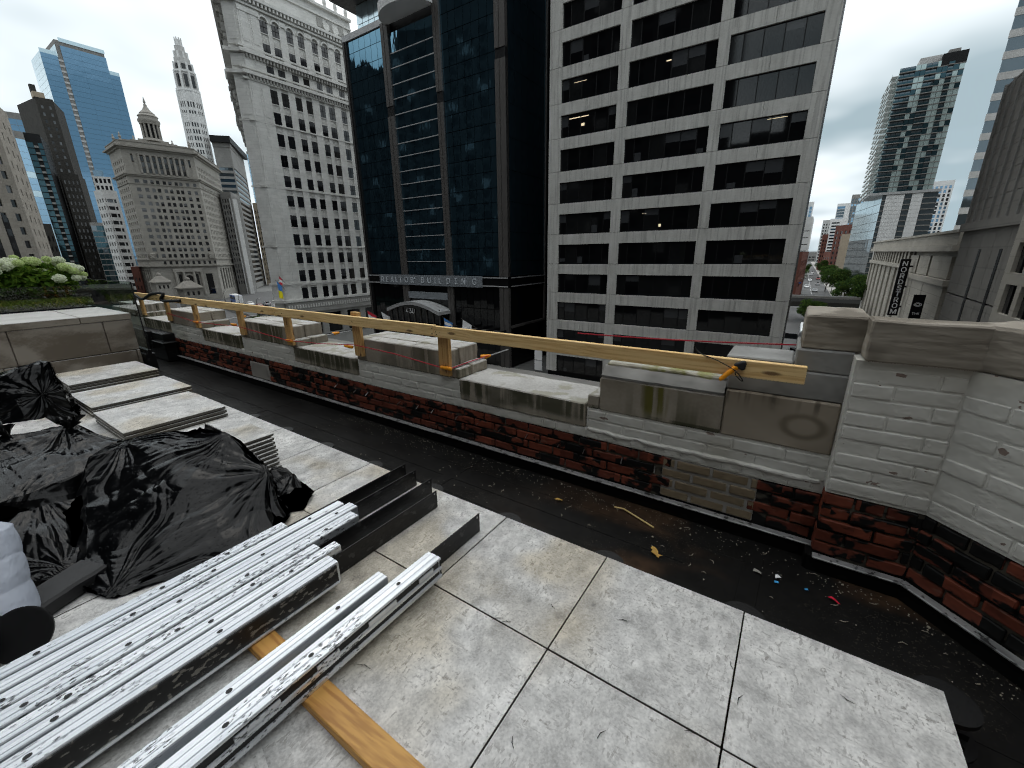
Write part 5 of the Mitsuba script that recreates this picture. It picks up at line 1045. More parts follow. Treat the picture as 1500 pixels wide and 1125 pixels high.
for i in range(12):
    a = i * math.pi / 6 + 0.1; m = trimesh.creation.cylinder(0.33, 5.0, sections=10); m.apply_translation([CX + cu[0] + 2.75 * math.cos(a), CY + cu[1] + 2.75 * math.sin(a), zc + 3.5]); part(cup, 'column', m, 'guarantee_stone', smooth=40)
m = trimesh.creation.cylinder(2.15, 4.8, sections=20); m.apply_translation([CX + cu[0], CY + cu[1], zc + 3.5]); part(cup, 'drum_opening', m, 'dark_frame', smooth=40)
for s, bk in ((.038, 1), (.130, 1), (.056, 4), (.108, 4), (.030, 6)):
    m = lathe([(0, 0), (0.5, 0), (0.5, 0.6), (0.25, 0.9), (0.5, 1.5), (0.2, 2.3), (0.28, 2.6), (0, 3.1)], 10); p = LP(s, bk); m.apply_translation([CX + p[0], CY + p[1], HZ(.189 * DL)]); part(lg, 'roof_urn', m, 'guarantee_stone', smooth=40)
for s in (.041, .1275):
    m = rough_block(2.2, 2.4, 0.9, 0.35, 0.3, 5, 0.4); m.vertices = m.vertices + [SL(s), HZ(.007 * DL), 0.5]; part(lg, 'carved_group', lf.mesh(m), 'guarantee_stone', smooth=40)

# ---- simple towers: a helper for a right-angled block with up to two visible faces
def tower(name, label, corners, h0, h1, mat, faces, cat='building', roof=None, corem=None):
    """corners: plan polygon (relative); faces: (i, j, cols, rows, window materials, depth) on the edge corner i -> corner j as seen from outside, left to right"""
    k = building(name, label); cs = np.array(corners, float)
    ins = _Pg(cs).buffer(-(max(f[5] for f in faces) + 0.12), join_style=2); core(k, list(ins.exterior.coords)[:-1], h0, h1 - 0.02, corem or mat, 'core')
    for q, (i, j, cols, rows, wm, dep) in enumerate(faces):
        fr = Frame(R2(*cs[i]), R2(*cs[j])); cols_ = cols(fr.L) if callable(cols) else cols
        grid_wall(k, fr, h0, h1, cols_, rows, mat, dep + 0.1); windows(k, fr, cols_, rows, -dep * 0.7, wm, seed=q + len(label))
    return k
def rowlist(a, b, pitch, frac): return [(a + pitch * i, a + pitch * i + pitch * frac) for i in range(int((b - a) / pitch))]
def AZ(az, d): return (d * math.sin(math.radians(az)), d * math.cos(math.radians(az)))
dark = [('city_window', 6), ('office_glass', 3), ('city_window_light', 1)]
# tall blue glass tower
bt = building('blue_glass_tower', 'tall blue mirror glass tower with a pale left edge')
core(bt, [(-487.5, 108.4), (-487.5, 152.0), (-515, 152.0), (-515, 108.4)], -90, 144.5, 'grey_stone', 'core'); core(bt, [(-487.6, 117.9), (-487.6, 145.8), (-514, 145.8), (-514, 117.9)], 144.5, 158, 'grey_stone', 'core')
bf = Frame(R2(-487, 108.0), R2(-487, 152.3)); bl_ = Frame(R2(-515.5, 108.0), R2(-487, 108.0)); b2_ = Frame(R2(-515.5, 117.6), R2(-487, 117.6))
for k in range(54):
    z = -36 + k * 3.6
    for fr, segs, mt in ((bf, [(0.05, 9.2, 148.0), (12.2, 23.0, 158.2), (23.05, 38.2, 158.2), (38.25, 44.3, 144.6)], 'blue_glass'), (bl_, [(0.1, 9.5, 148.0), (9.55, 19, 148.0), (19.05, 28.4, 148.0)], 'pale_glass'), (b2_, [(0.1, 14, 158), (14.05, 28.4, 158)], 'pale_glass')):
        for a, b, t in segs:
            if z + 3.6 > t or (fr is b2_ and z < 143): continue
            tilt_pane(bt, fr, a, b, z + 0.06, z + 3.54, 0.0, k * 10 + int(a), mt, 0.002)
    if z + 3.6 < 148: cube(bt, 'balcony_slot', bf.M(9.25, 12.15, HZ(z), HZ(z + 1.3), -1.5, -0.2), 'bright_metal'); 
cube(bt, 'slot_back', bf.M(9.2, 12.2, HZ(-36), HZ(147), -2.0, -1.4), 'dark_frame')
for a, b, t in ((0, 9.2, 148), (12.2, 38.2, 158.2), (38.2, 44.3, 144.6)): cube(bt, 'crown_screen', bf.M(a, b, HZ(t - 1.0), HZ(t + 1.6), -0.2, 0.05), 'pale_glass')
# slim dark tower left of it, with a ragged gilt top
dk = tower('dark_stone_tower', 'slim dark brown tower with a stepped gilded top, left of the blue glass tower', [AZ(-78.62, 420), AZ(-77.55, 420), AZ(-77.0, 450), AZ(-79.9, 450)], -75, 98, 'brown_stone',
           [(0, 1, lambda L: every(0.4, L - 0.4, 2, 0.3), rowlist(-60, 96, 4.0, 0.5), [('city_window', 2), ('city_window_light', 2)], 0.4)])
p = AZ(-78.35, 421); m = prism([R2(p[0] - 4, p[1] - 2.5), R2(p[0] + 1, p[1] - 2.5), R2(p[0] + 1, p[1] + 2.5), R2(p[0] - 4, p[1] + 2.5)], HZ(98), HZ(101)); part(dk, 'crown', m, 'city_tan'); p = AZ(-78.55, 421); m = prism([R2(p[0] - 3, p[1] - 1.2), R2(p[0], p[1] - 1.2), R2(p[0], p[1] + 1.2), R2(p[0] - 3, p[1] + 1.2)], HZ(101), HZ(105)); part(dk, 'crown', m, 'brown_stone')
tower('dark_stone_tower', 'lower dark tower with tiny lit windows in front of the blue glass tower', [AZ(-78.5, 400), AZ(-77.35, 400), AZ(-76.9, 420), AZ(-78.5, 420)], -75, 52.5, 'brown_stone',
      [(0, 1, lambda L: every(0.3, L - 0.3, 4, 0.35), rowlist(-60, 51, 4.1, 0.5), [('city_window', 3), ('city_window_light', 1)], 0.3)])
tower('dark_glass_block', 'dark teal glass block with light floor lines below the blue tower', [AZ(-77.5, 380), AZ(-76.42, 380), AZ(-76.0, 400), AZ(-77.5, 400)], -75, 23, 'grey_stone',
      [(0, 1, lambda L: every(0.1, L - 0.1, 3, 0.97), rowlist(-60, 22, 3.4, 0.86), [('teal_glass', 3), ('grey_glass', 1)], 0.25)])
# teal tower with a bright strip and white balconies
tt = tower('teal_glass_tower', 'dark teal balcony tower with a bright light blue glass edge', [AZ(-79.98, 380), AZ(-79.02, 380), AZ(-78.6, 410), AZ(-79.98, 410)], -75, 69.5, 'dark_frame',
      [(0, 1, lambda L: [(0.1, L * 0.42), (L * 0.72, L - 0.1)], rowlist(-60, 66, 3.3, 0.86), [('teal_glass', 1)], 0.3)])
ff = Frame(R2(*AZ(-79.98, 380)), R2(*AZ(-79.02, 380)))
for z, _ in rowlist(-60, 66, 3.3, 1): cube(tt, 'balcony', ff.M(ff.L * 0.44, ff.L * 0.70, HZ(z), HZ(z + 1.0), -0.3, 1.4), 'grey_stone')
ls = tower('glass_slab', 'light sky blue glass slab, a bright vertical strip beside the teal tower', [AZ(-80.52, 375), AZ(-79.98, 378), AZ(-79.98, 400), AZ(-80.6, 400)], -75, 69, 'grey_stone', [(0, 1, lambda L: [(0.05, L - 0.05)], rowlist(-60, 68, 3.3, 0.97), [('pale_blue_glass', 3), ('pale_glass', 1)], 0.1)])
wb = tower('white_balcony_tower', 'white tower striped with dark window bands behind the beige building', [AZ(-81.6, 400), AZ(-80.3, 400), AZ(-80.3, 430), AZ(-81.8, 430)], -75, 70, 'city_white', [(0, 1, lambda L: [(0.4, L - 0.4)], rowlist(-60, 66, 3.3, 0.55), [('city_window', 1)], 0.9)])
tower('blue_office_slab', 'distant plain blue glass slab at the left edge of the skyline', [AZ(-81.5, 520), AZ(-79.2, 520), AZ(-79.2, 540), AZ(-81.5, 540)], -75, 108, 'grey_stone', [(0, 1, lambda L: every(0.1, L - 0.1, 5, 0.97), rowlist(-60, 107, 4.2, 0.95), [('blue_glass', 1)], 0.2)])
# beige building at the left edge
bb = tower('beige_art_deco_building', 'beige stone building with dark vertical window strips at the left edge', [AZ(-89.5, 170), AZ(-81.35, 185), AZ(-80.55, 205), AZ(-86, 230)], GR, 42, 'beige_stone',
      [(0, 1, lambda L: every(0.5, L - 0.3, 9, 0.36), rowlist(-14, 40, 3.55, 0.55), dark, 0.45), (1, 2, lambda L: every(1.2, L - 1.0, 3, 0.22), rowlist(-14, 40, 3.55, 0.5), dark, 0.4)])
fb = Frame(R2(*AZ(-89.5, 170)), R2(*AZ(-81.35, 185)))
for i, (a, b) in enumerate(every(0.5, fb.L - 0.3, 9, 0.36)):
    if i in (3, 4, 5, 6, 7): cube(bb, 'dark_strip', fb.M(a - 0.1, b + 0.1, HZ(-8), HZ(11.5 if i > 3 else 22), -0.3, 0.05), 'dark_frame')
    for z in np.arange(-8, 11, 3.55):
        if i in (3, 4, 5, 6, 7): cube(bb, 'strip_window', fb.M(a + 0.1, b - 0.1, HZ(z + 0.6), HZ(z + 2.4), 0.0, 0.08), 'city_window')
tower('dark_corner_block', 'narrow dark stone block tucked behind the beige building', [AZ(-80.6, 230), AZ(-80.05, 232), AZ(-80.05, 250), AZ(-81, 250)], GR, 13, 'brown_stone', [(0, 1, lambda L: every(0.2, L - 0.2, 2, 0.4), rowlist(-14, 12, 3.5, 0.5), dark, 0.3)])
# white gridded block left of the domed skyscraper
wg = tower('white_grid_block', 'pale stone office block with a set back top, left of the domed skyscraper', [AZ(-76.62, 300), AZ(-76.05, 290), AZ(-75.0, 293), AZ(-75.2, 330)], GR - 4, 32.5, 'pale_stone',
      [(0, 1, lambda L: every(0.3, L - 0.2, 3, 0.5), rowlist(-16, 31, 3.3, 0.5), dark, 0.4), (1, 2, lambda L: [(0.4, 0.9), (1.2, 3.6), (4.0, 5.0)], rowlist(-16, 31, 3.3, 0.5), dark, 0.4)])
core(wg, [AZ(-76.4, 302), AZ(-75.15, 300), AZ(-75.2, 320), AZ(-76.4, 320)], 32.5, 39.5, 'pale_stone', 'setback'); core(wg, [AZ(-76.3, 303), AZ(-75.6, 302), AZ(-75.6, 312), AZ(-76.3, 312)], 39.5, 42.5, 'pale_blue_glass', 'penthouse')
fs = Frame(R2(*AZ(-76.4, 302)), R2(*AZ(-75.15, 300))); windows(wg, fs, every(0.2, fs.L - 0.2, 4, 0.6), [(33.4, 35.4), (36.6, 38.6)], 0.03, dark, 'window', 3)
tower('red_brick_block', 'small dark red building at the foot of the domed skyscraper', [AZ(-75.5, 240), AZ(-74.9, 238), AZ(-74.9, 250), AZ(-75.6, 250)], GR, -2.5, 'city_red_brick', [(0, 1, lambda L: every(0.2, L - 0.2, 2, 0.4), rowlist(-15, -3, 3.2, 0.5), dark, 0.3)])
# slender white tower with an octagonal crown
ma = building('slender_white_tower', 'slender white terracotta tower with an octagonal stepped crown behind the domed skyscraper')
DM = 300.0; mc = np.array(AZ(-67.62, DM + 6)); rz_ = math.radians(67.62)
def octa(r, h0, h1, mat, name, rot=0.0, n=8):
    pts = [(mc[0] + r * math.cos(2 * math.pi * (i + 0.5) / n - math.radians(22.4) + rot), mc[1] + r * math.sin(2 * math.pi * (i + 0.5) / n - math.radians(22.4) + rot)) for i in range(n)]; core(ma, pts, h0, h1, mat, name); return pts
octa(4.6, 20, 84, 'pale_stone', 'shaft')
p8 = [(mc[0] + 5.35 * math.cos(2 * math.pi * (i + 0.5) / 8 - math.radians(22.4)), mc[1] + 5.35 * math.sin(2 * math.pi * (i + 0.5) / 8 - math.radians(22.4))) for i in range(8)]
for i in range(8):
    a, b = np.array(p8[i]), np.array(p8[(i + 1) % 8])
    if (a + b)[0] / 2 - mc[0] > 0 or (a + b)[1] / 2 - mc[1] < 0:
        fr = Frame(R2(*a), R2(*b))
        if np.dot(fr.n[:2], -mc) < 0: fr = Frame(R2(*b), R2(*a))
        cs = every(0.35, fr.L - 0.35, 3, 0.62); rw = rowlist(22, 72, 3.25, 0.62) + [(73.5, 75), (76.5, 79)]
        grid_wall(ma, fr, 20, 84, cs, rw, 'city_white', 0.5, 0.15); windows(ma, fr, cs, rw, -0.35, dark, seed=i)
        cube(ma, 'corner_rib', fr.M(-0.22, 0.22, HZ(20), HZ(85), -0.2, 0.22), 'city_white')
octa(5.5, 84, 85.0, 'city_white', 'crown'); octa(4.6, 85.0, 92.6, 'pale_stone', 'crown'); octa(5.0, 92.6, 93.4, 'city_white', 'crown'); octa(4.1, 93.4, 96.5, 'pale_stone', 'crown'); octa(3.7, 96.5, 99.0, 'pale_stone', 'crown'); octa(3.0, 99.0, 102, 'pale_stone', 'crown'); octa(2.3, 102, 104.5, 'pale_stone', 'crown'); octa(1.5, 104.5, 107.5, 'city_white', 'crown')
for i in range(8):
    a = 2 * math.pi * (i + 0.5) / 8 - math.radians(22.4)
    for r, h0, h1, w in ((4.75, 84, 93.0, .35), (4.2, 93, 97.0, .35), (2.9, 97, 102, .35), (1.45, 102, 108.3, .2)):
        c = (mc[0] + r * math.cos(a), mc[1] + r * math.sin(a)); core(ma, [(c[0] - w, c[1] - w), (c[0] + w, c[1] - w), (c[0] + w, c[1] + w), (c[0] - w, c[1] + w)], h0, h1, 'city_white', 'pinnacle')
    c2 = 2 * math.pi * (i + 1) / 8 - math.radians(22.4)
    for r, h0, h1 in ((4.0, 86, 91.5), (3.5, 94, 96.2)):
        c = (mc[0] + r * math.cos(c2), mc[1] + r * math.sin(c2)); w = 0.7; core(ma, [(c[0] - w, c[1] - w), (c[0] + w, c[1] - w), (c[0] + w, c[1] + w), (c[0] - w, c[1] + w)], h0, h1, 'city_window', 'arched_opening')
# modern banded block and pale slab right of the domed skyscraper
mb = tower('banded_office_block', 'grey office block with dark window bands and an overhanging roof behind the domed skyscraper', [AZ(-66.5, 300), AZ(-65.0, 298), (AZ(-65.0, 298)[0] - 37, AZ(-65.0, 298)[1] + 24), AZ(-66.5, 340)], GR, 58.5, 'grey_stone',
      [(0, 1, lambda L: [(0.4, L - 0.4)], rowlist(-14, 52, 2.9, 0.55), [('blue_glass', 2), ('grey_glass', 1)], 0.4), (1, 2, lambda L: [(0.6, L - 0.6)], rowlist(-14, 52, 2.9, 0.55), [('grey_glass', 1), ('city_window', 2)], 0.5)])
p0_, p1_ = np.array(AZ(-65.0, 298)), np.array(AZ(-66.5, 300))
core(mb, [tuple(p1_ + [1.5, -1.5]), tuple(p0_ + [2.5, -0.5]), tuple(p0_ + [-36, 26]), tuple(p1_ + [-30, 20])], 60.5, 63.6, 'dark_frame', 'roof_slab'); core(mb, [tuple(p1_ + [0.3, -.3]), tuple(p0_ + [.5, 0]), tuple(p0_ + [-37, 24]), tuple(p1_ + [-30, 20])], 58.5, 60.5, 'grey_stone', 'parapet')
psl = tower('pale_ribbed_block', 'pale slab with fine vertical ribs between the domed skyscraper and the banded block', [AZ(-66.75, 255), AZ(-65.75, 252), (AZ(-65.75, 252)[0] - 12, AZ(-65.75, 252)[1] + 9), AZ(-66.75, 275)], GR, 30.5, 'grey_stone',
      [(0, 1, lambda L: every(0.2, L - 0.2, 4, 0.5), rowlist(-12, 29, 2.7, 0.6), dark, 0.35), (1, 2, lambda L: every(0.5, L - 0.5, 6, 0.35), [(-12, 29)], [('grey_stone', 1)], 0.4)])
core(psl, [AZ(-66.0, 252), AZ(-65.3, 255), AZ(-65.3, 265), AZ(-66.0, 262)], GR, 27.5, 'pale_stone', 'stair_tower')
tower('beige_ornate_block', 'beige ornamented block glimpsed beside the white skyscraper', [AZ(-63.9, 330), AZ(-62.9, 328), AZ(-62.9, 350), AZ(-63.9, 350)], GR, 34, 'city_tan', [(0, 1, lambda L: every(0.3, L - 0.3, 4, 0.5), rowlist(-14, 33, 3.2, 0.6), dark, 0.4)])
tower('blue_office_slab', 'pale blue glass slab just behind the white skyscraper edge', [AZ(-63.6, 520), AZ(-62.8, 520), AZ(-62.8, 540), AZ(-63.6, 540)], GR, 100, 'grey_stone', [(0, 1, lambda L: every(0.1, L - 0.1, 2, 0.95), rowlist(-10, 99, 4, 0.9), [('pale_blue_glass', 1)], 0.2)])

em = struct('embankment', prism([R2(*AZ(-86, 262)), R2(*AZ(-80, 250)), R2(*AZ(-75.7, 236)), R2(*AZ(-75.7, 300)), R2(*AZ(-86, 330))], ST - 0.3, HZ(-11.5)), 'brown_stone')
ef_ = Frame(R2(*AZ(-80, 250)), R2(*AZ(-75.7, 236)))
for i in range(5): cube(em, 'archway', ef_.M(1 + i * 4.6, 4.0 + i * 4.6, HZ(-16.8), HZ(-13.2), -0.2, 0.06), 'dark_frame')
cube(em, 'parapet', ef_.M(0, ef_.L, HZ(-11.5), HZ(-10.7), -0.4, 0.1), 'guarantee_trim')
# ---- the river bridge with its two bridge houses
bg = struct('bridge', prism([R2(-118, 14), R2(-118, 46), R2(-122, 62), R2(-240, 120), R2(-240, 60)], ST - 1.4, ST - 0.02), 'asphalt')
d0, d1 = np.array([-196.0, 72.0]), np.array([-112.0, 54.5])
bfm = Frame(R2(*d0), R2(*d1)); cube(bg, 'girder', bfm.M(0, bfm.L, HZ(GR - 1.6), HZ(GR - 0.3), -0.5, 0.3), 'grey_stone'); cube(bg, 'parapet', bfm.M(0, bfm.L, HZ(GR + 0.1), HZ(GR + 1.0), -0.2, 0.0), 'guarantee_trim')
for i in range(12): cube(bg, 'pier', bfm.M(3 + i * 7.2, 4.4 + i * 7.2, HZ(GR - 7), HZ(GR - 1.6), -1.0, 0.1), 'grey_stone')
for i in range(46): cube(bg, 'baluster', bfm.M(1 + i * 1.8, 1.3 + i * 1.8, HZ(GR + 0.1), HZ(GR + 1.15), -0.25, 0.06), 'grey_stone')
def bridge_house(az_, d, w, htop, label):
    c = AZ(az_, d); k = building('bridge_house', label, 'stone bridge houses on the bridge'); f0 = Frame(R2(c[0], c[1] - w / 2), R2(c[0], c[1] + w / 2))
    cs = every(0.5, w - 0.5, 3, 0.45); z1 = htop - 3.4
    core(k, [(c[0] - w, c[1] - w / 2 + .1), (c[0] - .4, c[1] - w / 2 + .1), (c[0] - .4, c[1] + w / 2 - .1), (c[0] - w, c[1] + w / 2 - .1)], GR - 6, z1, 'guarantee_stone')
    grid_wall(k, f0, GR - 6, z1, cs, [(z1 - 2.0, z1 - 0.8)], 'guarantee_stone', 0.5); windows(k, f0, cs, [(z1 - 2.0, z1 - 0.8)], -0.3, dark, seed=2)
    cube(k, 'cornice', f0.M(-0.5, w + 0.5, HZ(z1), HZ(z1 + 0.35), -w, 0.5), 'guarantee_trim')
    m = trimesh.convex.convex_hull(np.array([[x, y, z] for x, y, z in [(-1, -1, 0), (1, -1, 0), (1, 1, 0), (-1, 1, 0), (-.62, -.62, .9), (.62, -.62, .9), (.62, .62, .9), (-.62, .62, .9), (-.22, -.22, 2.1), (.22, -.22, 2.1), (.22, .22, 2.1), (-.22, .22, 2.1)]])); m.apply_scale([w / 2 + .3, w / 2 + .3, 1]); m.apply_translation([*R2(c[0] - w / 2, c[1]), HZ(z1 + 0.35)])
    part(k, 'roof', m, 'guarantee_trim'); m = lathe([(0, 0), (.55, 0), (.75, .4), (.55, .8), (.2, 1.0), (0, 1.2)], 14); m.apply_translation([*R2(c[0] - w / 2, c[1]), HZ(z1 + 2.4)]); part(k, 'finial', m, 'guarantee_trim', smooth=40)
bridge_house(-73.3, 195, 4.6, -4.3, 'square stone bridge house with a pyramid roof, the left one'); bridge_house(-70.95, 165, 5.2, -5.2, 'stone bridge house with a stepped curved roof, the right one')

# ---- right side: street of blocks, mall with the vertical sign, towers
md = building('department_store', 'pale stone department store with pilasters, a window frieze and a tall black vertical sign')
mf = Frame(R2(15.3, 150), R2(14.6, 70)); 
core(md, [(15.9, 149.5), (15.2, 62), (40, 62), (40, 149.5)], GR, 1.6, 'mall_stone', 'core')
UM = lambda y: (150 - y)
pil = [(UM(y) - 0.9, UM(y) + 0.9) for y in (149, 142.5, 136, 129.5, 123, 116.5, 110, 103, 97.2)]
B = Boxes()
for a, b in comp(0, 52.8, pil): mf.box(B, a, b, HZ(GR), HZ(-3.0), -0.5, -0.22)
part(md, 'wall', B.out(), 'mall_stone')
for a, b in pil: cube(md, 'pilaster', mf.M(a, b, HZ(GR), HZ(-3.0), -0.5, 0.06), 'mall_stone'); cube(md, 'pilaster_groove', mf.M((a + b) / 2 - .08, (a + b) / 2 + .08, HZ(GR), HZ(-3.2), 0.0, 0.075), 'mall_dark')
for z in np.arange(-15.5, -3.4, 1.25): cube(md, 'stone_joint', mf.M(0, 52.6, HZ(z), HZ(z + 0.05), -0.3, -0.205), 'mall_dark')
band(md, mf, -0.5, 53, -3.0, -2.35, -0.5, 0.35, 'mall_stone'); band(md, mf, -0.3, 53, -2.35, -0.2, -0.5, -0.35, 'mall_dark', 'frieze_back')
for y in np.arange(147.5, 98, -3.25): cube(md, 'frieze_pier', mf.M(UM(y) - .75, UM(y) + .75, HZ(-2.35), HZ(-0.2), -0.5, 0.05), 'mall_stone')
for y in np.arange(145.9, 99, -3.25): cube(md, 'frieze_window', mf.M(UM(y) - .85, UM(y) + .85, HZ(-2.3), HZ(-0.25), -0.36, -0.25), 'city_window')
band(md, mf, -0.8, 80, -0.2, 0.5, -0.5, 0.55, 'mall_stone'); band(md, mf, -0.4, 80, 0.5, 1.9, -0.5, 0.2, 'mall_stone', 'parapet'); band(md, mf, -0.8, 80, 1.9, 2.2, -0.5, 0.45, 'mall_stone')
for a, b in ((53.2, 60), (60.3, 68), (68.3, 79)):
    cube(md, 'blank_panel', mf.M(a, b, HZ(GR), HZ(-4.2), -0.4, 0.15), 'mall_stone'); cube(md, 'blank_panel', mf.M(a + .4, b - .4, HZ(-3.4), HZ(-0.8), -0.4, 0.02), 'mall_stone')
for z in np.arange(-15.5, -4.6, 1.25): cube(md, 'stone_joint', mf.M(53.2, 79, HZ(z), HZ(z + 0.05), 0.0, 0.158), 'mall_dark')
band(md, mf, 53, 79.5, -4.2, -3.5, -0.5, 0.4, 'mall_stone')
# the sign stands out from the wall on brackets
sx, sy = 14.3, 92.8
sgn = thing('vertical_sign', 'tall narrow black sign reading NORDSTROM on the department store', 'sign')
sfr = Frame(R2(sx - 1.15, sy), R2(sx + 0.1, sy))
m = chamfer_box(1.25, 9.0, 0.35, 0.03); m.apply_translation([0.625, HZ(-5.85), -0.18]); part(sgn, 'box', sfr.mesh(m), 'black_granite')
for i, ch in enumerate('NORDSTROM'):
    m = meshkit.text_mesh(ch, 0.74, 0.05, True); m.vertices = m.vertices - [m.bounds[:, 0].mean(), 0, 0] + [0.625, HZ(-2.42 - i * 0.955), 0.0]; part(sgn, 'letter', sfr.mesh(m), 'white_paint')
for z in (-2.6, -5.8, -9.0): cube(sgn, 'bracket', sfr.M(1.25, 1.6, HZ(z), HZ(z + .25), -0.3, -0.1), 'dark_frame')
sg2 = thing('vertical_sign', 'shorter black banner with a round emblem and white letters right of the tall sign', 'sign')
sx2, sy2 = 12.75, 71.5; s2 = Frame(R2(sx2 - .55, sy2), R2(sx2 + .55, sy2)); m = chamfer_box(1.1, 5.2, 0.2, 0.02); m.apply_translation([.55, HZ(-7.9), -.1]); part(sg2, 'box', s2.mesh(m), 'black_granite')
for txt, z, h in (('THE', -7.75, .26), ('G', -8.75, .55)):
    m = meshkit.text_mesh(txt, h, .04, True); m.vertices = m.vertices - [m.bounds[:, 0].mean(), 0, 0] + [.55, HZ(z), 0]; part(sg2, 'letter', s2.mesh(m), 'white_paint')
for r_o, r_i in ((.30, .24), (.18, .12)):
    m = trimesh.creation.annulus(r_i, r_o, .04, sections=24); m.vertices = m.vertices * [1.25, .85, 1] + [.55, HZ(-6.5), .02]; part(sg2, 'emblem', s2.mesh(m), 'white_paint')
# the big dark stone block and its glass tower
db = building('dark_stone_block', 'large dark panelled stone block right of the department store')
dfm = Frame(R2(12.35, 59), R2(11.0, -20)); core(db, [(12.7, 58.8), (11.4, -20), (60, -20), (60, 58.8)], GR, 13.6, 'mall_dark', 'core')
ends = Frame(R2(45, 59), R2(12.35, 59))
for i in range(16):
    for z0, z1 in ((-17, -9.4), (-9.3, -4.1), (-4.0, 1.6)): cube(db, 'panel', dfm.M(i * 3.2 + 0.03, i * 3.2 + 3.17, HZ(z0 + .02), HZ(z1 - .02), -0.3, 0.0), 'mall_dark')
for i in range(24):
    for j, z in enumerate(np.arange(2.3, 13.4, 1.85)):
        cube(db, 'panel', dfm.M(i * 2.1 + .03, i * 2.1 + 2.07, HZ(z + .02), HZ(min(z + 1.83, 13.6)), -0.3, -0.05 - .04 * (i % 3 == 0)), 'mall_dark')
    if True: cube(db, 'rib', dfm.M(i * 2.1 - .12, i * 2.1 + .12, HZ(2.3), HZ(13.6), -0.2, 0.08), 'grey_stone')
band(db, dfm, -0.3, 60, 1.6, 2.3, -0.3, 0.3, 'mall_dark', 'ledge')
for y in (52.3, 47.2): cube(db, 'dark_slot', dfm.M(59 - y - .28, 59 - y + .28, HZ(-15), HZ(0.0), -0.2, 0.04), 'dark_frame')
nb = building('window_grid_building', 'stone building with a dense grid of dark framed windows at the right edge')
nfm = Frame(R2(10.6, 39.5), R2(9.8, -12)); core(nb, [(11.0, 39.2), (10.25, -12), (11.6, -12), (12.2, 39.2)], GR, 3.2, 'mall_stone', 'core')
nc = every(0.6, 40, 16, 0.74); nr = rowlist(-15.9, 3.0, 2.42, 0.72)
grid_wall(nb, nfm, GR, 3.2, nc, nr, 'mall_stone', 0.35); windows(nb, nfm, nc, nr, -0.2, [('city_window', 3), ('office_glass', 2)], seed=9)
for a, b in nc:
    for z0, z1 in nr: cube(nb, 'mullion', nfm.M((a + b) / 2 - .04, (a + b) / 2 + .04, HZ(z0), HZ(z1), -.25, -.12), 'dark_frame')
gt = building('striped_glass_tower', 'tall glass tower with pale stone floor stripes at the right edge')
gfm = Frame(R2(23.2, 118), R2(60, 118)); gs_ = gfm; core(gt, [(23.5, 118.3), (60, 118.3), (60, 155), (31.5, 155)], GR, 62, 'grey_stone', 'core')
for k in range(22):
    z = -6 + 3.1 * k
    for fr in (gfm,):
        cube(gt, 'floor_band', fr.M(0, fr.L, HZ(z), HZ(z + 1.15), -0.2, 0.10), 'pale_stone' if fr is gfm else 'city_white')
        n = 11 if fr is gfm else 9
        for i in range(n): cube(gt, 'pane', fr.M(i * fr.L / n + .08, (i + 1) * fr.L / n - .08, HZ(z + 1.15), HZ(z + 3.1), -0.2, 0.0), ('grey_glass', 'mint_glass', 'city_window')[(i * 7 + k * 3) % 3] if fr is gfm else 'grey_glass')
# residential tower on its podium
t2 = building('residential_tower', 'dark balcony tower of mint glass and dark floors on a stone podium')
tf = Frame(R2(16.4, 199.3), R2(31.6, 199.3)); ts = Frame(R2(16.4, 226), R2(16.4, 199.3))
core(t2, [(16.9, 199.9), (31.4, 199.9), (31.4, 226), (16.9, 226)], 18.5, 55.4, 'dark_frame', 'core')
r_ = np.random.default_rng(3)
for k in range(22):
    z = 18.6 + k * 1.675
    if z > 54: break
    cube(t2, 'floor_slab', tf.M(0, 15.1, HZ(z), HZ(z + .22), -0.4, 0.15), 'grey_stone')
    for i in range(12):
        a, b = i * 1.26 + .05, (i + 1) * 1.26 - .05
        col = i % 6; bal = col in (0, 1, 2) and k < 21 if i < 3 else col in (0, 1) if i < 9 else False
        if i in (0, 1, 2, 5, 6, 9): 
            cube(t2, 'loggia', tf.M(a, b, HZ(z + .22), HZ(z + 1.67), -0.35, -0.25), 'grey_glass'); cube(t2, 'balcony', tf.M(a - .05, b + .05, HZ(z + .26), HZ(z + .80), 0.66, 0.72), 'teal_glass'); cube(t2, 'balcony_slab', tf.M(a - .05, b + .05, HZ(z + .02), HZ(z + .24), 0.15, 0.78), 'grey_stone')
        else: cube(t2, 'pane', tf.M(a, b, HZ(z + .22), HZ(z + 1.67), -0.2, 0.0), 'mint_glass' if r_.random() < .74 else 'teal_glass')
    for i in range(3):
        cube(t2, 'side_balcony', ts.M(1 + i * 8.8, 7.4 + i * 8.8, HZ(z), HZ(z + .18), 0.0, 1.5), 'city_white'); cube(t2, 'side_balcony_rail', ts.M(1 + i * 8.8, 7.4 + i * 8.8, HZ(z + .18), HZ(z + .75), 1.42, 1.48), 'mint_glass')
    cube(t2, 'side_glass', ts.M(0, 26.7, HZ(z + .22), HZ(z + 1.67), -0.3, -0.1), 'mint_glass')
cube(t2, 'crown', tf.M(9.6, 15.2, HZ(53.8), HZ(57.2), -4, 0.1), 'dark_frame'); cube(t2, 'crown', tf.M(4.6, 9.6, HZ(55.4), HZ(57.6), -7, -1.5), 'pale_stone'); cube(t2, 'crown', tf.M(11.0, 13.6, HZ(57.2), HZ(58.6), -5, -2), 'grey_stone')
pd_ = building('tower_podium', 'podium of ribbed pale stone and glass below the residential tower')
pfz = Frame(R2(19.3, 198.5), R2(33.2, 198.5)); psz = Frame(R2(15.2, 236), R2(19.3, 198.5))
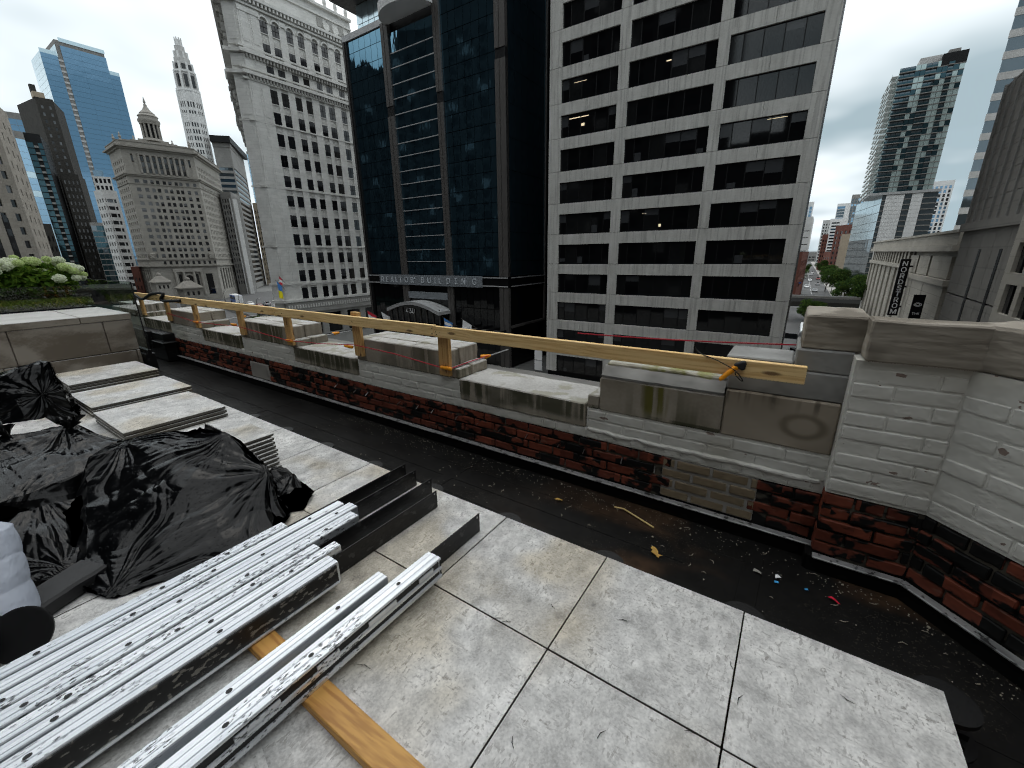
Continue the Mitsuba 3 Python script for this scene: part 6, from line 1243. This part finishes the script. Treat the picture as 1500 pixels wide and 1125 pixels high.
core(pd_, [(19.4, 199), (33, 199), (33, 236), (15.7, 236)], GR, 18.3, 'pale_stone', 'core'); cube(pd_, 'roof_slab', pfz.M(-4.0, 14.2, HZ(18.0), HZ(18.8), -20, 0.6), 'bright_metal')
for a, b, mt in ((0.9, 5.6, 'city_white'), (7.5, 10.2, 'city_white')):
    for k in range(28): cube(pd_, 'stone_course', pfz.M(a, b, HZ(-16.8 + k * 1.24), HZ(-16.8 + k * 1.24 + 1.19), -0.3, 0.25), mt)
for k in range(17):
    z = -11 + k * 1.7
    for a, b in ((0.0, .85), (5.7, 7.4), (10.3, 13.8)): cube(pd_, 'window', pfz.M(a, b, HZ(z + .3), HZ(z + 1.6), -0.3, 0.05), 'grey_glass'); cube(pd_, 'floor_line', pfz.M(a, b, HZ(z), HZ(z + .3), -0.3, 0.2), 'grey_stone')
for k in range(11):
    for i in range(4): tilt_pane(pd_, psz, i * 9.4 + .1, (i + 1) * 9.4 - .1, -13.5 + k * 2.9, -13.5 + k * 2.9 + 2.75, 0.05, 77 + k * 5 + i, 'grey_glass' if k < 6 else 'pale_glass', 0.004)
tower('blue_white_tower', 'white tower with vertical blue window stripes far behind the department store', [AZ(8.75, 420), AZ(10.35, 420), AZ(10.35, 450), AZ(8.75, 450)], GR, 44, 'city_white', [(0, 1, lambda L: every(0.4, L - 0.4, 5, 0.55), rowlist(0, 43, 2.6, 0.72), [('blue_glass', 3), ('city_window', 1)], 0.5)])
# the street canyon
tower('red_brick_house', 'red brick corner building with arched windows and a white ground floor, left of the street', [(-12, 178), (-0.4, 178), (1.6, 215), (-12, 215)], GR, -0.1, 'city_red_brick', [(0, 1, lambda L: every(0.5, L - 0.3, 6, 0.45), rowlist(-12, -1.0, 3.4, 0.6), dark, 0.4), (1, 2, lambda L: every(0.6, L - 0.6, 9, 0.45), rowlist(-12, -1.0, 3.4, 0.6), dark, 0.4)])
tower('pale_panel_tower', 'pale concrete tower with wide panels, left of the far street', [(-22, 330), (1.35, 330), (2.6, 360), (-22, 360)], GR, 20.5, 'pale_stone', [(0, 1, lambda L: every(0.5, L - 0.3, 6, 0.8), rowlist(-12, 19, 4.0, 0.12), dark, 0.3)])
tower('blue_office_slab', 'small blue and white tower top above the pale panel tower', [(-14, 480), (0.6, 480), (0.6, 500), (-14, 500)], GR, 42, 'city_white', [(0, 1, lambda L: every(0.5, L - 0.5, 5, 0.7), rowlist(10, 41, 3.2, 0.8), [('blue_glass', 1)], 0.4)])
tower('grey_apartment_tower', 'slim grey apartment tower farthest down the street', [AZ(1.15, 640), AZ(1.9, 640), AZ(1.9, 700), AZ(1.15, 700)], GR, 35, 'pale_stone', [(0, 1, lambda L: every(0.4, L - 0.4, 3, 0.5), rowlist(-12, 34, 3.4, 0.6), dark, 0.4)])
wt = tower('white_apartment_tower', 'white apartment tower with dark balcony slots on the right of the far street', [AZ(1.75, 540), AZ(3.25, 540), AZ(3.25, 580), AZ(2.0, 580)], GR, 30.5, 'city_white', [(0, 1, lambda L: [(L * .12, L * .55)], rowlist(-12, 29.5, 2.9, 0.5), [('city_window', 3), ('blue_glass', 1)], 0.7)])
tower('brown_brick_slab', 'dark red brick slab beside the white apartment tower', [AZ(1.38, 500), AZ(1.85, 500), AZ(1.85, 530), AZ(1.3, 530)], GR, 15, 'city_red_brick', [(0, 1, lambda L: every(0.2, L - 0.2, 2, 0.5), rowlist(-12, 14, 3.4, 0.5), dark, 0.4)])
tower('grey_glass_tower', 'bluish glass tower with a white edge, left of the two rising over the street', [AZ(2.1, 700), AZ(3.2, 700), AZ(3.2, 730), AZ(2.1, 730)], GR, 57, 'city_white', [(0, 1, lambda L: [(0.6, L * .62)], rowlist(10, 56, 3.4, 0.85), [('blue_glass', 2), ('grey_glass', 1)], 0.4)])
tower('grey_glass_tower', 'taller grey blue glass tower rising behind the podium', [AZ(3.15, 760), AZ(4.2, 760), AZ(4.2, 790), AZ(3.15, 790)], GR, 72, 'grey_stone', [(0, 1, lambda L: every(0.3, L - 0.3, 4, 0.7), rowlist(10, 71, 3.4, 0.75), [('pale_blue_glass', 2), ('grey_glass', 2)], 0.4)])
tower('brown_loft_building', 'dark brown brick loft building with a pale cornice on the right of the street', [AZ(2.35, 380), AZ(4.2, 360), AZ(4.2, 400), AZ(2.3, 420)], GR, 16.7, 'city_red_brick', [(0, 1, lambda L: every(0.4, L - 0.4, 5, 0.5), rowlist(-12, 15, 3.3, 0.55), dark, 0.4)])
tower('tan_stucco_building', 'building of white and tan walls with a column of small square windows', [AZ(2.95, 330), AZ(4.2, 318), AZ(4.4, 350), AZ(2.9, 352)], GR, 9.6, 'city_tan', [(0, 1, lambda L: [(L * .62, L * .78)], rowlist(-9, 8.5, 3.0, 0.4), [('city_window', 1)], 0.3)])
tower('low_grey_building', 'low dark grey building closing the end of the street', [AZ(-0.5, 900), AZ(1.4, 900), AZ(1.4, 920), AZ(-0.5, 920)], GR, -1.5, 'grey_stone', [(0, 1, lambda L: every(0.5, L - 0.5, 6, 0.7), rowlist(-15, -3, 4.5, 0.5), dark, 0.3)])
tower('red_brick_house', 'small row of red brick fronts far down the right side of the street', [AZ(1.75, 460), AZ(2.35, 440), AZ(2.4, 460), AZ(1.7, 480)], GR, -0.5, 'city_red_brick', [(0, 1, lambda L: every(0.3, L - 0.3, 3, 0.5), rowlist(-13, -1.5, 3.3, 0.5), dark, 0.3)])
# elevated roadway across the street
el = struct('elevated_road', prism([R2(-2, 128), R2(12.8, 128), R2(12.8, 137), R2(-2, 137)], HZ(-12.0), HZ(-11.1)), 'asphalt')
ef = Frame(R2(-2, 128), R2(12.8, 128)); cube(el, 'railing', ef.M(0, ef.L, HZ(-11.1), HZ(-10.5), -0.15, 0.05), 'grey_stone'); cube(el, 'girder', ef.M(0, ef.L, HZ(-13.2), HZ(-12.0), -0.3, 0.0), 'brown_stone')
for i in range(4): cube(el, 'column', ef.M(0.6 + i * 4.4, 1.2 + i * 4.4, HZ(GR), HZ(-13.2), -1.2, -0.4), 'grey_stone')
# blocks on the near side of the avenue, behind the viewer, that the glass fronts mirror
hs_ = building('stone_setback_tower', 'tall dark stone tower behind the terrace, seen only mirrored in glass')
for x0, x1, y0, y1, h in ((-141, -26, -58, -24, 74), (-136, -30, -58, -27, 92), (-118, -40, -56, -30, 120), (-26, 44, -62, -24, 27), (-10, 26, -60, -28, 34)): core(hs_, [(x0, y0), (x1, y0), (x1, y1), (x0, y1)], GR, h, 'mirrored_stone', 'wall')
bfz = Frame(R2(-26, -24), R2(-141, -24))
for k in range(21):
    for i in range(17): cube(hs_, 'window', bfz.M(2 + i * 6.7, 5.4 + i * 6.7, HZ(-12 + k * 4), HZ(-9.4 + k * 4), -0.1, 0.04), 'mirrored_window' if (i * 5 + k * 3) % 7 else 'mirrored_light')
for i, (x, h) in enumerate(((-138, 82), (-128, 98), (-110, 130), (-90, 124), (-66, 134), (-48, 124), (-36, 98), (-30, 80))): core(hs_, [(x - 1.5, -28), (x + 1.5, -28), (x + 1.5, -25), (x - 1.5, -25)], 40, h, 'mirrored_stone', 'pinnacle')
hb_ = building('stone_hotel', 'dark stepped stone block farther along the avenue behind the viewer, mirrored in glass')
for x0, x1, h in ((-230, -146, 66), (-200, -150, 70), (-190, -158, 75)): core(hb_, [(x0, -60), (x1, -60), (x1, -24 - h * .02), (x0, -24 - h * .02)], GR, h, 'mirrored_stone', 'wall')
bf2 = Frame(R2(-146, -25), R2(-230, -25))
for k in range(18):
    for i in range(12): cube(hb_, 'window', bf2.M(2 + i * 6.7, 5.0 + i * 6.7, HZ(-12 + k * 4), HZ(-9.4 + k * 4), -0.1, 0.34), 'mirrored_window' if (i * 5 + k * 3) % 7 else 'mirrored_light')
# ------------------------------------------------------------------ trees, vehicles, flags, street furniture
def tree(label, x, y, h0, h, r, seed, group='street trees along the side street', light=0.35):
    k = thing('street_tree', label, 'tree', group); r_ = np.random.default_rng(seed); p = np.array([*R2(x, y), HZ(h0)])
    part(k, 'trunk', tube([p, p + [0.1, 0, h * 0.28], p + [0.15, 0.1, h * 0.6]], [0.05 * h * 0.55, 0.04 * h * 0.5, 0.012 * h], 8), 'bark', smooth=True)
    for q in range(5):
        a = r_.uniform(0, 6.28); part(k, 'limb', tube([p + [0.1, 0, h * 0.3], p + [math.cos(a) * r * .35, math.sin(a) * r * .35, h * .52], p + [math.cos(a) * r * .7, math.sin(a) * r * .7, h * r_.uniform(.55, .8)]], [0.014 * h, 0.010 * h, 0.004 * h], 6), 'bark', smooth=True)
    cl = []
    for q in range(16):
        d = r_.normal(size=3); d /= np.linalg.norm(d); rr = r * r_.uniform(0.3, 0.45); c = p + [0, 0, h * 0.66] + d * np.array([r, r, h * .34]) * r_.uniform(.45, .85); cl.append((c, rr))
    n = int(4200 if r > 4 else 2400); sz = max(0.28, r * 0.085)
    for mm, fr in (('tree_leaf', 1 - light), ('tree_leaf_light', light)):
        V = Boxes()
        for i, (c, rr) in enumerate(cl): V.raw(*quads(int(n * fr / 16), ball_shell(c, (rr, rr, rr * .8), 0.4), sz, 1.5, seed * 50 + i + (7 if 'light' in mm else 0), 0.6))
        part(k, 'crown', V.out(), mm, kind='stuff')
tree('large leafy tree in front of the department store, nearest of the street trees', 13.3, 152, GR, 9.4, 4.6, 1); tree('leafy tree left of the nearest street tree, in front of the podium', 12.4, 205, GR, 10.5, 4.6, 2); tree('tree behind the nearest one at the foot of the department store', 17.8, 180, GR, 10.5, 3.6, 3)
tree('small tree low behind the coping beside the elevated road', 3.3, 120, GR, 6.5, 3.3, 4, light=0.5); tree('tree at the left kerb of the street beyond the red corner building', -0.6, 235, GR, 8, 3.4, 5); tree('dark tree farther down the left kerb', 0.4, 285, GR, 9, 3.6, 6)
tree('tree farther down the right kerb before the tan building', 13.0, 262, GR, 9.5, 4.4, 7); tree('tree on the right kerb before the brown loft building', 12.8, 310, GR, 9.5, 4.6, 8); tree('distant tree far down the right kerb', 13.6, 400, GR, 10.5, 5.2, 9); tree('distant tree farthest down the left kerb', 1.6, 390, GR, 10, 4.2, 10); tree('dark clump of tree at the right kerb, half hidden by the nearest street tree', 10.2, 232, GR, 8.5, 3.6, 11)
tree('small green tree on the riverside below the bridge', -112, 50.5, GR - 3, 6.0, 3.0, 12, group=None, light=0.6); tree('second small green tree below the bridge, farther left', -118, 44, GR - 3, 5.6, 2.6, 13, group=None, light=0.5)
def car(label, x, y, rz, mat, h0=GR + 0.05, L=4.5, W=1.8, H=1.45, van=False, group='cars on the side street', name='parked_car'):
    k = thing(name, label, 'van' if van else 'car', group); q = TRS((*R2(x, y), HZ(h0)), rz)
    if van: prof = [(-L / 2, .35), (L / 2 - .1, .35), (L / 2, .8), (L / 2 - .5, 1.2), (L / 2 - 1.2, H), (-L / 2 + .05, H), (-L / 2, 1.0)]
    else: prof = [(-L / 2, .35), (L / 2, .35), (L / 2 + .02, .72), (L / 2 - .15, .86), (L / 2 - 1.25, .98), (L / 2 - 1.95, H - .04), (-L / 2 + 1.6, H), (-L / 2 + .55, 1.02), (-L / 2 + .05, .92)]
    m = trimesh.creation.extrude_polygon(_Pg(prof), W, engine='earcut'); v = np.array(m.vertices); tap = np.where(v[:, 1] > 1.0, 0.84, 1.0); m.vertices = np.stack([v[:, 0], (v[:, 2] - W / 2) * tap, v[:, 1]], -1); m.fix_normals(); m.apply_transform(q); part(k, 'body', m, mat)
    zt = H - .08
    for s in (-1, 1):
        g = trimesh.creation.box((L * .44 if not van else L * .3, .03, (zt - 1.0) * .86)); g.apply_translation([-0.1 if not van else L * .2, s * (W / 2 * .885), (zt + 1.0) / 2]); g.apply_transform(q); part(k, 'side_window', g, 'car_glass')
    a, b = ((L / 2 - 1.25, .99), (L / 2 - 1.95, H - .05)) if not van else ((L / 2 - .5, 1.2), (L / 2 - 1.2, H))
    for (xa, za), (xb, zb), nm in ((a, b, 'windscreen'), ((-L / 2 + .55, 1.04), (-L / 2 + 1.6, H - .02), 'rear_window')) if not van else ((a, b, 'windscreen'),):
        o = .025 if nm == 'windscreen' else -.025
        vv = np.array([[xa + o, -W * .40, za], [xa + o, W * .40, za], [xb + o, W * .37, zb], [xb + o, -W * .37, zb]]) + [0, 0, .02]; g = trimesh.Trimesh(vv, [[0, 1, 2], [0, 2, 3], [0, 2, 1], [0, 3, 2]], process=False); g.apply_transform(q); part(k, nm, g, 'car_glass')
    for sx_ in (-L / 2 + .85, L / 2 - .85):
        for s in (-1, 1):
            g = trimesh.creation.cylinder(.33, .22, sections=16); g.apply_transform(TRS((sx_, s * (W / 2 - .08), .33), rx=math.pi / 2)); g.apply_transform(q); w = part(k, 'wheel', g, 'tyre', smooth=30)
    for s in (-1, 1):
        g = trimesh.creation.box((.05, .3, .14)); g.apply_translation([-L / 2 - .01, s * .65, .85]); g.apply_transform(q); part(k, 'tail_light', g, 'tail_light')
        g = trimesh.creation.box((.05, .3, .14)); g.apply_translation([L / 2 + .01, s * .65, .74]); g.apply_transform(q); part(k, 'headlight', g, 'head_light')
    return k
up_, dn_ = math.pi / 2, -math.pi / 2
for lab, x, y, rz, mt in (('white car waiting at the crosswalk, left one of the front pair', 3.4, 190, dn_, 'car_white'), ('dark car beside the white one at the crosswalk', 7.4, 191, dn_, 'car_black'), ('white car under the elevated road', 6.2, 150, up_, 'car_white'), ('silver car in the middle of the street behind the crosswalk', 6.4, 228, dn_, 'car_silver'), ('white car farther up the street, left lane', 3.6, 252, dn_, 'car_white'), ('black car at the left kerb of the street', 0.4, 262, up_, 'car_black'), ('silver car far up the street, right lane', 8.4, 275, up_, 'car_silver'), ('white car far up the street, centre', 5.4, 310, dn_, 'car_white'), ('red car far up the street at the right kerb', 9.8, 330, up_, 'car_red'), ('white car far up the street at the left kerb', 2.4, 340, dn_, 'car_white'), ('silver car near the end of the visible street', 6.5, 380, dn_, 'car_silver'), ('white car near the end of the visible street', 8.0, 420, up_, 'car_white')): car(lab, x, y, rz, mt)
bx_ = thing('city_bus', 'white topped bus on the street beside the grey office block', 'bus'); f_ = Frame(R2(1.6, 103), R2(1.6, 91))
for nm, z0, z1, n0, n1, mt in (('body', GR + .4, GR + 3.0, -2.5, 0, 'car_silver'), ('roof', GR + 3.0, GR + 3.25, -2.4, -.1, 'car_white')): cube(bx_, nm, f_.M(0, 12, HZ(z0), HZ(z1), n0, n1), mt)
fb_ = Frame(R2(-0.9, 91), R2(1.6, 91)); cube(bx_, 'rear_window', fb_.M(.3, 2.2, HZ(GR + 1.7), HZ(GR + 2.7), -.1, .03), 'car_glass')
for i in range(7): cube(bx_, 'window', f_.M(.5 + i * 1.6, 1.9 + i * 1.6, HZ(GR + 1.6), HZ(GR + 2.6), -.1, .03), 'car_glass')
for i in (2, 9): 
    for s in (0, -2.5):
        g = trimesh.creation.cylinder(.5, .3, sections=16); v = g.vertices + [i, HZ(GR + .5), s]; g.vertices = v; part(bx_, 'wheel', f_.mesh(g), 'tyre', smooth=30)
for lab, x, y, rz, mt in (('black car parked behind the bus next to the grey block', 1.2, 84, up_, 'car_black'), ('silver car parked nearer along the grey block', 1.1, 77, up_, 'car_silver'), ('black car parked nearest along the grey block', 1.0, 70, up_, 'car_black')): car(lab, x, y, rz, mt, group='cars along the grey office block')
# traffic on the bridge
bz = math.atan2(d1[1] - d0[1], d1[0] - d0[0])
def on_bridge(t, off): p = d0 + (d1 - d0) * t + np.array([-math.sin(bz), math.cos(bz)]) * off; return p
bus2 = thing('city_bus', 'blue and white bus on the bridge before the domed skyscraper', 'bus'); p = on_bridge(.09, 7); f_ = Frame(R2(*(p - (d1 - d0) / np.linalg.norm(d1 - d0) * 4.5)), R2(*(p + (d1 - d0) / np.linalg.norm(d1 - d0) * 4.5)))
cube(bus2, 'body', f_.M(0, 9, HZ(GR + .5), HZ(GR + 3.2), -2.5, 0), 'bus_blue'); cube(bus2, 'roof', f_.M(.2, 8.8, HZ(GR + 3.2), HZ(GR + 3.5), -2.4, -.1), 'car_white'); cube(bus2, 'front', f_.M(9.0, 9.4, HZ(GR + .5), HZ(GR + 3.2), -2.5, 0), 'car_white')
for i in range(5): cube(bus2, 'window', f_.M(.5 + i * 1.65, 1.9 + i * 1.65, HZ(GR + 1.7), HZ(GR + 2.8), -.1, .03), 'car_glass')
for i in (1.6, 7.2):
    g = trimesh.creation.cylinder(.5, .3, sections=16); g.vertices = g.vertices + [i, HZ(GR + .5), 0]; part(bus2, 'wheel', f_.mesh(g), 'tyre', smooth=30)
cols_ = ('car_black', 'car_white', 'car_silver', 'car_black', 'car_red', 'car_white', 'car_black', 'car_silver', 'car_black', 'car_white', 'car_black', 'car_silver', 'car_black', 'car_black', 'car_white', 'car_silver')
seen_, ordn = {}, ('first', 'second', 'third', 'fourth', 'fifth', 'sixth', 'seventh', 'eighth')
for i, cm in enumerate(cols_):
    q = on_bridge(.22 + .048 * i, (5.0, 9.5, 14.0)[i % 3]); seen_[cm] = seen_.get(cm, -1) + 1
    car(f"{ordn[seen_[cm]]} {cm[4:]} car from the left in the traffic on the bridge", q[0], q[1], bz + (math.pi if i % 3 == 2 else 0), cm, group='cars crossing the bridge')
car('white van on the road seen under the beam at the left', -53.5, 22.5, 0.0, 'car_white', van=True, L=5.4, H=2.1, W=2.0, group=None)
def street_lamp(label, x, y, h=7.0, side=1):
    k = thing('street_lamp', label, 'street lamp', 'street lamps'); p = np.array([*R2(x, y), HZ(GR)])
    part(k, 'post', tube([p, p + [0, 0, h * .9], p + [0.5 * side, 0, h], p + [1.6 * side, 0, h + .1]], [.11, .08, .07, .05], 8), 'dark_frame', smooth=True)
    m = chamfer_box(.7, .28, .14, .04); m.apply_translation(p + [1.8 * side, 0, h + .08]); part(k, 'lamp_head', m, 'bright_metal')
for i, (x, y, s) in enumerate(((-1.0, 196, 1), (11.9, 222, -1), (-1.0, 245, 1), (11.9, 170, -1))): street_lamp(('lamp post at the left kerb by the crosswalk', 'lamp post at the right kerb behind the crosswalk', 'lamp post farther up the left kerb', 'lamp post at the right kerb near the elevated road')[i], x, y, side=s)
for i, t in enumerate((.3, .55, .8)):
    p = on_bridge(t, 1.2); street_lamp(('left', 'middle', 'right')[i] + ' lamp post on the bridge railing', p[0], p[1], 6.0)
ts_ = thing('traffic_signal', 'traffic signal with a blue street sign at the left kerb of the crossing', 'traffic signal'); p = np.array([*R2(-0.3, 186), HZ(GR)]); part(ts_, 'post', tube([p, p + [0, 0, 6]], .09, 8), 'dark_frame', smooth=True)
m = chamfer_box(.4, .35, 1.1, .04); m.apply_translation(p + [.3, 0, 5.2]); part(ts_, 'signal_head', m, 'dark_frame'); m = chamfer_box(1.6, .05, .5, .01); m.apply_translation(p + [0.3, -.2, 6.2]); part(ts_, 'street_sign', m, 'bus_blue')
# flags
def flag(label, base, tip, hang, mats, seed=0):
    k = thing('flag', label, 'flag', None); b, t = np.array(base, float), np.array(tip, float)
    part(k, 'pole', tube([b, t], 0.035, 6), 'pier_metal', smooth=True); r_ = np.random.default_rng(seed)
    d = (b - t); n = 14; w = hang[0]; hgt = hang[1]
    for q, mt in enumerate(mats):
        v, f = [], []
        for i in range(n + 1):
            for j in range(n + 1):
                s, u_ = i / n, (q + j / n) / len(mats)
                p = t + d * (0.08 + 0.55 * s * w) + np.array([0.16 * math.sin(9 * s + 3 * u_ + seed) * u_, 0.18 * math.cos(8 * s + seed) * u_, -hgt * u_ * (1 - 0.25 * s)])
                v.append(p)
        for i in range(n):
            for j in range(n):
                a = i * (n + 1) + j; f += [[a, a + 1, a + n + 2], [a, a + n + 2, a + n + 1]]
        part(k, 'cloth', trimesh.Trimesh(v, f, process=False), mt, smooth=True)
fx = lambda x, y, h: (*R2(x, y), HZ(h))
flag('yellow and blue flag hanging limp at the corner of the white skyscraper', fx(-88.5, 46.9, -6.4), fx(-86.2, 44.0, -4.0), (1.0, 3.4), ('flag_blue', 'flag_yellow'), 1)
flag('red and white striped flag beside the yellow and blue one', fx(-89.5, 47.6, -5.0), fx(-87.6, 45.4, -3.2), (.8, 1.7), ('flag_red', 'flag_white', 'flag_red'), 2)
for i, (x, mt, lab) in enumerate(((-66.2, ('flag_red', 'flag_white'), 'small red and white flag at the left end of the black tower front'), (-62.3, ('flag_white',), 'white flag on a slanted pole left of the arched entrance'), (-47.0, ('flag_blue', 'flag_white', 'flag_blue'), 'blue and white flag right of the arched entrance'), (-43.0, ('flag_white',), 'white flag farthest right along the black tower front'))):
    flag(lab, fx(x + 1.9, 51.6, -11.3), fx(x, 49.4, -9.3), (.9, 1.5), mt, 5 + i)
lb = thing('entrance_ledge', 'long dark glass canopy ledge over the pavement below the black tower', 'canopy'); cube(lb, 'slab', rf.M(V_(-67), V_(-36), HZ(-11.6), HZ(-11.2), 0.0, 2.6), 'pier_metal')
for i in range(14): cube(lb, 'strut', rf.M(V_(-66) + i * 2.3, V_(-66) + i * 2.3 + .1, HZ(-11.2), HZ(-10.9), 0.2, 2.5), 'dark_frame')
wp = thing('white_notice_board', 'white board standing low in the gap between the black tower and the grey block', 'sign board'); f_ = Frame(R2(-31.6, 52.8), R2(-30.2, 52.8)); cube(wp, 'upper_panel', f_.M(0, 1.3, HZ(-15.2), HZ(-13.7), -.1, 0), 'white_paint'); cube(wp, 'lower_panel', f_.M(0, 1.3, HZ(-16.8), HZ(-15.3), -.1, 0), 'white_paint')
